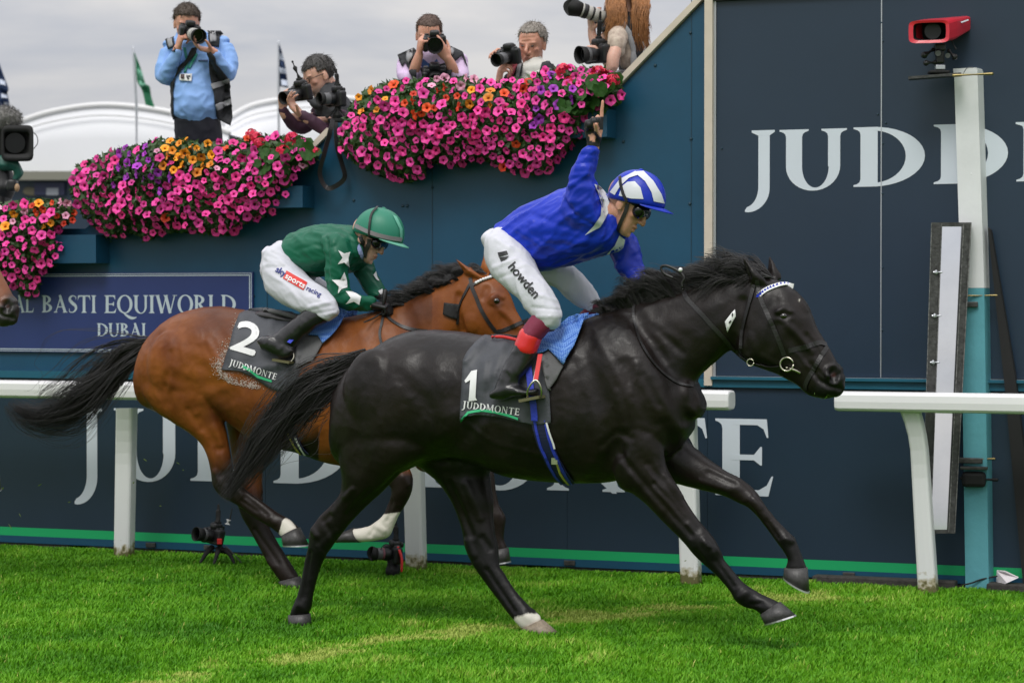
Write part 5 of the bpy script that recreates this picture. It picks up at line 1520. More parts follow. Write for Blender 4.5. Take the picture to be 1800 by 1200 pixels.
BR = dict(
    base=(560, 1020), seed=5, eye=(873.5, 529),
    trunk=[(258, 618, 248, 690, 0, .08), (272, 590, 256, 712, 0, .17), (300, 562, 296, 730, 0, .235), (340, 544, 340, 745, 0, .27), (385, 539, 388, 728, 0, .275), (430, 545, 424, 752, 0, .275), (475, 556, 470, 783, 0, .285), (530, 562, 528, 796, 0, .285), (580, 562, 584, 815, 0, .28), (635, 553, 645, 820, 0, .265),
           (675, 546, 700, 800, 0, .25), (710, 555, 742, 768, 0, .22), (745, 585, 770, 735, 0, .17), (768, 620, 782, 705, 0, .10)],
    neck=[(640, 556, 752, 760, 0, .16), (675, 544, 780, 690, 0, .14), (712, 530, 792, 650, 0, .115), (750, 512, 802, 622, 0, .10), (785, 496, 812, 602, 0, .088), (812, 483, 822, 588, 0, .078), (832, 474, 830, 590, 0, .07)],
    head=headmap(HEAD, .84), legs=[bay_near_hind, bay_far_hind, bay_near_fore, bay_far_fore],
    ears=[[(816, 480, 850, 488, .05, .018), (808, 467, 836, 478, .056, .024), (801, 457, 817, 466, .06, .016), (796, 450, 803, 455, .06, .006)],
          [(843, 474, 868, 480, -.05, .018), (846, 464, 866, 470, -.056, .022), (849, 454, 860, 459, -.06, .014), (850, 447, 854, 450, -.06, .005)]],
    lumps=[(840, 562, .052, .070, .040, .080), (873, 528, .068, .032, .02, .028), (700, 690, .15, .13, .08, .16), (640, 690, .17, .14, .09, .19), (335, 640, .19, .16, .10, .2)],
    strokes=[([(395, 700), (420, 690), (432, 650), (428, 610)], 16, -10), ([(285, 590), (278, 650), (292, 705)], 12, -9), ([(318, 575), (352, 640), (384, 690)], 15, -8), ([(330, 600), (320, 660)], 24, 6), ([(345, 690), (380, 715)], 22, 7), ([(300, 660), (345, 678), (385, 672)], 12, -8), ([(350, 735), (385, 790)], 9, -6),
             ([(372, 560), (395, 600), (405, 650)], 10, -5), ([(340, 620), (380, 640)], 12, 5), ([(380, 790), (388, 835)], 7, -5), ([(430, 872), (470, 905)], 4, -4), ([(448, 930), (490, 990)], 5, -4), ([(700, 893), (680, 915)], 5, -4),
             ([(712, 545), (740, 610), (760, 680)], 14, -12), ([(655, 580), (670, 650), (690, 720)], 16, -8), ([(800, 590), (770, 640)], 10, -8), ([(805, 545), (760, 600)], 18, 5), ([(806, 520), (804, 550), (812, 580)], 9, -9), ([(843, 560), (850, 578)], 22, 6), ([(880, 545), (897, 560), (910, 575)], 7, 6), ([(886, 562), (899, 586)], 10, -6),
             ([(864, 523), (874, 517), (884, 523)], 5, 5), ([(865, 534), (875, 539), (884, 534)], 4, 3), ([(855, 508), (850, 522)], 9, -6), ([(815, 475), (803, 458)], 4, -6), ([(929, 603), (931, 610)], 7, -16), ([(565, 600), (570, 770)], 40, 4), ([(378, 828), (384, 848)], 6, 5), ([(394, 830), (404, 846)], 6, -4), ([(475, 910), (482, 918)], 7, 4), ([(425, 880), (452, 898)], 4, -4), ([(708, 838), (716, 852)], 7, 4), ([(665, 925), (675, 932)], 7, 5), ([(655, 930), (650, 940)], 5, -5), ([(690, 880), (684, 905)], 4, -4), ([(415, 850), (425, 870)], 7, 4), ([(470, 985), (480, 996)], 7, 4), ([(356, 700), (375, 740), (388, 780)], 8, 5), ([(330, 720), (352, 755)], 7, -5), ([(300, 620), (290, 680)], 8, -5), ([(365, 600), (400, 660)], 8, 4)],
    hooves=[([(496, 942), (526, 926), (541, 957), (499, 957)], .07, M_hoof), ([(490, 1022), (526, 1012), (537, 1034), (505, 1039)], -.06, M_hoof), ([(621, 927), (634, 953), (596, 953), (598, 937)], .09, M_hoof), ([(862, 966), (893, 962), (895, 986), (872, 989)], -.10, M_hoof)],
    tail=[(274, 600, 0, 7), (252, 608, 0, 16), (225, 628, 0, 32), (190, 662, 0, 46), (150, 698, .02, 52), (110, 722, .02, 50), (70, 734, .03, 42), (36, 724, .03, 32), (10, 702, .03, 20)], nhair=1100,
    mane=[([(668, 555, .01), (690, 544, .01), (712, 534, .01)], 165, 600, 30, 12), ([(705, 536, .01), (750, 516, .01), (790, 500, .01), (826, 482, 0)], 163, 1500, 44, 20), ([(826, 480, 0), (845, 474, 0), (856, 478, 0)], 178, 260, 42, 10)],
    mane_mat=None,
)
def br_marks(x, y, w):
    near = w > 0
    R = np.zeros(len(x))
    hind = (x < 560)
    R = np.maximum(R, hind * near * np.clip((y - 800 - (x - 370) * -.35) / 38, 0, 1) * (y > 745))
    R = np.maximum(R, hind * ~near * np.clip((y - 835) / 45, 0, 1))
    R = np.maximum(R, (x > 560) * near * np.clip((y - 812) / 25, 0, 1) * (x > 640))
    R = np.maximum(R, (x > 770) * (x < 930) * (y > 740) * np.clip((x - 800) / 30, 0, 1) * (w < -.03))
    # black muzzle and the dark stripe along the back
    R = np.maximum(R, np.clip((x - 912) / 18, 0, 1) * (y > 560) * (y < 690))
    R = np.maximum(R, .42 * np.clip((612 - y) / 60, 0, 1) * np.clip((x - 290) / 90, 0, 1) * (x < 760))
    R = np.maximum(R, .35 * np.clip(1 - seg_dist(x, y, [(385, 715), (430, 740), (470, 775)]) / 40, 0, 1))  # shade of the flank and stifle, put into the coat colour
    R = np.maximum(R, .5 * np.clip((14 - np.hypot(x - 874, y - 531)) / 10, 0, 1))
    R = np.maximum(R, .8 * np.clip((14 - np.hypot(x - 798, y - 452)) / 10, 0, 1))
    G = np.clip((22 - seg_dist(x, y, [(500, 928), (512, 944)])) / 9, 0, 1) * hind * near * np.clip((x - 489 + (y - 930) * .3) / 6, 0, 1)
    q = (x > 590) & (x < 705) & (y > 890) & near
    G = np.maximum(G, q * np.clip((y - 899 + (x - 680) * .12) / 7, 0, 1))
    B = np.zeros(len(x))
    return R, G, B
BR['marks'] = br_marks
BR['trunkmask'] = lambda x, y: np.clip((740 - x) / 60, 0, 1) * np.clip((800 - y) / 40, 0, 1) + .5 * ((x > 700) & (x < 815) & (y < 720))
BR['mane_mat'] = M_hair

black_horse, black_body, bv_black = make_horse(BK, BLACK, M_coat_black, 'black racehorse with a plain head stretched out in front, galloping nearest the camera', M_hair, group='galloping racehorses')
bay_horse, bay_body, bv_bay = make_horse(BR, BROWN, M_coat_bay, 'bay racehorse with white lower legs galloping behind the black one, ridden in green', M_hair, group='galloping racehorses')

# a third runner follows at the left edge: the same build in a lighter bay, only its muzzle in the picture
def third_horse():
    g = thing('horse', black_horse.location.copy(), 'light bay racehorse of which only the dark muzzle shows at the left edge', 'horse', 'galloping racehorses')
    shift = BLACK.pt(33, 543, -.35) - BLACK.pt(1487, 664, 0)
    for c in black_horse.children:
        if c.name.split('.')[0] not in ('body', 'eye', 'hoof', 'mane', 'tail'): continue
        d = c.copy()
        if c.name.startswith('body'):
            d.material_slots[0].link = 'OBJECT'; d.material_slots[0].material = M_coat_bay2
        COL.objects.link(d); d.parent = g
        d.matrix_parent_inverse = Matrix.Translation(-g.location)
        for e in c.children:
            f = e.copy(); COL.objects.link(f); f.parent = d; f.matrix_parent_inverse = Matrix.Identity(4)
    g.location = g.location + shift
    return g
third = third_horse()
# ------------------------------------------------------------------ figures: heads, hands, cloth
def skin_material(name, col, dark=(.35, .12, .08)):
    m = mat(name, col, .48, spec=.4, var=.10, vscale=30, sss=.12)
    t = m.node_tree; b = t.nodes['Principled BSDF']
    src = b.inputs['Base Color'].links[0].from_socket
    a = t.nodes.new('ShaderNodeAttribute'); a.attribute_name = 'marks'
    sp = t.nodes.new('ShaderNodeSeparateColor'); t.links.new(a.outputs['Color'], sp.inputs[0])
    m1 = t.nodes.new('ShaderNodeMix'); m1.data_type = 'RGBA'; t.links.new(sp.outputs['Green'], m1.inputs[0]); t.links.new(src, m1.inputs[6]); m1.inputs[7].default_value = (*dark, 1)
    m2 = t.nodes.new('ShaderNodeMix'); m2.data_type = 'RGBA'; t.links.new(sp.outputs['Red'], m2.inputs[0]); t.links.new(m1.outputs[2], m2.inputs[6]); m2.inputs[7].default_value = (.010, .010, .011, 1)
    m3 = t.nodes.new('ShaderNodeMix'); m3.data_type = 'RGBA'; t.links.new(sp.outputs['Blue'], m3.inputs[0]); t.links.new(m2.outputs[2], m3.inputs[6]); m3.inputs[7].default_value = (.16, .13, .12, 1)
    t.links.new(m3.outputs[2], b.inputs['Base Color'])
    return m
M_skin = skin_material('skin', (.60, .34, .25))
M_skin_red = skin_material('ruddy_skin', (.60, .30, .21))
M_skin_pale = skin_material('fair_skin', (.66, .39, .30))

def axes(f, u):
    f = V(f).normalized(); x = f.cross(V(u)).normalized(); u2 = x.cross(f)
    return x, f, u2

def loc(O, ax, x, y, z, s=1.0):
    return O + (ax[0] * x + ax[1] * y + ax[2] * z) * s

def add_head(bm, O, ax, s=1.0, nose=1.0, jaw=1.0, mouth_open=0.0):
    e = lambda x, y, z, a, b, c, sub=3: ell(bm, loc(O, ax, x, y, z, s), a * s, b * s, c * s, ax, sub)
    e(0, -.012, .048, .077, .097, .084)
    prof = [(.085, .060, .078, -.06), (.055, .070, .088, -.055), (.03, .071, .091, -.05), (.0, .069, .086, -.04), (-.025, .066, .087, -.025), (-.05, .060 * jaw, .087, -.012), (-.075, .053 * jaw, .086, .004), (-.095, .042 * jaw, .084, .022), (-.108, .028 * jaw, .079, .038), (-.115, .014, .07, .05)]
    rs = []
    for z, hw, yf, yb in prof:
        r = []
        for k in range(24):
            a = 2 * math.pi * k / 24
            cx, sy = math.cos(a), math.sin(a)
            q = abs(sy) ** .85 * (1 if sy > 0 else -1)
            r.append(loc(O, ax, hw * math.copysign(abs(cx) ** .8, cx), (yf + yb) / 2 + (yf - yb) / 2 * q, z, s))
        rs.append(r)
    rings(bm, rs)
    # nose, brow, cheeks, lips, chin
    tube(bm, [loc(O, ax, 0, y, z, s) for y, z in ((.083, .030), (.096, .010), (.108 * nose ** .3, -.014), (.112, -.026))], [.009 * s, .010 * s, .012 * s, .0125 * s], 10, sub=3)
    for q in (-1, 1):
        e(q * .011, .099, -.028, .009, .012, .008, 2)
        e(q * .030, .080, .034, .026, .013, .009, 2)
        e(q * .043, .062, -.012, .024, .022, .020, 2)
        e(q * .031, .075, .014, .014, .010, .008, 2)
        e(q * .077, -.004, .0, .010, .020, .032, 2)
        e(q * .078, .004, -.02, .008, .012, .014, 2)
    tube(bm, [loc(O, ax, x, y, z, s) for x, y, z in ((-.024, .080, -.058), (-.01, .093, -.054), (0, .095, -.056), (.01, .093, -.054), (.024, .080, -.058))], .0062 * s, 8, sub=2)
    tube(bm, [loc(O, ax, x, y, z, s) for x, y, z in ((-.021, .079, -.069 - mouth_open), (0, .093, -.070 - mouth_open), (.021, .079, -.069 - mouth_open))], .0068 * s, 8, sub=3)
    e(0, .080, -.100, .018, .012, .014, 2)

def add_neck(bm, O, ax, to, s=1.0, r=.056):
    a = loc(O, ax, 0, -.028, -.05, s)
    tube(bm, [a, a.lerp(V(to), .5), V(to)], [r * s, r * .98 * s, r * 1.15 * s], 16, sub=3)

def add_hand(bm, W, d, pn, right=True, curls=(20, 25, 30, 35), thumb=30, s=1.0, spread=4, tips=None, thumb_dir=None):
    """palm, four jointed fingers and a thumb; d towards the knuckles, pn out of the palm"""
    d = V(d).normalized(); pn = (V(pn) - d * V(pn).dot(d)).normalized()
    sd = d.cross(pn) if right else pn.cross(d)      # towards the thumb
    P = lambda a, b_, c: W + (d * a + sd * b_ + pn * c) * s
    rs = []
    for a, hw, th in ((-.03, .026, .019), (0, .028, .019), (.03, .036, .017), (.06, .041, .0155), (.085, .041, .013), (.094, .036, .010)):
        rs.append([P(a, hw * math.copysign(abs(math.cos(k * .3927)) ** .75, math.cos(k * .3927)), th * math.copysign(abs(math.sin(k * .3927)) ** .8, math.sin(k * .3927))) for k in range(16)])
    rings(bm, rs)
    segs = ((.040, .025, .022), (.045, .029, .024), (.041, .027, .023), (.033, .021, .020))
    for i in range(4):
        off = (.031, .0105, -.0105, -.030)[i]
        base = P(.086 - (.0, -.004, .0, .010)[i], off, 0)
        c = curls[i] if hasattr(curls[i], '__len__') else (curls[i], curls[i] * 1.15, curls[i] * .7)
        ang = 0; p = base; pts = [base - d * .012 * s]
        sp_ = math.radians((1.5 - i) * spread)
        dd = (d * math.cos(sp_) + sd * math.sin(sp_))
        for L_, q in zip(segs[i], c):
            pts.append(p)
            ang += math.radians(q)
            p = p + (dd * math.cos(ang) + pn * math.sin(ang)) * L_ * s
        pts.append(p)
        tube(bm, pts, [.0098 * s, .0096 * s, .0088 * s, .0080 * s, .0068 * s], 9, sub=2)
    ta = math.radians(thumb)
    tdir = V(thumb_dir).normalized() if thumb_dir else (sd * math.cos(ta) * .75 + d * .62 + pn * math.sin(ta)).normalized()
    t0 = P(.014, .022, .006); t1 = t0 + tdir * .038 * s
    t2 = t1 + (tdir * .8 + d * .35 + pn * .25).normalized() * .032 * s
    t3 = t2 + (tdir * .55 + d * .5 + pn * .25).normalized() * .024 * s
    tube(bm, [P(.0, .012, .004), t0, t1, t2, t3], [.014 * s, .0145 * s, .0115 * s, .0105 * s, .0085 * s], 9, sub=2)

def marks_attr(me, R=None, G=None, B=None):
    n = len(me.vertices)
    z = np.zeros(n)
    a = np.stack([z if R is None else R, z if G is None else G, z if B is None else B, z + 1], 1)
    at = me.attributes.new('marks', 'FLOAT_COLOR', 'POINT')
    at.data.foreach_set('color', np.clip(a, 0, 1).astype(np.float32).ravel())

def lip_mark(me, O, ax, s):
    co = get_co(me) - np.array(O)
    lx = co @ np.array(ax[0]); ly = co @ np.array(ax[1]); lz = co @ np.array(ax[2])
    G = .75 * np.clip(1 - np.hypot(lx / (.027 * s), (lz + .062 * s) / (.0105 * s)), 0, .4) / .4 * (ly > .06 * s)
    G = np.maximum(G, .35 * np.clip(1 - np.hypot((np.abs(lx) - .045 * s) / (.03 * s), (lz + .012 * s) / (.028 * s)), 0, .5) / .5 * (ly > .02 * s))
    G = np.maximum(G, .5 * np.clip(1 - np.hypot(lx / (.018 * s), (lz + .024 * s) / (.02 * s)), 0, .5) / .5 * (ly > .09 * s))
    G = np.maximum(G, .85 * (np.abs(lz + .0635 * s) < .0025 * s) * (np.abs(lx) < .024 * s) * (ly > .06 * s))
    return G, lx, ly, lz

def garment(name, pl, lofts, material, parent, voxel=.008, fold=.0045, fscale=8.0, seed=1, smooth=8, strokes=None, stretch=(1, 1, 1), extra=None, p=2.1, axis=None):
    bm = new()
    for rows in lofts:
        edgeloft(bm, pl, rows, sub=5, n=28, p=p)
    if extra: extra(bm)
    me = remesh(bm, voxel, 2, .5)
    taubin(me, smooth)
    if strokes: sculpt(me, pl, strokes, both=False)
    if fold:
        wrinkle(me, fold, fscale, seed, stretch, axis=axis)
        wrinkle(me, fold * .4, fscale * 2.1, seed + 3, axis=axis)
    taubin(me, 1)
    o = link_mesh(name, me, material, parent, True)
    return o

def text_polys(s):
    cu = bpy.data.curves.new('t', 'FONT'); cu.body = s; cu.resolution_u = 4
    o = bpy.data.objects.new('t', cu); COL.objects.link(o)
    dg = bpy.context.evaluated_depsgraph_get()
    me = bpy.data.meshes.new_from_object(o.evaluated_get(dg))
    co = get_co(me); fs = [tuple(p.vertices) for p in me.polygons]
    bpy.data.objects.remove(o); bpy.data.curves.remove(cu); bpy.data.meshes.remove(me)
    return co, fs

def text_decal(name, s, x0, y0, x1, y1, height, bvh, material, parent, off=.006, slant=0.0, bold=0.0, plane=None, w=0):
    """print along the pixel line x0,y0 -> x1,y1 (baseline), laid on the cloth"""
    co, fs = text_polys(s)
    mx = co[:, 0].max(); mn = co[:, 0].min()
    L_ = math.hypot(x1 - x0, y1 - y0); dx, dy = (x1 - x0) / L_, (y1 - y0) / L_
    kx = L_ / (mx - mn); ky = height / .73
    def m2(px, py, o_=(0, 0)):
        a = (px - mn) * kx + py * ky * slant + o_[0]; b_ = py * ky + o_[1]
        return x0 + dx * a + dy * b_, y0 + dy * a - dx * b_
    objs = None
    polys = [[m2(co[i][0], co[i][1]) for i in f] for f in fs]
    if bold:
        for o_ in ((bold, 0), (-bold, 0), (0, bold), (0, -bold)): polys += [[m2(co[i][0], co[i][1], o_) for i in f] for f in fs]
    return decal(name, polys, bvh, material, parent, off=off, step=5, plane=plane, w=w)

def serif_decal(name, s, x0, y0, x1, y1, cap, bvh, material, parent, off=.006, plane=None):
    tot = sum(glyph(c, .2, .07)[0] + .08 for c in s)
    L_ = math.hypot(x1 - x0, y1 - y0); dx, dy = (x1 - x0) / L_, (y1 - y0) / L_
    k = L_ / tot; x = 0
    polys = []
    for c in s:
        gw, pg = glyph(c, .2, .07)
        for q in pg:
            polys.append([(x0 + dx * (x + px * k) + dy * py * cap, y0 + dy * (x + px * k) - dx * py * cap) for px, py in q])
        x += (gw + .08) * k
    return decal(name, polys, bvh, material, parent, off=off, step=6, plane=plane)
# ------------------------------------------------------------------ tack and jockeys
M_silk = mat('royal_blue_silk', (.008, .032, .46), .36, spec=.32, var=.14, vscale=5, bump=.35, bscale=22)
M_silkw = mat('white_silk', (.66, .67, .72), .4, bump=.15, bscale=25)
M_greensilk = mat('emerald_silk', (.006, .110, .060), .45, spec=.3, var=.12, vscale=5, bump=.3, bscale=20)
M_breech = mat('white_breeches', (.60, .60, .66), .6, var=.04, vscale=8, bump=.25, bscale=28)
M_bootm = mat('polished_boot', (.010, .010, .011), .30, spec=.5, coat=.25, bump=.3, bscale=22)
M_maroon = mat('maroon_sock', (.19, .012, .045), .6, bump=.15, bscale=30)
M_redband = mat('red_boot_top', (.66, .015, .018), .32, coat=.3, bump=.1, bscale=25)
M_cloth = mat('charcoal_cloth', (.050, .054, .064), .55, var=.12, vscale=10, bump=.2, bscale=18)
M_greyflap = mat('grey_felt', (.115, .115, .118), .75, var=.08, vscale=30, bump=.15, bscale=60)
M_print = mat('white_print', (.78, .78, .78), .6)
M_greenline = mat('green_print', (.03, .42, .18), .6)
M_blueweb = mat('blue_webbing', (.02, .04, .42), .6, bump=.2, bscale=80)
M_navyweb = mat('navy_webbing', (.008, .012, .05), .6)
M_redweb = mat('red_strap', (.60, .02, .02), .45)
M_blacktext = mat('black_print', (.012, .012, .014), .6)
M_capgreen = mat('green_cap', (.022, .200, .125), .45, spec=.4, bump=.08, bscale=25)
M_capgreen2 = mat('pale_green_cap', (.13, .42, .30), .45)
M_skyblue = mat('navy_print', (.02, .03, .20), .6)
M_redprint = mat('red_print', (.62, .03, .02), .5)
M_gog = mat('dark_lens', (.006, .006, .007), .16, spec=.5, coat=.2)
# blue and white check of the non-slip cloth
m = mat('blue_check_cloth', (.05, .16, .55), .7); t = m.node_tree; b = t.nodes['Principled BSDF']
tcn = t.nodes.new('ShaderNodeTexCoord'); mpn = t.nodes.new('ShaderNodeMapping'); mpn.inputs['Rotation'].default_value = (0.4, .7, .6); t.links.new(tcn.outputs['Object'], mpn.inputs[0])
ck = t.nodes.new('ShaderNodeTexChecker'); ck.inputs['Scale'].default_value = 120; ck.inputs['Color1'].default_value = (.035, .13, .50, 1); ck.inputs['Color2'].default_value = (.16, .32, .70, 1)
t.links.new(mpn.outputs[0], ck.inputs['Vector']); t.links.new(ck.outputs['Color'], b.inputs['Base Color'])
M_check = m

def mirrored(o, pl, name, parent):
    """the same piece on the far side of the horse"""
    me = o.data.copy(); co = get_co(me); n = np.array(pl.n); d = (co - np.array(pl.o)) @ n
    set_co(me, co - 2 * d[:, None] * n); me.flip_normals()
    q = bpy.data.objects.new(name, me); COL.objects.link(q); q.parent = parent
    if parent.type == 'EMPTY': q.matrix_parent_inverse = Matrix.Translation(-parent.location)
    return q

def fold_puff(lines, amp, rad):
    def f(x, y):
        d = min(seg_dist(np.array([x]), np.array([y]), l)[0] for l in lines)
        return amp * math.exp(-(d / rad) ** 2) + .0025 * math.sin(x * .11 + y * .07)
    return f

# ---------- black horse's saddle and cloth
sd1 = thing('saddle', BLACK.pt(930, 590), 'racing saddle over a charcoal cloth with a white number 1 on the black horse', 'saddle', 'race saddles')
cl = decal('saddle_cloth', [[(852, 591), (870, 587), (905, 592), (945, 596), (962, 640), (966, 690), (969, 743), (940, 747), (914, 741), (880, 733), (845, 730), (822, 730), (809, 739), (811, 700), (813, 660), (815, 636), (822, 620), (838, 602)]], bv_black, M_cloth, sd1, off=.014, step=9, thick=.005,
           puff=fold_puff([[(818, 635), (850, 600)], [(855, 640), (848, 720)], [(890, 600), (870, 660)], [(812, 735), (850, 722)]], .011, 7))
mirrored(cl, BLACK, 'saddle_cloth', sd1)
bv_cloth1 = bvh_of(black_body, cl)
gl_ = decal('green_trim', [[(809, 738), (822, 723), (845, 719), (872, 722), (895, 728), (911, 734), (911, 738), (893, 732), (870, 726), (846, 723), (824, 727), (810, 742)]], bv_cloth1, M_greenline, sd1, off=.005)
decal('number', [[(817, 669), (829, 652), (839, 650), (836, 698), (839, 703), (824, 705), (827, 668), (819, 673)]], bv_cloth1, M_print, sd1, off=.005, step=5)
serif_decal('lettering', 'JUDDMONTE', 812, 716, 914, 730, 12, bv_cloth1, M_print, sd1, off=.005)
pn1 = decal('wither_cloth', [[(941, 625), (944, 606), (950, 597), (966, 590), (988, 566), (1000, 556), (1035, 549), (1026, 574), (1010, 610), (992, 643), (980, 630), (966, 617), (956, 622)]], bv_black, M_check, sd1, off=.030, step=8, thick=.006, plane=BLACK, w=.22, puff=fold_puff([[(948, 600), (985, 612)], [(1000, 570), (990, 630)]], .012, 8))
mirrored(pn1, BLACK, 'wither_cloth', sd1)
fl = decal('saddle_flap', [[(948, 628), (966, 618), (980, 630), (991, 644), (978, 668), (965, 686), (956, 655)]], bv_cloth1, M_greyflap, sd1, off=.016, thick=.006)
bm = new(); edgeloft(bm, BLACK, [(868, 592, 870, 606, .0, .10), (900, 592, 905, 612, 0, .12), (940, 586, 945, 612, 0, .11), (975, 572, 982, 602, 0, .09)], sub=4); ob('seat', bm, M_leather, sd1, True)
bm = new(); tube(bm, [BLACK.pt(x, y, w_) for x, y, w_ in ((866, 592, .10), (885, 592, .125), (908, 597, .135))], .008, 8, sub=3); ob('seat_edge', bm, M_redweb, sd1, True)
strap('girth_strap', [(928, 632), (934, 670), (938, 705), (941, 738)], .030, bv_cloth1, M_blueweb, sd1, off=.016)
gth = strap('girth', [(948, 738), (956, 770), (968, 800), (982, 826), (997, 846)], .075, bv_black, M_navyweb, sd1, off=.006, thick=.006)
strap('girth_edge', [(941, 738), (949, 775), (962, 806), (976, 832), (988, 846)], .012, bv_black, M_blueweb, sd1, off=.013)
strap('girth_edge', [(960, 738), (967, 772), (979, 802), (993, 830), (1004, 846)], .014, bv_black, M_blueweb, sd1, off=.013)
strap('girth_edge', [(962, 742), (970, 768), (976, 786)], .008, bv_black, M_print, sd1, off=.015)
strap('girth_edge', [(980, 812), (988, 832), (1000, 846)], .010, bv_black, mat('yellow_webbing', (.45, .40, .08), .6), sd1, off=.014)
bm = new(); q, nn = hit(bv_black, 976, 806); box(bm, q + nn * .016, .03, .035, .006, (nn.cross(V((0, 0, 1))).normalized(), V((0, 0, 1)), nn), bevel=.002); ob('girth_buckle', bm, M_bit, sd1)

# ---------- bay horse's saddle and cloth
sd2 = thing('saddle', BROWN.pt(500, 560), 'racing saddle over a charcoal cloth with a white number 2 on the bay horse', 'saddle', 'race saddles')
cl2 = decal('saddle_cloth', [[(421, 553), (440, 542), (462, 540), (490, 545), (520, 556), (530, 600), (526, 650), (521, 690), (490, 688), (470, 680), (448, 664), (420, 652), (390, 650), (396, 630), (404, 608), (410, 580)]], bv_bay, M_cloth, sd2, off=.014, step=9, thick=.005,
            puff=fold_puff([[(425, 560), (455, 552)], [(480, 560), (470, 600)], [(440, 650), (500, 640)], [(505, 620), (500, 680)]], .011, 7))
mirrored(cl2, BROWN, 'saddle_cloth', sd2)
bv_cloth2 = bvh_of(bay_body, cl2)
decal('green_trim', [[(426, 641), (440, 648), (455, 660), (478, 668), (478, 672), (453, 664), (438, 652), (425, 645)]], bv_cloth2, M_greenline, sd2, off=.005)
text_decal('number', '2', 405, 612, 446, 624, 55, bv_cloth2, M_print, sd2, off=.005, slant=.06, bold=1.8)
serif_decal('lettering', 'JUDDMONTE', 402, 641, 486, 668, 11, bv_cloth2, M_print, sd2, off=.005)
pn2 = decal('wither_cloth', [[(528, 590), (545, 582), (566, 568), (588, 540), (600, 536), (612, 546), (600, 572), (584, 592), (569, 605), (560, 592)]], bv_bay, M_check, sd2, off=.028, step=7, thick=.006, plane=BROWN, w=.2)
mirrored(pn2, BROWN, 'wither_cloth', sd2)
decal('saddle_flap', [[(518, 606), (530, 592), (562, 590), (568, 604), (552, 632), (523, 648), (519, 630)]], bv_cloth2, M_greyflap, sd2, off=.016, thick=.006)
bm = new(); edgeloft(bm, BROWN, [(462, 545, 464, 562, .0, .10), (490, 546, 492, 568, 0, .12), (525, 552, 528, 575, 0, .11), (560, 548, 565, 572, 0, .08)], sub=4); ob('seat', bm, M_leather, sd2, True)
bm = new(); tube(bm, [BROWN.pt(466, 545, .06), BROWN.pt(490, 549, .09), BROWN.pt(520, 557, .10)], .014, 10, sub=3); ob('seat_roll', bm, M_greyflap, sd2, True)
strap('girth', [(497, 690), (503, 730), (513, 762), (526, 785), (538, 796)], .07, bv_bay, M_navyweb, sd2, off=.006, thick=.006)
strap('girth_edge', [(508, 760), (520, 782), (530, 795)], .012, bv_bay, mat('yellow_webbing', (.45, .40, .08), .6), sd2, off=.013)
strap('girth_edge', [(520, 765), (531, 786), (538, 796)], .010, bv_bay, M_print, sd2, off=.013)
bm = new(); q, nn = hit(bv_bay, 512, 750); box(bm, q + nn * .016, .03, .035, .006, (nn.cross(V((0, 0, 1))).normalized(), V((0, 0, 1)), nn), bevel=.002); ob('girth_buckle', bm, M_bit, sd2)
# sweat lather worked up along the edge of the cloth
def lather(parent):
    r = np.random.default_rng(8)
    path = [(420, 562), (412, 590), (402, 618), (388, 640), (392, 660), (410, 672), (438, 678), (452, 682)]
    bm = new()
    C = catmull([(x, y, 0) for x, y in path], 10)
    for k in range(1250):
        a = C[r.integers(len(C))]
        sp_ = 12 if a[1] > 600 else 6
        x, y = a[0] - abs(r.normal(0, sp_)) * .75 + 3, a[1] + r.normal(0, 5)
        if a[1] > 655: x, y = a[0] + r.normal(0, 5), a[1] - abs(r.normal(0, 7)) + 2
        q, nn = hit(bv_bay, x, y)
        if q is None: continue
        s = r.uniform(.0012, .0036)
        ax_, ay_ = frame_of(nn)
        p = [bm.verts.new(q + nn * .003 + (ax_ * math.cos(t_) + ay_ * math.sin(t_)) * s * r.uniform(.5, 1.5)) for t_ in (0, 1.26, 2.5, 3.77, 5.0)]
        c = bm.verts.new(q + nn * (.003 + s))
        for j in range(5): bm.faces.new((c, p[j], p[(j + 1) % 5]))
    o = ob('sweat_lather', bm, mat('lather', (.50, .42, .37), .5), parent); o['kind'] = 'stuff'
lather(bay_horse)

# ---------- bridles
def ring_(name, pl, px, py, w, r, rad, parent, material=M_bit):
    bm = new(); c = pl.pt(px, py, w); n = 20
    tube(bm, [c + (pl.t * math.cos(2 * math.pi * k / n) + V((0, 0, 1)) * math.sin(2 * math.pi * k / n)) * r for k in range(n + 1)], rad, 8, dome=False)
    return ob(name, bm, material, parent, True)
br1 = thing('bridle', BLACK.pt(1380, 640), 'black leather bridle with a blue and white browband on the black horse', 'bridle', 'bridles on the runners')
S1 = lambda nm, pts, wd, m_=M_leather, **k: strap(nm, pts, wd, bv_black, m_, br1, off=.003, plane=BLACK, **k)
S1('browband', [(1333, 520), (1345, 511), (1360, 504), (1378, 500), (1395, 503)], .022, M_print)
bm = new()
for k in range(13):
    f = k / 12; C = catmull([(1333, 520, 0), (1345, 511, 0), (1360, 504, 0), (1378, 500, 0), (1395, 503, 0)], 12); a = C[int(f * (len(C) - 1))]
    q, nn = hit(bv_black, a[0], a[1])
    if q is None: continue
    x_ = nn.cross(V((0, 0, 1))).normalized(); q = q + nn * .009
    prism(bm, [q - x_ * .009 - V((0, 0, .008)), q + x_ * .009 - V((0, 0, .008)), q + V((0, 0, .009))], -nn * .002)
tri = ob('browband_pattern', bm, M_silk, br1); tri['kind'] = 'stuff'
S1('cheek_strap', [(1331, 492), (1336, 520), (1348, 550), (1364, 585), (1379, 625)], .020)
S1('throat_strap', [(1326, 500), (1316, 540), (1306, 580), (1303, 612)], .018)
S1('noseband', [(1386, 616), (1405, 612), (1425, 607), (1440, 602), (1452, 606)], .022)
S1('noseband', [(1453, 610), (1440, 632), (1428, 652), (1418, 672), (1416, 684)], .020)
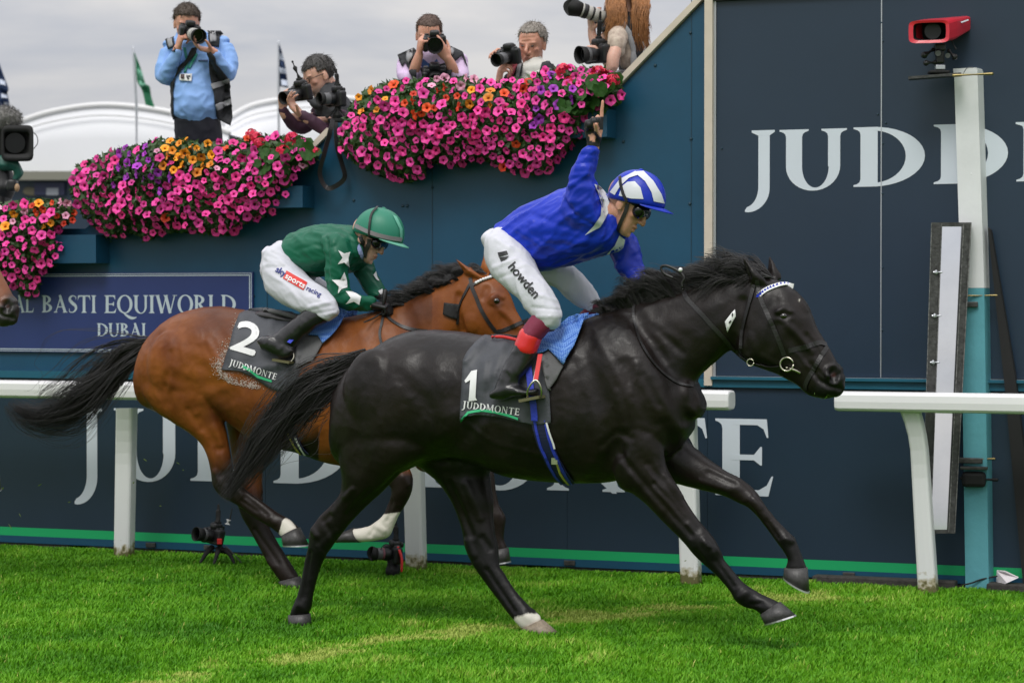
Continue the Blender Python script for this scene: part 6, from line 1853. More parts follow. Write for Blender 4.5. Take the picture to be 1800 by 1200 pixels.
S1('jaw_strap', [(1337, 641), (1356, 648), (1372, 652)], .022)
p_ring, n_ring = hit(bv_black, 1381, 640)
w_ring = BLACK.w_of(p_ring) + .012
ring_('bit_ring', BLACK, 1383, 640, w_ring, .031, .0045, br1)
ring_('bit_ring', BLACK, 1383, 640, -w_ring, .031, .0045, br1)
bm = new(); tube(bm, [BLACK.pt(1383, 646, w_ring), BLACK.pt(1396, 650, w_ring - .005), BLACK.pt(1406, 655, w_ring - .02)], .006, 8, sub=2); ob('bit_mouthpiece', bm, M_bit, br1, True)
ring_('rein_ring', BLACK, 1319, 637, w_ring + .01, .016, .003, br1)
S1('rein', [(1374, 645), (1350, 645), (1330, 640), (1314, 634), (1290, 614), (1269, 590), (1250, 570), (1235, 553), (1220, 538), (1207, 523), (1200, 508)], .020)
bm = new(); tube(bm, [BLACK.pt(x, y, .10) for x, y in ((1200, 508), (1199, 497), (1203, 489), (1196, 479), (1180, 470), (1168, 467), (1162, 471), (1168, 481), (1182, 488))], .0065, 8, sub=4); ob('rein', bm, M_leather, br1, True)
bm = new(); ell(bm, BLACK.pt(1196, 474, .11), .010, .010, .010, sub=2); ob('rein_stud', bm, M_print, br1, True)
S1('neck_strap', [(1115, 527), (1114, 556), (1118, 580), (1125, 601), (1140, 627), (1156, 647), (1173, 662), (1190, 672), (1205, 677), (1218, 678)], .013)
tg = decal('number_tag', [[(1292, 544), (1293, 556), (1279, 583), (1275, 565)]], bv_black, M_print, br1, off=.016, thick=.002)
bvt = bvh_of(tg)
decal('tag_print', [[(1281, 566), (1285, 562), (1286, 565), (1282, 569)], [(1286, 553), (1288, 549), (1289, 553), (1287, 558)]], bvt, M_blacktext, br1, off=.003, step=3)
# grass caught in the bit
bm = new(); r_ = random.Random(4)
for k in range(26):
    q = BLACK.pt(1432 + r_.uniform(0, 24), 690 + r_.uniform(-6, 9), r_.uniform(-.01, .05)); d = V((r_.uniform(-1, 1), r_.uniform(-1, 1), r_.uniform(-1, .3))).normalized() * .022
    s_ = d.cross(V((.3, .5, .8))).normalized() * .002
    bm.faces.new([bm.verts.new(p) for p in (q - s_, q + s_, q + d)])
o = ob('mouth_grass', bm, mat('chewed_grass', (.14, .30, .03), .6), black_horse); o['kind'] = 'stuff'

br2 = thing('bridle', BROWN.pt(860, 560), 'black leather bridle with a white beaded browband on the bay horse', 'bridle', 'bridles on the runners')
S2 = lambda nm, pts, wd, m_=M_leather, **k: strap(nm, pts, wd, bv_bay, m_, br2, off=.003, plane=BROWN, **k)
S2('browband', [(829, 503), (840, 496), (852, 491), (864, 488), (876, 488)], .016)
bm = new(); C = catmull([(838, 498, 0), (848, 493, 0), (858, 490, 0), (868, 487.5, 0), (876, 487, 0)], 12)
for k in range(11):
    a = C[int(k / 10 * (len(C) - 1))]; q, nn = hit(bv_bay, a[0], a[1])
    if q is not None: ell(bm, q + nn * .010, .0085, .0085, .0085, sub=2)
o = ob('browband_beads', bm, M_print, br2, True); o['kind'] = 'stuff'
S2('cheek_strap', [(827, 488), (830, 505), (838, 524), (846, 544), (859, 566), (873, 584)], .020)
S2('throat_strap', [(826, 500), (815, 522), (806, 545), (803, 570)], .014)
S2('noseband', [(872, 583), (886, 580), (905, 572), (920, 566), (930, 562)], .020)
S2('neck_strap', [(675, 548), (671, 570), (668, 585), (670, 600), (674, 612)], .014)
S2('rein', [(676, 550), (686, 562), (700, 571), (716, 577), (733, 580), (752, 582)], .018)
decal('cheek_patch', [[(781, 532), (809, 535), (803, 562), (790, 558), (779, 553)]], bv_bay, M_blackm, br2, off=.010, thick=.004)

# ---------- cap builder
def cap(pl, c, f, u, rx, ry, rz, material, parent, visor=True, vlen=.05, vis_mat=None, skirt=.02):
    ax = axes(f, u)
    bm = new(); n = 36; rs = []
    for k in range(13):
        a = (k / 12) * math.pi / 2
        z = math.sin(a) * rz; q = math.cos(a) ** .92
        if k == 12: q = .02
        rs.append([loc(c, ax, rx * q * math.cos(2 * math.pi * j / n), ry * q * math.sin(2 * math.pi * j / n), z) for j in range(n)])
    rs.insert(0, [loc(c, ax, rx * .985 * math.cos(2 * math.pi * j / n), ry * .985 * math.sin(2 * math.pi * j / n), -skirt) for j in range(n)])
    rs.insert(0, [loc(c, ax, rx * .90 * math.cos(2 * math.pi * j / n), ry * .90 * math.sin(2 * math.pi * j / n), -skirt) for j in range(n)])
    rs.insert(0, [loc(c, ax, rx * .88 * math.cos(2 * math.pi * j / n), ry * .88 * math.sin(2 * math.pi * j / n), .02) for j in range(n)])
    rings(bm, rs)
    h = ob('helmet', bm, material, parent, True)
    bm = new(); ell(bm, loc(c, ax, 0, -.005, rz), .012, .012, .006, ax, 2); ob('cap_button', bm, material, h, True)
    if visor:
        bm = new(); A, B_, C_, D_ = [], [], [], []
        for j in range(17):
            a = math.radians(20 + 140 * j / 16)
            k = math.sin(a)
            A.append(loc(c, ax, rx * 1.0 * math.cos(a), ry * 1.0 * math.sin(a), -skirt + .002))
            e = vlen * max(0, (math.sin((a - math.radians(20)) / math.radians(140) * math.pi))) ** .7
            B_.append(loc(c, ax, (rx + e * .3) * math.cos(a), (ry + e) * math.sin(a), -skirt - e * .28))
        lo = [p - ax[2] * .005 for p in A]; lo2 = [p - ax[2] * .004 for p in B_]
        va, vb, vc, vd = [[bm.verts.new(p) for p in l] for l in (A, B_, lo, lo2)]
        for j in range(16):
            bm.faces.new((va[j], va[j + 1], vb[j + 1], vb[j])); bm.faces.new((vc[j], vd[j], vd[j + 1], vc[j + 1])); bm.faces.new((vb[j], vb[j + 1], vd[j + 1], vd[j]))
        ob('visor', bm, vis_mat or material, h, True)
    return h, ax

def goggles(O, ax, s, parent):
    bm = new()
    for q in (-1, 1):
        ell(bm, loc(O, ax, q * .036, .078, .016, s), .050 * s, .032 * s, .038 * s, ax, 3)
    ell(bm, loc(O, ax, 0, .078, .022, s), .070 * s, .034 * s, .030 * s, ax, 3)
    me = remesh(bm, .005, 3); g = link_mesh('goggles', me, M_gog, parent, True)
    bm = new(); n = 24
    tube(bm, [loc(O, ax, (.080 if k <= n / 2 else .070) * math.cos(2 * math.pi * k / n), -.01 + (.100 if k <= n / 2 else .06) * math.sin(2 * math.pi * k / n), .03, s) for k in range(n + 1)], .009 * s, 8, dome=False)
    ob('goggle_strap', bm, M_blackm, g, True)
    return g

def boot_foot(bm, pl, heel, toe, ankle, w, hw=.045):
    edgeloft(bm, pl, [(heel[0] - 1, heel[1] - 12, heel[0], heel[1], w, hw * .8), (ankle[0] - 8, ankle[1] - 6, heel[0] + 14, heel[1] + 4, w, hw), (ankle[0] + 12, ankle[1], (heel[0] + toe[0]) / 2, (heel[1] + toe[1]) / 2 + 3, w, hw * .95),
                      ((ankle[0] + toe[0]) / 2 + 10, (ankle[1] + toe[1]) / 2 + 1, toe[0] - 16, toe[1] + 5, w, hw), (toe[0] - 1, toe[1] - 8, toe[0] - 3, toe[1] + 5, w, hw * .75)], sub=4, n=20)

# ================= jockey in blue, arm raised
j1 = thing('person', BLACK.pt(930, 600), 'jockey in blue silks with white collar pointing one finger to the sky', 'jockey')
torso1 = [(892, 388, 905, 470, 0, .15), (903, 378, 935, 474, 0, .165), (925, 362, 968, 474, 0, .175), (952, 350, 1005, 464, 0, .185), (985, 336, 1045, 452, 0, .195), (1015, 326, 1074, 444, 0, .19), (1042, 328, 1092, 430, 0, .14), (1062, 342, 1098, 416, 0, .09)]
armR1 = [(985, 372, 1062, 392, .14, .085), (994, 348, 1056, 360, .16, .08), (1000, 326, 1050, 335, .175, .068), (1004, 308, 1047, 314, .185, .058), (1010, 294, 1047, 298, .19, .054), (1018, 278, 1050, 281, .19, .046), (1024, 266, 1053, 266, .19, .041)]
armL1 = [(1060, 430, 1100, 405, -.12, .08), (1070, 447, 1116, 418, -.15, .072), (1082, 468, 1126, 448, -.15, .062), (1100, 492, 1132, 474, -.13, .052), (1120, 510, 1146, 494, -.10, .044)]
shirt1 = garment('silks', BLACK, [torso1, armR1, armL1], M_silk, j1, fold=.013, fscale=9, seed=3, axis=BLACK.t * .8 + V((0, 0, .5)),
    strokes=[([(905, 400), (950, 430), (1000, 440)], 8, 6), ([(915, 440), (960, 455)], 7, 6), ([(940, 380), (1000, 400), (1040, 415)], 9, -6), ([(960, 420), (1030, 425)], 8, 5), ([(988, 345), (1000, 365), (1020, 385), (1045, 395)], 7, -10), ([(996, 330), (1010, 322)], 6, 7), ([(1004, 310), (1035, 305)], 5, 5), ([(1015, 290), (1040, 285)], 4, -4), ([(1020, 272), (1052, 272)], 3, -5), ([(1000, 455), (1055, 440)], 6, -5), ([(930, 395), (935, 465)], 8, -5)])
thR1 = [(893, 400, 858, 440, .10, .11), (910, 415, 857, 462, .13, .105), (930, 445, 869, 487, .17, .10), (948, 474, 888, 505, .20, .092), (965, 500, 908, 524, .225, .084), (981, 528, 926, 545, .245, .076), (989, 550, 938, 560, .26, .066), (984, 566, 945, 570, .265, .055)]
thL1 = [(905, 410, 890, 450, -.10, .10), (950, 455, 935, 492, -.14, .10), (1000, 464, 975, 505, -.19, .09), (1035, 492, 1000, 528, -.235, .078), (1052, 522, 1022, 542, -.26, .065), (1054, 538, 1034, 549, -.265, .052)]
hip1 = [(880, 400, 862, 435, 0, .16), (905, 398, 878, 470, 0, .175), (935, 420, 915, 480, 0, .165)]
br_1 = garment('breeches', BLACK, [thR1, thL1, hip1], M_breech, j1, axis=BLACK.t * .3 + V((0, 0, -.9)), fold=.008, fscale=9, seed=9,
    strokes=[([(870, 470), (905, 455)], 5, 5), ([(880, 488), (925, 470)], 5, -4), ([(950, 520), (985, 530)], 5, 6), ([(935, 540), (985, 545)], 4, -5), ([(945, 556), (988, 556)], 4, 5), ([(872, 420), (900, 440)], 6, 4)])
bv_br1 = bvh_of(br_1)
bv_sh1 = bvh_of(shirt1)
decal('collar_yoke', [[(1044, 324), (1055, 327), (1063, 336), (1071, 355), (1069, 375), (1054, 399), (1028, 414), (1043, 397), (1055, 379), (1057, 360), (1051, 340)]], bv_sh1, M_silkw, j1, off=.005)
decal('collar_yoke', [[(1088, 414), (1098, 421), (1095, 436), (1088, 442), (1066, 447), (1080, 431)]], bv_sh1, M_silkw, j1, off=.005)
text_decal('thigh_print', 'howden', 893, 470, 939, 525, 17, bv_br1, M_blacktext, j1, off=.004, bold=.5)
decal('thigh_mark', [[(875, 444), (891, 441), (893, 447), (877, 452)], [(878, 453), (895, 450), (888, 457), (881, 460)]], bv_br1, M_blacktext, j1, off=.004, step=4)
# boots
bm = new(); edgeloft(bm, BLACK, [(940, 545, 986, 560, .265, .052), (930, 560, 972, 577, .275, .055), (914, 582, 952, 597, .285, .058)], sub=4); me = remesh(bm, .007, 2); wrinkle(me, .003, 14, 2); link_mesh('sock', me, M_maroon, j1, True)
bm = new(); edgeloft(bm, BLACK, [(913, 581, 953, 596, .285, .0605), (905, 602, 943, 621, .295, .059)], sub=4, dome=True); ob('boot_top', bm, M_redband, j1, True)
bm = new(); edgeloft(bm, BLACK, [(906, 600, 943, 618, .295, .055), (896, 620, 938, 634, .30, .056), (885, 643, 928, 650, .315, .055), (877, 662, 918, 664, .325, .048), (870, 678, 912, 680, .335, .044)], sub=4)
boot_foot(bm, BLACK, (866, 700), (944, 690), (897, 676), .34)
me = remesh(bm, .006, 3); wrinkle(me, .004, 11, 5); taubin(me, 2); link_mesh('boot', me, M_bootm, j1, True)
bm = new(); edgeloft(bm, BLACK, [(1040, 532, 1056, 548, -.27, .05), (1010, 560, 1030, 575, -.29, .052), (985, 600, 1005, 615, -.31, .05), (965, 660, 990, 665, -.33, .045)], sub=4); boot_foot(bm, BLACK, (958, 688), (1030, 684), (978, 668), -.34); me = remesh(bm, .008, 2); link_mesh('boot', me, M_bootm, j1, True)
bm = new(); edgeloft(bm, BLACK, [(1040, 530, 1058, 548, -.27, .052), (1012, 556, 1034, 572, -.285, .055)], sub=4); ob('sock', bm, M_maroon, j1, True)
# stirrup
st = thing('stirrup', BLACK.pt(938, 690, .34), 'steel stirrup iron on a red strap under the boot of the jockey in blue', 'stirrup', 'stirrups')
bm = new(); tube(bm, [BLACK.pt(x, y, .34 + q) for x, y, q in ((928, 700, .03), (927, 688, .05), (934, 674, .06), (942, 668, .05), (949, 676, .05), (952, 690, .04), (950, 698, .02))], .005, 8, sub=4); ob('iron', bm, M_bit, st, True)
bm = new(); A, B_ = BLACK.pt(918, 704, .34), BLACK.pt(953, 697, .34); bar(bm, A, B_, .09, .014, BLACK, -.045); ob('tread', bm, mat('stirrup_tread', (.12, .11, .05), .5), st)
bm = new(); A, B_ = BLACK.pt(950, 622, .30), BLACK.pt(942, 668, .37); bar(bm, A, B_, .004, .022, BLACK, 0); ob('strap', bm, M_redweb, st)
bm = new(); A, B_ = BLACK.pt(945, 640, .31), BLACK.pt(938, 672, .365); bar(bm, A, B_, .003, .010, BLACK, 0); ob('strap', bm, M_print, st)
# body: head, neck, forearms, raised hand with a straight index finger
H1 = BLACK.pt(1099, 362, .03); ax1 = axes((.80, -.28, -.53), (.42, -.05, .90)); s1 = 1.06
bm = new(); add_head(bm, H1, ax1, s1, mouth_open=.004); add_neck(bm, H1, ax1, BLACK.pt(1055, 392, 0), 1.0)
for rows in (torso1, armR1, armL1, thR1, thL1): edgeloft(bm, BLACK, rows, sub=3, shrink=.68)
Wr = BLACK.pt(1041, 262, .19)
tube(bm, [BLACK.pt(1037, 276, .19), Wr, BLACK.pt(1043, 246, .19)], [.026, .028, .026], 12)
add_hand(bm, BLACK.pt(1043, 250, .19), (.03, 0, 1), (.10, -1, 0), True, curls=((2, 3, 2), (70, 95, 60), (76, 95, 60), (80, 95, 60)), s=1.10, thumb_dir=(-.25, -.85, .5), spread=1)
add_hand(bm, BLACK.pt(1140, 506, -.10), (.72, .1, -.6), (-.1, .9, -.3), False, curls=(50, 55, 55, 60), s=.95)
me = remesh(bm, .0056, 2); taubin(me, 2)
G, lx, ly, lz = lip_mark(me, H1, ax1, s1)
x, y = proj_np(get_co(me))
glove = np.clip((260 - y) / 2, 0, 1) * (x > 1000) * (x < 1090) * (y > 206)
bare = inside([(1043, 218), (1050, 215), (1054, 226), (1052, 232), (1045, 231)], x, y) | inside([(1048, 232), (1056, 228), (1068, 233), (1066, 241), (1054, 241)], x, y) | inside([(1034, 238), (1042, 234), (1047, 240), (1046, 249), (1038, 248)], x, y)
R = glove * ~bare
R = np.maximum(R, (y > 488) * (x > 1110))
marks_attr(me, R, G)
link_mesh('body', me, M_skin_red, j1, True)
bvh1 = bvh_of(me)
goggles(H1, ax1, s1, j1)
hp1, axh = cap(BLACK, BLACK.pt(1119, 350, .03), (.92, -.31, -.20), (.16, -.05, .98), .102, .139, .137, M_silk, j1, vlen=.048)
bvc = bvh_of(hp1)
for q in ([(1088, 344), (1093, 328), (1103, 320), (1116, 319), (1126, 330), (1131, 350), (1110, 349)], [(1115, 302), (1131, 301), (1148, 318), (1162, 341), (1168, 358), (1149, 354), (1145, 338), (1134, 319), (1122, 309)], [(1072, 338), (1090, 315), (1117, 301), (1124, 307), (1106, 313), (1090, 328), (1081, 343)]):
    decal('cap_panel', [q], bvc, M_silkw, hp1, off=.004, step=5)
bvx = bvh_of(me, hp1)
strap('chin_strap', [(1091, 312), (1093, 328), (1097, 342), (1103, 354)], .014, bvx, M_leather, hp1, off=.006, plane=BLACK)
strap('chin_strap', [(1104, 358), (1100, 372), (1094, 386), (1089, 400), (1087, 412)], .018, bvx, M_leather, hp1, off=.006, plane=BLACK)

# ================= jockey in green
j2 = thing('person', BROWN.pt(530, 560), 'jockey in green silks with white stars crouched low over the bay horse', 'jockey')
torso2 = [(502, 428, 512, 466, 0, .14), (514, 413, 534, 482, 0, .16), (540, 401, 564, 487, 0, .17), (570, 395, 594, 484, 0, .18), (602, 396, 624, 474, 0, .18), (628, 402, 646, 458, 0, .14), (640, 414, 656, 446, 0, .09)]
armR2 = [(566, 425, 618, 420, .13, .085), (573, 448, 618, 445, .16, .078), (573, 478, 612, 482, .175, .066), (575, 506, 612, 505, .18, .06), (581, 526, 618, 514, .18, .055), (600, 541, 630, 518, .17, .050), (622, 545, 642, 520, .15, .044), (645, 546, 656, 523, .12, .038)]
armL2 = [(612, 450, 645, 440, -.13, .08), (624, 482, 655, 464, -.15, .07), (636, 504, 666, 492, -.14, .058), (652, 524, 676, 510, -.11, .045)]
shirt2 = garment('silks', BROWN, [torso2, armR2, armL2], M_greensilk, j2, fold=.011, fscale=9, axis=BROWN.t * .75 - V((0, 0, .45)), seed=13,
    strokes=[([(575, 420), (578, 460), (576, 500)], 6, -9), ([(600, 400), (585, 430)], 6, 5), ([(520, 440), (560, 430)], 8, -5), ([(530, 460), (570, 455)], 7, 5), ([(590, 490), (612, 495)], 4, -4), ([(585, 520), (612, 508)], 4, 5), ([(620, 420), (628, 450)], 5, 5), ([(630, 470), (650, 480)], 5, -4)])
thR2 = [(508, 428, 466, 462, .08, .11), (520, 455, 463, 485, .12, .108), (532, 475, 471, 512, .155, .10), (548, 490, 494, 534, .19, .092), (568, 505, 522, 547, .22, .082), (585, 522, 548, 556, .245, .072), (594, 540, 566, 562, .255, .060)]
thL2 = [(508, 430, 490, 470, -.10, .10), (545, 475, 520, 510, -.17, .09), (580, 500, 560, 535, -.22, .078), (602, 520, 585, 545, -.25, .06)]
hip2 = [(494, 430, 470, 455, 0, .14), (512, 430, 474, 500, 0, .165), (540, 455, 512, 515, 0, .15)]
br_2 = garment('breeches', BROWN, [thR2, thL2, hip2], M_breech, j2, axis=BROWN.t * .8 + V((0, 0, -.5)), fold=.008, fscale=9, seed=21, strokes=[([(480, 440), (510, 455)], 5, 4), ([(470, 470), (500, 470)], 5, -4), ([(545, 540), (585, 530)], 5, 6), ([(552, 552), (590, 545)], 4, -5)])
bv_br2, bv_sh2 = bvh_of(br_2), bvh_of(shirt2)
Z5 = lambda L_: [(x / 3.334 + 430, y / 3.334 + 340) for x, y in L_]
decal('star', [Z5([(548, 335), (583, 352), (617, 343), (607, 378), (612, 432), (582, 405), (545, 415), (572, 378)])], bv_sh2, M_print, j2, off=.005, step=4)
decal('star', [Z5([(583, 460), (597, 510), (600, 552), (570, 560), (548, 587), (552, 545), (512, 508), (560, 505)])], bv_sh2, M_print, j2, off=.005, step=4)
decal('star', [Z5([(590, 572), (640, 578), (682, 605), (672, 652), (640, 633), (592, 648), (622, 612)])], bv_sh2, M_print, j2, off=.005, step=4)
decal('star', [Z5([(752, 478), (768, 455), (775, 490), (790, 515), (770, 505)])], bv_sh2, M_print, j2, off=.005, step=4)
decal('star', [Z5([(782, 572), (806, 560), (812, 585), (795, 592)])], bv_sh2, M_print, j2, off=.005, step=4)
text_decal('thigh_print', 'sky', *Z5([(180, 456)])[0], *Z5([(232, 488)])[0], 11, bv_br2, M_skyblue, j2, off=.004, bold=.5)
tp = decal('thigh_panel', [Z5([(246, 452), (368, 522), (345, 567), (224, 498)])], bv_br2, M_redprint, j2, off=.004, step=5)
bvp = bvh_of(br_2, tp)
text_decal('thigh_print', 'sports', *Z5([(236, 494)])[0], *Z5([(346, 556)])[0], 10, bvp, M_print, j2, off=.003, bold=.3)
text_decal('thigh_print', 'racing', *Z5([(360, 566)])[0], *Z5([(442, 606)])[0], 9, bv_br2, M_skyblue, j2, off=.004, bold=.2)
bm = new(); edgeloft(bm, BROWN, [(545, 534, 584, 562, .25, .058), (528, 550, 556, 577, .27, .056), (510, 566, 536, 592, .285, .053), (492, 580, 522, 606, .295, .047), (480, 588, 512, 618, .30, .044)], sub=4)
edgeloft(bm, BROWN, [(474, 590, 452, 604, .305, .036), (485, 588, 463, 616, .31, .044), (505, 600, 482, 624, .31, .043), (516, 612, 494, 630, .31, .036)], sub=4)
me = remesh(bm, .006, 3); wrinkle(me, .0035, 12, 6); taubin(me, 2); link_mesh('boot', me, M_bootm, j2, True)
bm = new(); edgeloft(bm, BROWN, [(585, 528, 605, 552, -.26, .055), (545, 560, 575, 582, -.28, .05), (515, 590, 545, 610, -.30, .045), (505, 606, 530, 630, -.30, .04)], sub=4); ob('boot', bm, M_bootm, j2, True)
st2 = thing('stirrup', BROWN.pt(505, 628, .31), 'steel stirrup iron under the boot of the jockey in green', 'stirrup', 'stirrups')
bm = new(); tube(bm, [BROWN.pt(x, y, .31 + q) for x, y, q in ((489, 632, -.01), (496, 618, -.02), (506, 610, -.02), (514, 616, -.02), (516, 628, -.01), (511, 636, 0))], .005, 8, sub=4); ob('iron', bm, M_bit, st2, True)
bm = new(); A, B_ = BROWN.pt(484, 632, .31), BROWN.pt(514, 637, .31); bar(bm, A, B_, .08, .012, BROWN, -.04); ob('tread', bm, mat('stirrup_tread', (.12, .11, .05), .5), st2)
bm = new(); A, B_ = BROWN.pt(524, 585, .28), BROWN.pt(508, 602, .35); bar(bm, A, B_, .004, .022, BROWN, 0); ob('strap', bm, M_blueweb, st2)
H2 = BROWN.pt(645, 421, .02); ax2 = axes((.84, -.30, -.46), (.40, -.06, .91)); s2 = .99
bm = new(); add_head(bm, H2, ax2, s2, jaw=.95); add_neck(bm, H2, ax2, BROWN.pt(622, 440, 0), .95)
for rows in (torso2, armR2, armL2, thR2, thL2): edgeloft(bm, BROWN, rows, sub=3, shrink=.68)
add_hand(bm, BROWN.pt(655, 535, .11), (.93, -.25, -.12), (-.1, .25, -.95), True, curls=(55, 60, 62, 66), s=.98, thumb=20)
add_hand(bm, BROWN.pt(668, 522, -.09), (.90, -.2, -.35), (-.1, -.3, -.95), False, curls=(55, 60, 62, 66), s=.98, thumb=20)
me = remesh(bm, .0056, 2); taubin(me, 2)
G, lx, ly, lz = lip_mark(me, H2, ax2, s2)
x, y = proj_np(get_co(me))
marks_attr(me, ((x > 652) & (y > 505)).astype(float), G)
link_mesh('body', me, M_skin_pale, j2, True)
goggles(H2, ax2, s2, j2)
hp2, axh2 = cap(BROWN, BROWN.pt(665.5, 411, .02), (.92, -.31, -.25), (.22, -.05, .97), .110, .145, .142, M_capgreen, j2, vlen=.042, vis_mat=M_capgreen2)
bvc2 = bvh_of(hp2, me)
decal('cap_panel', [[(690, 378), (697, 381), (707, 402), (707, 420), (703, 419), (702, 402)]], bvh_of(hp2), M_capgreen2, hp2, off=.004, step=4)
strap('cap_band', [(626, 397), (640, 404), (652, 409), (668, 414), (685, 418), (705, 421)], .022, bvh_of(hp2), mat('grey_cap_band', (.22, .21, .22), .6), hp2, off=.004, plane=BROWN)
strap('chin_strap', [(664, 366), (655, 376), (651, 392), (650, 408), (650, 418)], .012, bvh_of(hp2), M_leather, hp2, off=.008, plane=BROWN)
strap('chin_strap', [(650, 420), (648, 432), (643, 440), (638, 430), (634, 415)], .022, bvc2, M_leather, hp2, off=.006, plane=BROWN)
strap('chin_strap', [(647, 430), (644, 442), (642, 452)], .020, bvc2, M_leather, hp2, off=.006, plane=BROWN)
decal('neck_scarf', [[(630, 428), (635, 438), (640, 455), (636, 456), (630, 446), (627, 436)]], bvh_of(me, shirt2), mat('blue_scarf', (.30, .36, .62), .7, var=.5, vscale=60), j2, off=.008, step=4)
# whip held upright in the gloved hand
wp = thing('riding_whip', BROWN.pt(676, 530, .05), 'black padded riding whip held in the glove of the jockey in green', 'whip')
bm = new(); tube(bm, [BROWN.pt(673, 548, .12), BROWN.pt(675, 530, .12), BROWN.pt(677, 512, .11)], [.010, .012, .014], 10); ob('grip', bm, M_leather, wp, True)
bm = new(); tube(bm, [BROWN.pt(673, 549, .12), BROWN.pt(655, 560, .16), BROWN.pt(640, 566, .22)], [.006, .005, .004], 8, sub=2); ob('shaft', bm, M_leather, wp, True)
# ------------------------------------------------------------------ photographers on the steps, their cameras
M_blueshirt = mat('pale_blue_shirt', (.24, .42, .80), .65, var=.06, vscale=8, bump=.2, bscale=30)
M_lilac = mat('lilac_shirt', (.66, .50, .72), .65, bump=.2, bscale=30)
M_plum = mat('plum_shirt', (.055, .018, .040), .7, bump=.2, bscale=30)
M_vest = mat('charcoal_vest', (.018, .019, .022), .7, bump=.15, bscale=40)
M_reflect = mat('reflective_tape', (.27, .27, .28), .4)
M_trouser = mat('navy_trousers', (.012, .012, .022), .7, bump=.2, bscale=25)
M_jacket = mat('dark_grey_jacket', (.028, .030, .034), .7, bump=.2, bscale=30)
M_creamshirt = mat('cream_shirt', (.62, .61, .56), .7, bump=.2, bscale=30)
M_floral = mat('floral_blouse', (.62, .52, .42), .7, vscale=34, col2=(.36, .27, .22), bump=.15, bscale=30)
M_brownhair = mat('brown_hair', (.060, .040, .028), .6, var=.4, vscale=60, bump=.5, bscale=120)
M_greyhair = mat('grey_hair', (.26, .23, .20), .6, var=.4, vscale=60, bump=.5, bscale=120)
M_darkgrey = mat('dark_greying_hair', (.055, .050, .047), .6, var=.7, vscale=50, bump=.5, bscale=120)
M_ginger = mat('ginger_hair', (.40, .175, .065), .45, var=.35, vscale=30, bump=.4, bscale=150)
M_lensglass = mat('lens_front', (.004, .004, .005), .25, spec=.35)
M_lenswhite = mat('pale_lens_barrel', (.45, .44, .41), .45)
M_lensgrey = mat('grey_lens_barrel', (.10, .10, .105), .4)
M_lanyard = mat('green_lanyard', (.02, .22, .17), .6)

def limb(bm, pl, pts, sub=4, n=14):
    tube(bm, [pl.pt(x, y, w) for x, y, w, r in pts], [r / pl.scale(x, w) for x, y, w, r in pts], n, sub=sub)

def soft(name, fill, material, parent, voxel=.009, fold=.005, fscale=9, seed=1, tb=5):
    bm = new(); fill(bm)
    me = remesh(bm, voxel, 2); taubin(me, tb)
    if fold: wrinkle(me, fold, fscale, seed)
    taubin(me, 1)
    return link_mesh(name, me, material, parent, True)

def hair_cap(O, ax, s, keep, material, parent, grow=1.07, rough=.004, seed=0):
    bm = new(); bmesh.ops.create_icosphere(bm, subdivisions=5, radius=1)
    kill = []
    for v in bm.verts:
        x, y, z = v.co.x * .080 * grow, v.co.y * .099 * grow - .013, v.co.z * .088 * grow + .047
        if not keep(x, y, z): kill.append(v)
        n_ = noise.noise(V((x * 60 + seed, y * 25, z * 60)))
        k = 1 + n_ * rough / .09
        v.co = loc(O, ax, x * k, (y + .013) * k - .013, (z - .047) * k + .047, s)
    bmesh.ops.delete(bm, geom=kill, context='VERTS')
    bm.normal_update()
    fs = list(bm.faces)
    edges = [(e.verts[0], e.verts[1]) for e in bm.edges if len(e.link_faces) == 1]
    back = {v: bm.verts.new(v.co - v.normal * .006 * s) for v in list(bm.verts)}
    for f in fs: bm.faces.new([back[v] for v in reversed(f.verts)])
    for p, q in edges: bm.faces.new((p, q, back[q], back[p]))
    o = ob('hair', bm, material, parent, True)
    rh = np.random.default_rng(seed + 77); co = get_co(o.data); no = get_no(o.data)
    ctr = np.array(loc(O, ax, 0, -.013, .047, s)); crown = np.array(loc(O, ax, 0, -.05, .13, s)); ln = []
    for i in rh.choice(len(co), 1500):
        nrm = co[i] - ctr; nrm /= np.linalg.norm(nrm)
        d = co[i] - crown; d -= nrm * (d @ nrm); d /= np.linalg.norm(d) + 1e-6
        d = d + rh.normal(0, .5, 3); k = s * (.010 + rough * 1.6) * rh.uniform(.5, 1.2)
        ln.append(np.array([co[i] - d * k * .3, co[i] + d * k * .4 + nrm * (.0015 + rough * .35), co[i] + d * k + nrm * (.001 + rough * .5)]))
    strands('hair_strands', ln, .0013, .0005, material, o)['kind'] = 'stuff'
    return o

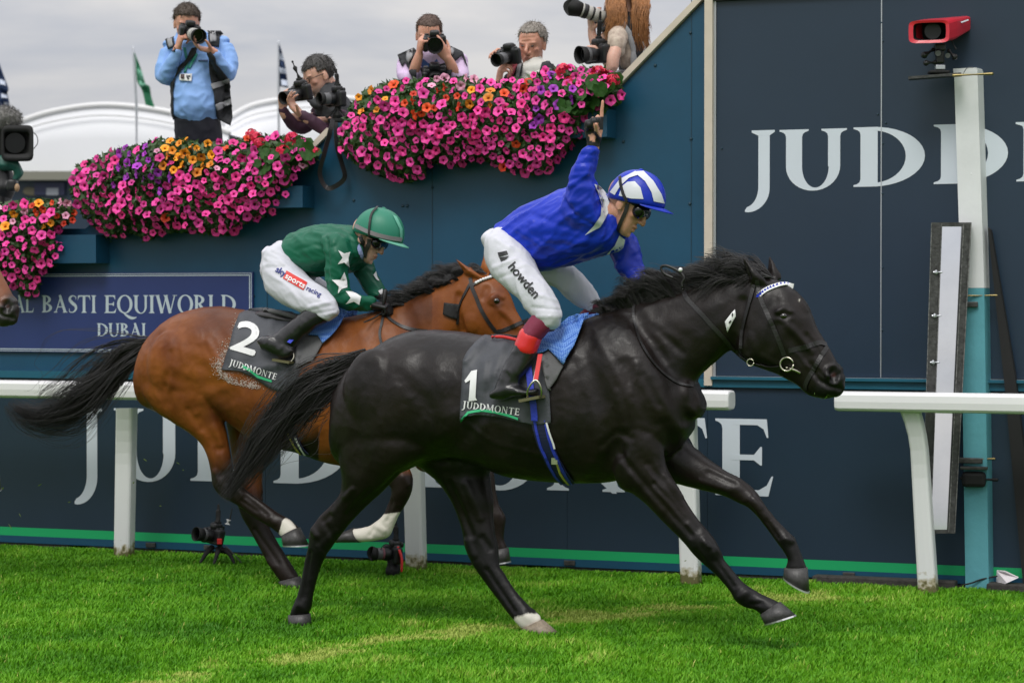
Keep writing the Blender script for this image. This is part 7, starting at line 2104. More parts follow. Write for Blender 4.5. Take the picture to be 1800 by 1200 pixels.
def dslr(label, pl, P, f, u, lens, hood=None, s=1.0, grip=False, flash=None, cat='camera', group='cameras of the press photographers'):
    """camera body with hump, grip, strap lugs; lens = list of (length, radius, material) sections from the mount outwards"""
    ax = axes(f, u)
    g = thing('press_camera', P, label, cat, group)
    bm = new()
    L_ = lambda x, y, z: loc(P, ax, x, y, z, s)
    box(bm, L_(0, 0, 0), .145 * s, .05 * s, .10 * s, ax, bevel=.012 * s)
    if grip: box(bm, L_(0, 0, -.065), .145 * s, .052 * s, .045 * s, ax, bevel=.012 * s)
    box(bm, L_(0, .005, .062), .062 * s, .062 * s, .04 * s, ax, bevel=.013 * s)
    box(bm, L_(.058, .032, -.005), .036 * s, .045 * s, .095 * s, ax, bevel=.014 * s)
    box(bm, L_(0, -.036, .055), .045 * s, .02 * s, .03 * s, ax, bevel=.006 * s)
    me = remesh(bm, .004, 2); link_mesh('camera_body', me, M_black, g, True)
    bm = new(); tube(bm, [L_(.05, 0, .05), L_(.05, 0, .06)], .014 * s, 12, dome=False); ob('dial', bm, M_grey, g)
    bm = new(); tube(bm, [L_(-.048, 0, .05), L_(-.048, 0, .058)], .012 * s, 12, dome=False); ob('dial', bm, M_grey, g)
    y = .025
    for k, (ln, r, m_) in enumerate(lens):
        bm = new(); n = 24
        rs = []
        for yy, rr_ in ((y, r * .97), (y + .003, r), (y + ln - .003, r), (y + ln, r * .97)):
            rs.append([L_(rr_ * math.cos(2 * math.pi * j / n), yy, rr_ * math.sin(2 * math.pi * j / n)) for j in range(n)])
        rings(bm, rs); ob('lens_barrel', bm, m_, g, True)
        y += ln
    r = lens[-1][1]
    if hood:
        hl, hr, petal = hood
        bm = new(); n = 32
        def hz(j): return hl * (1 - (.38 * (.5 - .5 * math.cos(4 * math.pi * j / n)) if petal else 0))
        o1 = [L_(r * math.cos(2 * math.pi * j / n), y, r * math.sin(2 * math.pi * j / n)) for j in range(n)]
        o2 = [L_(hr * math.cos(2 * math.pi * j / n), y + hz(j), hr * math.sin(2 * math.pi * j / n)) for j in range(n)]
        i2 = [L_((hr - .003) * math.cos(2 * math.pi * j / n), y + hz(j), (hr - .003) * math.sin(2 * math.pi * j / n)) for j in range(n)]
        i1 = [L_((r - .003) * math.cos(2 * math.pi * j / n), y, (r - .003) * math.sin(2 * math.pi * j / n)) for j in range(n)]
        rings(bm, [o1, o2, i2, i1], closed=True); ob('lens_hood', bm, M_blackm, g, True)
    bm = new(); tube(bm, [L_(0, y - .001, 0), L_(0, y + .002, 0)], r * .86, 24, dome=False); ob('front_glass', bm, M_lensglass, g)
    if flash:
        bm = new(); A = L_(0, 0, .082); box(bm, A + ax[2] * .005, .03, .03, .012, ax)
        B_ = A + ax[2] * .01; C_ = B_ + (ax[2] * flash[0] + ax[0] * flash[1]).normalized() * flash[2]
        tube(bm, [B_, B_.lerp(C_, .6)], [.014, .015], 10); tube(bm, [B_.lerp(C_, .6), C_], [.010, .007], 8); ob('transmitter', bm, M_blackm, g, True)
    return g, ax, L_

def face_marks(me, O, ax, s, beard=0.0, x_glove=None):
    G, lx, ly, lz = lip_mark(me, O, ax, s)
    B = None
    if beard:
        B = beard * np.clip((-.035 * s - lz) / (.03 * s), 0, 1) * (lz > -.135 * s) * (ly > -.03 * s) * (np.abs(lx) < .09 * s) * (ly < .13)
    marks_attr(me, None, G, B)

def eyes(O, ax, s, parent):
    for q in (-1, 1):
        bm = new(); ell(bm, loc(O, ax, q * .031, .083, .014, s), .011 * s, .006 * s, .005 * s, ax, 2); ob('eye', bm, M_eye, parent, True)

def spectacles(O, ax, s, parent):
    bm = new()
    for q in (-1, 1):
        c = [loc(O, ax, q * .033 + .024 * math.cos(2 * math.pi * k / 16), .100, .012 + .015 * math.sin(2 * math.pi * k / 16), s) for k in range(17)]
        tube(bm, c, .0022 * s, 6, dome=False)
        tube(bm, [loc(O, ax, q * .057, .099, .016, s), loc(O, ax, q * .078, .05, .016, s), loc(O, ax, q * .082, .0, .014, s)], .0024 * s, 6)
    tube(bm, [loc(O, ax, -.010, .102, .015, s), loc(O, ax, .010, .102, .015, s)], .002 * s, 6)
    ob('spectacles', bm, M_blackm, parent, True)

def legs_down(bm, pl, x0, x1, y, zdeck, w=0.0, r=19):
    yb = 533 - (zdeck - CAM_H) * pl.scale((x0 + x1) / 2, w)
    for cx in (x0 * .76 + x1 * .24, x0 * .24 + x1 * .76):
        limb(bm, pl, [(cx, y, w, r + 2), (cx, (y + yb) / 2, w + .02, r * .78), (cx, yb - 12, w, r * .6)])
    return yb
def shoes(pl, x0, x1, yb, w, parent):
    for cx in (x0 * .76 + x1 * .24, x0 * .24 + x1 * .76):
        bm = new(); c = pl.pt(cx, yb - 9, w + .06); ell(bm, c, .05, .14, .038); ob('shoe', bm, M_bootm, parent, True)

# ---- 1: standing man, pale blue shirt
Q = Plane(15.95, 0, 345)
p1 = thing('person', Q.pt(345, 497), 'standing photographer in a pale blue shirt and open charcoal vest holding a pale lens', 'photographer', 'press photographers')
H = Q.pt(328, 44, .02); ax = axes((.18, -.92, -.34), (.10, -.3, .95)); s_ = 1.0
t1 = [(310, 64, 372, 62, 0, .07), (293, 74, 396, 70, 0, .11), (292, 95, 400, 92, 0, .13), (298, 130, 397, 130, .02, .14), (302, 165, 392, 165, .05, .155), (303, 190, 388, 192, .06, .155), (306, 206, 383, 208, .04, .14)]
def arms1(bm):
    limb(bm, Q, [(298, 82, 0, 15), (290, 112, .03, 15.5), (290, 136, .08, 15), (300, 112, .16, 12), (311, 93, .20, 10)])
    limb(bm, Q, [(390, 78, 0, 16), (401, 105, .03, 16), (401, 130, .09, 15), (388, 112, .19, 12.5), (375, 94, .25, 10)])
def f_(bm):
    edgeloft(bm, Q, t1, sub=4, n=28); arms1(bm)
sh = soft('shirt', f_, M_blueshirt, p1, fold=.012, fscale=8, seed=4)
def f_(bm):
    edgeloft(bm, Q, [(305, 202, 384, 204, .03, .14), (306, 222, 390, 224, .02, .14), (308, 250, 392, 252, 0, .13)], sub=4); p1.yb = 0 if False else None; legs_down(bm, Q, 308, 392, 250, 1.72)
p1_y = 533 - (1.72 - CAM_H) * Q.scale(345)
bm = new(); edgeloft(bm, Q, [(305, 203, 384, 205, .03, .14), (306, 222, 390, 224, .02, .14), (308, 250, 392, 252, 0, .13)], sub=4); legs_down(bm, Q, 308, 392, 250, 1.72)
me = remesh(bm, .01, 2); wrinkle(me, .005, 8, 3); link_mesh('trousers', me, M_trouser, p1, True)
shoes(Q, 308, 392, p1_y, 0, p1)
bv = bvh_of(sh)
def vest(name, polys, m_=M_vest, off=.014, thick=.006):
    for q in polys: decal(name, [q], bv, m_, p1, off=off, step=6, thick=thick, plane=Q, w=.05)
vest('vest', [[(364, 84), (378, 100), (380, 112), (403, 140), (406, 175), (409, 207), (405, 221), (381, 209), (376, 170), (368, 130)], [(291, 71), (305, 64), (308, 82), (297, 87)], [(364, 54), (388, 54), (393, 60), (386, 66), (384, 84), (368, 80)], [(302, 141), (309, 134), (305, 160), (305, 200), (309, 206), (304, 212), (300, 180)]])
vest('reflective_tape', [[(369, 149), (402, 136), (404, 145), (372, 159)], [(376, 184), (406, 172), (407, 183), (379, 194)], [(295, 70), (304, 66), (306, 82), (300, 85)], [(367, 54), (379, 54), (379, 74), (369, 76)]], M_reflect, .024, .002)
vest('lanyard', [[(321, 84), (327, 84), (332, 112), (327, 128), (323, 128), (328, 110)], [(344, 92), (348, 96), (334, 122), (330, 120)]], M_lanyard, .010, .002)
vest('badge', [[(317, 131), (338, 130), (337, 144), (316, 142)]], M_print, .014, .002)
vest('badge_photo', [[(319, 132), (325, 132), (325, 140), (319, 139)]], mat('badge_print', (.10, .06, .06), .6), .020, .001)
vest('badge_photo', [[(328, 134), (335, 134), (335, 136), (332, 137), (333, 141), (330, 141), (328, 137)]], mat('badge_ink', (.08, .08, .10), .6), .020, .001)
vest('camera_strap', [[(338, 86), (346, 83), (345, 95), (330, 112), (312, 134), (303, 142), (312, 120), (328, 104)]], M_blackm, .016, .003)
vest('pocket_shade', [[(349, 106), (365, 106), (365, 108.5), (349, 108.5)]], mat('pocket_shade_cloth', (.07, .10, .22), .7), .006, .002)  # dark strip paints the shade at the pocket opening
bm = new(); add_head(bm, H, ax, s_); add_neck(bm, H, ax, Q.pt(340, 78, -.04), 1.05); edgeloft(bm, Q, t1, sub=3, shrink=.8)
limb(bm, Q, [(309, 98, .19, 8), (312, 86, .21, 8)]); limb(bm, Q, [(380, 98, .24, 8), (372, 90, .27, 8)])
add_hand(bm, Q.pt(312, 86, .21), (.30, -.25, .92), (.85, .45, -.1), True, curls=(40, 62, 64, 66), s=1.0, thumb=10)
add_hand(bm, Q.pt(374, 90, .26), (-.86, -.35, .15), (.1, -.3, .95), False, curls=(28, 30, 34, 38), s=1.0, thumb=50)
me = remesh(bm, .006, 2); taubin(me, 2); face_marks(me, H, ax, s_)
link_mesh('body', me, M_skin_red, p1, True)
hair_cap(H, ax, s_, lambda x, y, z: z > .062 + .35 * max(0, y - .02) if y > 0 else z > -.02 + (y + .1) * .3, M_brownhair, p1, 1.09)
bm = new(); c = Q.pt(308.5, 93, .20); tube(bm, [c, c + V((.012, 0, .028))], .037, 14, dome=False); ob('watch', bm, M_blackm, p1, True)
dslr('black camera with a pale grey telephoto lens raised by the man in pale blue', Q, Q.pt(333, 58, .175), (.40, -.88, -.20), (.12, -.2, .97), [(.05, .038, M_black), (.018, .040, M_lenswhite), (.045, .042, M_lenswhite), (.012, .043, M_black), (.02, .044, M_lenswhite)], (.055, .050, False))

# ---- 2: bearded man leaning over the cap of the wall
Q = Plane(15.35, 0, 555)
p2 = thing('person', Q.pt(580, 470), 'bearded photographer with spectacles in a plum shirt leaning over the coping', 'photographer', 'press photographers')
H = Q.pt(562, 136, .0); ax = axes((-.78, -.46, -.42), (-.30, -.1, .93)); s_ = 1.02
t2 = [(553, 172, 590, 150, -.02, .09), (552, 192, 606, 165, -.02, .14), (562, 216, 622, 190, -.03, .16), (578, 246, 634, 220, -.04, .16), (590, 290, 640, 285, -.05, .15)]
soft('jacket', lambda bm: edgeloft(bm, Q, t2, sub=4, n=26), M_jacket, p2, fold=.006, seed=8)
def f_(bm):
    limb(bm, Q, [(600, 205, .10, 14), (592, 226, .20, 12.5), (572, 228, .27, 12), (548, 213, .31, 10.5), (532, 203, .32, 9)])
    limb(bm, Q, [(556, 200, -.02, 13), (538, 222, .02, 12), (520, 222, .08, 11), (505, 206, .14, 10), (497, 192, .17, 8.5)])
soft('shirt_sleeves', f_, M_plum, p2, fold=.006, seed=9)
bm = new(); limb(bm, Q, [(546, 176, .06, 7), (560, 186, .10, 8), (575, 165, .06, 8), (584, 146, -.02, 7)]); me = remesh(bm, .008, 2); link_mesh('collar', me, M_jacket, p2, True)
bm = new(); legs_down(bm, Q, 585, 640, 285, 1.86, -.05); me = remesh(bm, .012, 2); link_mesh('trousers', me, M_trouser, p2, True)
bm = new(); add_head(bm, H, ax, s_); add_neck(bm, H, ax, Q.pt(580, 178, -.03), 1.05); edgeloft(bm, Q, t2, sub=3, shrink=.8)
limb(bm, Q, [(590, 212, .18, 8), (548, 213, .31, 8), (530, 203, .32, 7.5)]); limb(bm, Q, [(548, 206, 0, 8), (505, 206, .14, 8), (497, 190, .17, 7)])
add_hand(bm, Q.pt(529, 202, .32), (-.62, -.25, .70), (.25, -.5, .75), True if False else False, curls=(24, 28, 32, 36), s=1.02, thumb=35)
add_hand(bm, Q.pt(497, 190, .17), (-.02, -.25, 1), (.75, -.45, 0), True, curls=(45, 55, 58, 60), s=1.0, thumb=20)
me = remesh(bm, .006, 2); taubin(me, 2); face_marks(me, H, ax, s_, beard=.75)
link_mesh('body', me, M_skin, p2, True)
hair_cap(H, ax, s_, lambda x, y, z: (z > .085 - .15 * y if y > .035 else (z > .035 if y > -.02 else z > -.03)), M_darkgrey, p2, 1.07, .004, 3)
spectacles(H, ax, s_, p2)
dslr('black camera with upright transmitter held by the bearded photographer in spectacles', Q, Q.pt(531, 163, .22), (-.60, -.74, -.26), (-.15, -.15, .97), [(.05, .034, M_black), (.05, .036, M_lensgrey)], (.05, .042, False), flash=(.95, .25, .11))
g2, ax2_, L2_ = dslr('second black camera resting on the corner of the wall beside the plum sleeves', Q, Q.pt(594, 174, .30), (-.80, -.55, -.05), (-.05, -.1, 1), [(.04, .036, M_black), (.04, .038, M_lensgrey)], (.03, .042, False), flash=(1, .2, .09))
bm = new(); A = Q.pt(594, 190, .30); tube(bm, [A, A - V((0, 0, .04)), Q.pt(592, 213, .28)], [.02, .03, .03], 10); box(bm, Q.pt(592, 212, .28), .11, .09, .02, bevel=.005); tube(bm, [A, Q.pt(575, 205, .34)], .012, 8); tube(bm, [A, Q.pt(609, 206, .34)], .012, 8); ob('clamp_mount', bm, M_blackm, g2)
bm = new()
pts = [Q.pt(x, y, w_) for x, y, w_ in ((585, 210, .42), (580, 232, .50), (570, 270, .52), (562, 305, .52), (574, 330, .53), (592, 326, .53), (606, 311, .52), (600, 285, .50), (592, 255, .48), (590, 215, .42))]
a = catmull([tuple(p) for p in pts], 6); rs = []
for k in range(len(a)):
    p = V(a[k]); d = (V(a[min(k + 1, len(a) - 1)]) - V(a[max(k - 1, 0)])).normalized(); sx_ = d.cross(V((.55, -.8, .1))).normalized() * .015; h = d.cross(sx_).normalized() * .002
    rs.append([p + sx_ + h, p - sx_ + h, p - sx_ - h, p + sx_ - h])
rings(bm, rs); ob('neck_strap', bm, M_leather, g2)

# ---- 3: lilac shirt, camera square to the viewer
Q = Plane(15.45, 0, 755)
p3 = thing('person', Q.pt(760, 440), 'photographer with cropped hair in a lilac shirt and vest with the camera over his face', 'photographer', 'press photographers')
H = Q.pt(754, 64, .02); ax = axes((-.02, -.90, -.40), (.03, -.35, .93)); s_ = 1.0
t3 = [(736, 90, 790, 86, 0, .08), (705, 102, 816, 96, 0, .12), (704, 122, 820, 118, .0, .13), (708, 150, 816, 148, .02, .14), (712, 230, 808, 230, .02, .14), (716, 280, 804, 280, 0, .13)]
def f_(bm):
    edgeloft(bm, Q, t3, sub=4, n=28)
    limb(bm, Q, [(712, 112, .02, 14), (712, 132, .08, 14), (722, 138, .14, 12), (729, 128, .17, 10)])
    limb(bm, Q, [(808, 108, .02, 15), (810, 132, .08, 14), (801, 136, .14, 12), (795, 128, .17, 10)])
sh = soft('shirt', f_, M_lilac, p3, fold=.006, seed=14); bv = bvh_of(sh)
for q in ([(699, 96), (727, 84), (732, 92), (731, 143), (728, 143), (712, 110), (707, 118)], [(778, 84), (790, 80), (812, 90), (818, 108), (820, 118), (812, 98), (799, 108), (790, 143), (762, 143), (745, 143), (738, 120), (760, 118), (785, 110)]):
    decal('vest', [q], bv, M_vest, p3, off=.014, step=6, thick=.006, plane=Q, w=.1)
for q in ([(714, 91), (726, 85), (727, 100), (718, 113)], [(786, 81), (798, 86), (794, 98), (786, 92)], [(772, 118), (782, 116), (784, 142), (774, 142)]):
    decal('reflective_tape', [q], bv, M_reflect, p3, off=.024, step=6, thick=.002, plane=Q, w=.11)
decal('blue_collar', [[(736, 108), (745, 104), (758, 116), (768, 104), (770, 110), (757, 124), (745, 122)]], bv, mat('blue_collar_cloth', (.04, .10, .30), .7), p3, off=.020, step=5, thick=.003, plane=Q, w=.12)
bm = new(); legs_down(bm, Q, 715, 806, 275, 2.02); me = remesh(bm, .012, 2); link_mesh('trousers', me, M_trouser, p3, True)
bm = new(); add_head(bm, H, ax, s_); add_neck(bm, H, ax, Q.pt(760, 98, -.03), 1.08); edgeloft(bm, Q, t3, sub=3, shrink=.8)
limb(bm, Q, [(726, 132, .16, 9), (731, 115, .19, 9.5), (737, 96, .21, 7.5)]); limb(bm, Q, [(799, 132, .16, 9), (795, 118, .19, 9.5), (787, 102, .22, 7.5)])
add_hand(bm, Q.pt(737, 96, .21), (.12, -.2, .97), (.90, .35, 0), True, curls=(42, 60, 64, 66), s=1.02, thumb=12)
add_hand(bm, Q.pt(787, 103, .22), (-.55, -.35, .76), (-.55, .2, .6), False, curls=(20, 30, 36, 40), s=1.02, thumb=25)
me = remesh(bm, .006, 2); taubin(me, 2); face_marks(me, H, ax, s_)
link_mesh('body', me, M_skin_red, p3, True)
hair_cap(H, ax, s_, lambda x, y, z: (z > .088 if y > .03 else (z > .03 if y > -.03 else z > -.04)), mat('cropped_hair', (.10, .062, .048), .7, var=.3, vscale=80), p3, 1.035, .001)
dslr('black camera held square in front of the face of the man in lilac', Q, Q.pt(764, 76, .19), (.05, -.96, -.22), (.0, -.25, .97), [(.04, .042, M_black), (.035, .046, M_lensgrey)], (.035, .053, False))
gx = dslr('spare black camera hanging at the chest of the man in lilac', Q, Q.pt(764, 134, .17), (.1, -.9, -.4), (0, -.4, .9), [(.05, .04, M_black)], (.02, .045, False), s=1.1)

# ---- 4: grey haired man
Q = Plane(15.15, 0, 930)
p4 = thing('person', Q.pt(940, 430), 'elderly grey haired photographer in a cream shirt lowering his camera to look at the race', 'photographer', 'press photographers')
H = Q.pt(936, 80, .0); ax = axes((-.36, -.88, -.30), (-.05, -.28, .96)); s_ = 1.04
t4 = [(920, 112, 954, 106, 0, .08), (902, 122, 974, 116, 0, .12), (894, 140, 988, 134, .0, .13), (890, 165, 992, 165, .02, .14), (892, 250, 985, 250, .02, .14), (895, 300, 980, 300, 0, .13)]
sh = soft('shirt', lambda bm: edgeloft(bm, Q, t4, sub=4, n=28), M_creamshirt, p4, fold=.005, seed=24); bv = bvh_of(sh)
for q in ([(952, 112), (964, 108), (975, 116), (990, 132), (990, 160), (940, 160), (944, 140)], [(903, 114), (912, 106), (920, 112), (912, 160), (893, 160), (897, 132)]):
    decal('vest', [q], bv, M_vest, p4, off=.014, step=6, thick=.006, plane=Q, w=.08)
for q in ([(958, 120), (968, 122), (976, 160), (962, 160)], [(913, 110), (919, 113), (913, 140), (908, 138)]):
    decal('reflective_tape', [q], bv, M_reflect, p4, off=.024, step=6, thick=.002, plane=Q, w=.1)
decal('red_strap', [[(904, 98), (917, 96), (914, 112), (902, 140), (895, 140)]], bv, mat('faded_red_webbing', (.38, .06, .08), .7), p4, off=.03, step=5, thick=.003, plane=Q, w=.13)
bm = new(); limb(bm, Q, [(915, 116, .05, 5), (925, 128, .10, 6), (936, 133, .12, 5)]); limb(bm, Q, [(936, 133, .12, 5), (950, 128, .11, 7), (958, 110, .03, 5)]); me = remesh(bm, .006, 2); link_mesh('collar', me, M_creamshirt, p4, True)
bm = new(); limb(bm, Q, [(982, 140, 0, 14), (990, 190, .05, 14), (975, 220, .12, 12)]); limb(bm, Q, [(897, 140, 0, 13), (886, 190, .08, 12), (880, 178, .14, 10)]); me = remesh(bm, .009, 2); wrinkle(me, .005, 9, 2); link_mesh('sleeves', me, M_vest, p4, True)
bm = new(); legs_down(bm, Q, 895, 982, 295, 2.02); me = remesh(bm, .012, 2); link_mesh('trousers', me, M_trouser, p4, True)
bm = new(); add_head(bm, H, ax, s_, nose=1.3); add_neck(bm, H, ax, Q.pt(937, 122, -.01), .98); edgeloft(bm, Q, t4, sub=3, shrink=.8)
limb(bm, Q, [(880, 182, .14, 8), (874, 165, .17, 8.5), (876, 148, .20, 7.5)])
add_hand(bm, Q.pt(876, 149, .20), (.15, -.2, .95), (.85, .2, .1), True, curls=(35, 50, 54, 58), s=1.05, thumb=15)
add_hand(bm, Q.pt(890, 94, .10), (-.85, -.3, .15), (-.1, -.55, -.8), False, curls=(30, 36, 40, 46), s=.8)
limb(bm, Q, [(900, 112, .02, 8), (890, 95, .05, 7), (885, 89, .08, 7)])
me = remesh(bm, .006, 2); taubin(me, 2)
sculpt(me, Q, [([(917, 74), (930, 72)], 3, -5), ([(916, 68), (940, 66)], 3, -3), ([(922, 92), (919, 102)], 3, -4), ([(944, 90), (938, 104)], 3, -4)], both=False)
face_marks(me, H, ax, s_, beard=.25)
link_mesh('body', me, M_skin_red, p4, True)
eyes(H, ax, s_, p4)
hair_cap(H, ax, s_, lambda x, y, z: (z > .092 if y > .045 else (z > .055 if y > .01 else z > -.03)), M_greyhair, p4, 1.06, .003, 7)
dslr('black camera with a stubby lens lowered in the hand of the grey haired man', Q, Q.pt(897, 99, .19), (-.56, -.78, -.24), (-.1, -.18, .97), [(.045, .034, M_black), (.05, .037, M_lensgrey)], (.035, .042, False))

# ---- 5: woman with long ginger hair, seen from behind her shoulder
Q = Plane(14.95, 0, 1095)
p5 = thing('person', Q.pt(1105, 320), 'woman photographer with long ginger hair in a dark vest at the top of the slope', 'photographer', 'press photographers')
H = Q.pt(1092, -22, .0); ax = axes((-.93, -.30, -.05), (-.05, 0, 1)); s_ = 1.0
t5 = [(1078, 30, 1112, 26, 0, .08), (1074, 44, 1126, 38, 0, .14), (1078, 70, 1134, 64, 0, .15), (1086, 100, 1138, 96, 0, .14), (1088, 135, 1134, 132, 0, .13), (1080, 170, 1140, 170, 0, .14)]
sh = soft('vest', lambda bm: edgeloft(bm, Q, t5, sub=4, n=28), M_vest, p5, fold=.005, seed=34)
bv = bvh_of(sh)
soft('blouse_sleeve', lambda bm: limb(bm, Q, [(1092, 52, .10, 15), (1086, 66, .17, 18), (1084, 80, .20, 17), (1086, 88, .20, 14)]), M_floral, p5, fold=.006, seed=35)
soft('blouse', lambda bm: limb(bm, Q, [(1102, 70, .10, 14), (1102, 92, .11, 15), (1100, 112, .10, 11)]), M_floral, p5, fold=.005, seed=36)
for q in ([(1080, 44), (1091, 36), (1098, 38), (1108, 54), (1116, 80), (1119, 120), (1109, 122), (1110, 90), (1104, 64), (1094, 44), (1084, 46)], [(1088, 124), (1110, 122), (1114, 138), (1092, 138)]):
    decal('reflective_tape', [q], bvh_of(sh), M_reflect, p5, off=.03, step=6, thick=.004, plane=Q, w=.14)
for q in ([(1116, 42), (1122, 40), (1127, 48), (1127, 58), (1122, 57), (1118, 52)], [(1119, 60), (1130, 60), (1130, 65), (1121, 64)], [(1127, 73), (1133, 76), (1134, 86), (1132, 94), (1128, 92), (1131, 84)]):
    decal('vest_print', [q], bv, M_print, p5, off=.012, step=4, plane=Q, w=.1)
bm = new(); legs_down(bm, Q, 1082, 1138, 168, 2.42); me = remesh(bm, .012, 2); link_mesh('trousers', me, M_trouser, p5, True)
bm = new(); add_head(bm, H, ax, s_, jaw=.92); add_neck(bm, H, ax, Q.pt(1096, 30, 0), .9); edgeloft(bm, Q, t5, sub=3, shrink=.8)
limb(bm, Q, [(1086, 78, .20, 12), (1078, 100, .24, 12), (1076, 120, .24, 10), (1066, 108, .20, 8), (1060, 100, .18, 7)])
limb(bm, Q, [(1078, 50, .02, 10), (1050, 78, .0, 9), (1042, 66, .0, 8), (1040, 50, .0, 7)])
add_hand(bm, Q.pt(1040, 54, .0), (-.10, -.2, .97), (.25, .0, .6), False, curls=(30, 32, 36, 40), s=.95, thumb=30)
add_hand(bm, Q.pt(1060, 100, .18), (-.5, -.2, .6), (-.5, .2, -.6), True, curls=(45, 50, 55, 58), s=.92)
me = remesh(bm, .006, 2); taubin(me, 2); face_marks(me, H, ax, s_)
link_mesh('body', me, M_skin_pale, p5, True)
r = np.random.default_rng(44); lines = []
for k in range(2300):
    a_ = r.uniform(0, 6.28); rr_ = r.random() ** .5
    top_ = (1092 + 19 * math.cos(a_) * rr_ + 5, -40 + r.uniform(-8, 14), .085 * math.sin(a_) * rr_)
    tx_ = 1070 + r.random() * 30 if r.random() < .55 else 1110 + r.random() * 27
    endy = r.uniform(35, 74) if tx_ < 1105 else r.uniform(45, 92)
    wb = r.uniform(.02, .17) if tx_ < 1105 else r.uniform(-.05, .16)
    midx = tx_ + (1092 - tx_) * .1 + r.normal(0, 2)
    q = catmull([top_, (midx + (6 if tx_ > 1105 else -3), 0, .02 + wb * .7), (tx_ + r.normal(0, 1.5), endy * .55, wb + .02), (tx_ + (4 if tx_ > 1105 else -4) + r.normal(0, 3), endy, wb)], 3)
    lines.append(np.array([tuple(Q.pt(p[0] + 1.2 * math.sin(i * .9 + k), p[1], p[2])) for i, p in enumerate(q)]))
strands('hair', lines, .0021, .0008, M_ginger, p5)
hair_cap(H, ax, s_, lambda x, y, z: (z > .075 if y > .04 else z > -.09), M_ginger, p5, 1.16, .006, 5)
dslr('camera with a long pale telephoto lens and petal hood held by the ginger haired woman', Q, Q.pt(1067, 33, .02), (-.92, -.28, .27), (.25, -.1, .96), [(.035, .040, M_lenswhite), (.035, .042, M_lenswhite), (.012, .044, M_black), (.03, .042, M_lenswhite), (.028, .046, M_black), (.012, .045, M_lenswhite)], (.10, .058, True), grip=True)
dslr('second black camera with a transmitter on top held low by the ginger haired woman', Q, Q.pt(1054, 95, .18), (-.82, -.56, -.10), (-.05, -.1, 1), [(.05, .038, M_black), (.02, .042, M_lensgrey)], (.04, .048, False), s=1.15, flash=(1, -.2, .15))

# ---- television camera at the left edge
Q = Plane(16.7, 0, 30)
tv = thing('television_camera', Q.pt(20, 480), 'black television camera with a grey fluffy microphone at the left edge', 'camera')
bm = new(); n = 28
def sq(x0, x1, y0, y1, w, k=.3):
    return [Q.pt((x0 + x1) / 2 + (x1 - x0) / 2 * math.copysign(abs(math.cos(2 * math.pi * j / n)) ** k, math.cos(2 * math.pi * j / n)), (y0 + y1) / 2 - (y1 - y0) / 2 * math.copysign(abs(math.sin(2 * math.pi * j / n)) ** k, math.sin(2 * math.pi * j / n)), w) for j in range(n)]
rings(bm, [sq(8, 50, 233, 270, .10), sq(6, 53, 231, 274, .16), sq(3, 59, 220, 284, .16), sq(0, 56, 223, 281, 0), sq(-8, 48, 226, 278, -.25)], cap=True)
ob('lens_hood', bm, M_blackm, tv, True)
bm = new(); c = Q.pt(28, 252, .1); tube(bm, [c - V((0, .0, 0)), c + V((0, -.03, 0))], .07, 24, dome=False); ob('lens', bm, M_lensglass, tv)
bm = new(); box(bm, Q.pt(-20, 258, -.2), .30, .5, .26, bevel=.03); ob('camera_body', bm, M_black, tv)
bm = new(); limb(bm, Q, [(-12, 215, .02, 17), (8, 206, .04, 18), (24, 208, .03, 14)]); me = remesh(bm, .008, 2); wrinkle(me, .010, 28, 2, ridge=False); link_mesh('microphone_cover', me, mat('grey_fur', (.25, .24, .23), .9, var=.3, vscale=60, bump=.8, bscale=160), tv, True)
rf = np.random.default_rng(3); co_ = get_co(me); no_ = get_no(me); ii = rf.choice(len(co_), 2200)
strands('microphone_fur', [np.array([co_[i], co_[i] + no_[i] * .010, co_[i] + no_[i] * .018 + rf.normal(0, .006, 3)]) for i in ii], .0016, .0006, MATS['grey_fur'], tv)['kind'] = 'stuff'
bm = new(); limb(bm, Q, [(-10, 285, .05, 14), (15, 288, .08, 12), (28, 292, .08, 9), (33, 306, .08, 7), (26, 315, .07, 5)]); me = remesh(bm, .009, 2); wrinkle(me, .010, 10, 4); link_mesh('rain_cover', me, mat('green_rain_cover', (.015, .10, .075), .5), tv, True)
bm = new(); limb(bm, Q, [(5, 300, 0, 17), (6, 316, 0, 19), (6, 330, 0, 22), (4, 345, 0, 18)]); box(bm, Q.pt(22, 326, .1), .07, .1, .09, bevel=.02); me = remesh(bm, .009, 2); link_mesh('pan_head', me, M_black, tv, True)
bm = new(); ell(bm, Q.pt(30, 330, .16), .018, .018, .03, sub=2); ob('head_knob', bm, mat('tan_knob', (.35, .22, .12), .5), tv, True)
bm = new(); A = Q.pt(4, 340, 0); tube(bm, [A, V((A.x, A.y, 1.15))], .07, 14, dome=False); ob('pedestal', bm, M_black, tv, True)
bm = new(); tube(bm, [Q.pt(x, y, .14) for x, y in ((58, 232), (65, 240), (66, 252), (59, 262))], .003, 6, sub=4); ob('cable', bm, M_black, tv, True)

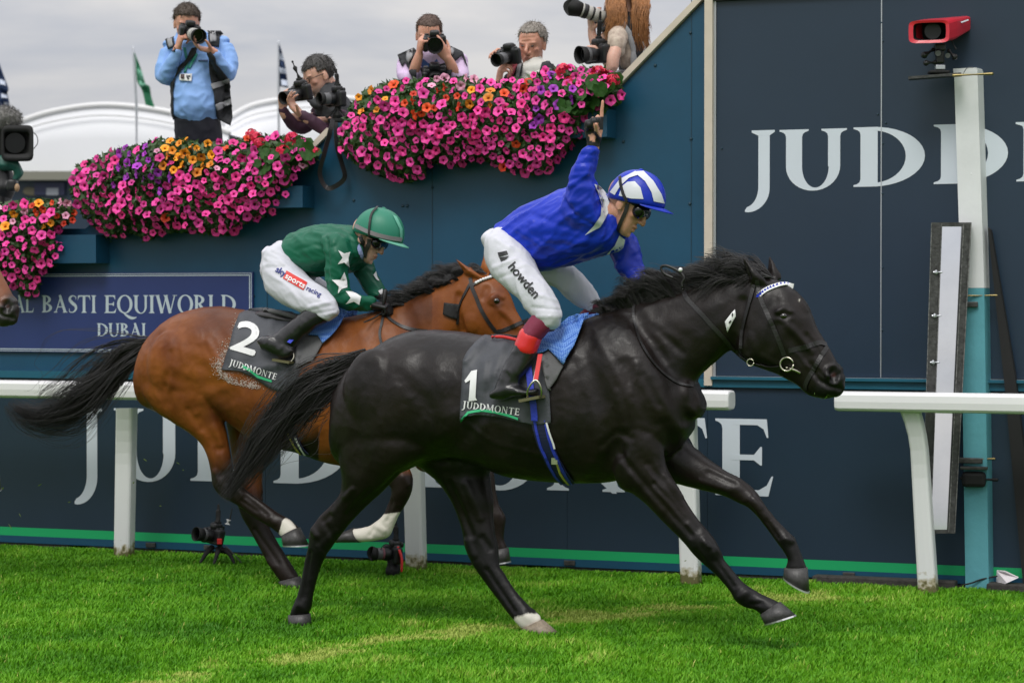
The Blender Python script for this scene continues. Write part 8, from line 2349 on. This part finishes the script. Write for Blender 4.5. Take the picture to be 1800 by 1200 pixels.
# ---- remote cameras on the turf behind the rail
R1 = Plane(14.62, 0, 380)
g, ax, L_ = dslr('remote black camera with an upright aerial on the grass under the left rail', R1, R1.pt(378, 942, .0), (-.72, -.66, .16), (.05, -.1, 1), [(.05, .036, M_black), (.02, .038, M_lensgrey)], (.05, .044, False), flash=(1, .28, .10), group='remote cameras on the turf')
bm = new()
for x0, y0, x1, y1, w1 in ((372, 962, 352, 988, .08), (384, 964, 376, 990, .12), (390, 964, 412, 990, .06)): limb(bm, R1, [(x0, y0, 0, 5.5), ((x0 + x1) / 2 + 2, (y0 + y1) / 2 - 5, w1 * .5, 4.5), (x1, y1, w1, 2.2)])
me = remesh(bm, .005, 2); link_mesh('mini_tripod', me, M_blackm, g, True)
bm = new(); limb(bm, R1, [(403, 918, 0, 1.6), (408, 893, 0, .8)]); ob('aerial', bm, M_black, g)
bm = new(); tube(bm, [R1.pt(400, 921, .0), R1.pt(402, 913, 0)], .016, 10, dome=False); ob('aerial_collar', bm, M_print, g)
bm = new(); limb(bm, R1, [(394, 958, .03, 1), (404, 966, .05, 1), (424, 988, .10, .8)]); ob('cable', bm, M_black, g)
bm = new(); box(bm, R1.pt(386, 951, .06), .03, .02, .035, bevel=.004); ob('red_mark', bm, M_redweb, g)
R2 = Plane(14.05, 0, 690)
g, ax, L_ = dslr('remote camera with a red strap lying low on the grass against the rail post', R2, R2.pt(694, 973, .0), (-.92, -.38, .05), (.05, -.1, 1), [(.045, .034, M_black), (.012, .036, mat('rose_ring', (.20, .07, .09), .5)), (.03, .035, M_lensgrey)], (.045, .044, True), group='remote cameras on the turf', flash=(1, .35, .10))
bm = new(); limb(bm, R2, [(700, 962, .06, 2.6), (706, 980, .08, 2.6), (706, 1003, .09, 2)]); ob('red_strap', bm, M_redweb, g, True)
bm = new(); limb(bm, R2, [(690, 985, 0, 10), (692, 996, 0, 12), (690, 1003, .02, 13)]); me = remesh(bm, .006, 2); link_mesh('bean_bag', me, M_blackm, g, True)
bm = new(); limb(bm, R2, [(688, 962, .05, .8), (680, 956, .06, .8), (672, 960, .06, .8), (668, 970, .05, .8)]); ob('cable', bm, M_black, g)

# turf kicked up in the air
r = random.Random(12); k = 0
FLECK = ['below the end of the bay tail', 'just right of the letter U of the long board', 'above the bay hock against the navy board', 'lowest and farthest left near the green stripe', 'under the tail of the letter J', 'beside the left white post, under the letter U', 'between the left post and the remote camera', 'in front of the bay hind hock', 'at the left picture edge, small and upright', 'just above the leading hooves of the black horse', 'between the two horses beside the white sock', 'hanging over the green stripe at the left edge']
bm0 = None
for x, y, a, l in ((70, 852, .5, 11), (255, 808, -.5, 9), (313, 814, -.4, 9), (35, 905, -.9, 8), (122, 882, .3, 8), (235, 848, 1, 6), (282, 889, 0, 6), (322, 826, -.2, 5), (5, 858, 1.2, 6), (1205, 985, .4, 5), (640, 850, .5, 5), (18, 925, -.9, 14)):
    bm = new(); P = BROWN.pt(x, y, .1 - .02 * k); d = (BROWN.t * math.cos(a) + V((0, 0, 1)) * math.sin(a)); s_ = BROWN.n.cross(d) * .0035
    L2 = l / 330
    pts = [P - d * L2 * .5, P - d * .1 * L2 + s_ + BROWN.n * .004, P + d * L2 * .5 + BROWN.n * .003, P - s_ * .6]
    f1 = [bm.verts.new(p) for p in pts]; f2 = [bm.verts.new(p - BROWN.n * .003) for p in pts]
    bm.faces.new(f1); bm.faces.new(f2[::-1])
    for i in range(4): bm.faces.new((f1[i], f1[(i + 1) % 4], f2[(i + 1) % 4], f2[i]))
    o = ob('turf_fleck', bm, mat('torn_grass', (.22, .30, .05), .7))
    seat(o); tag(o, 'torn grass fleck ' + FLECK[k], 'grass fleck', 'flecks of turf in the air'); k += 1
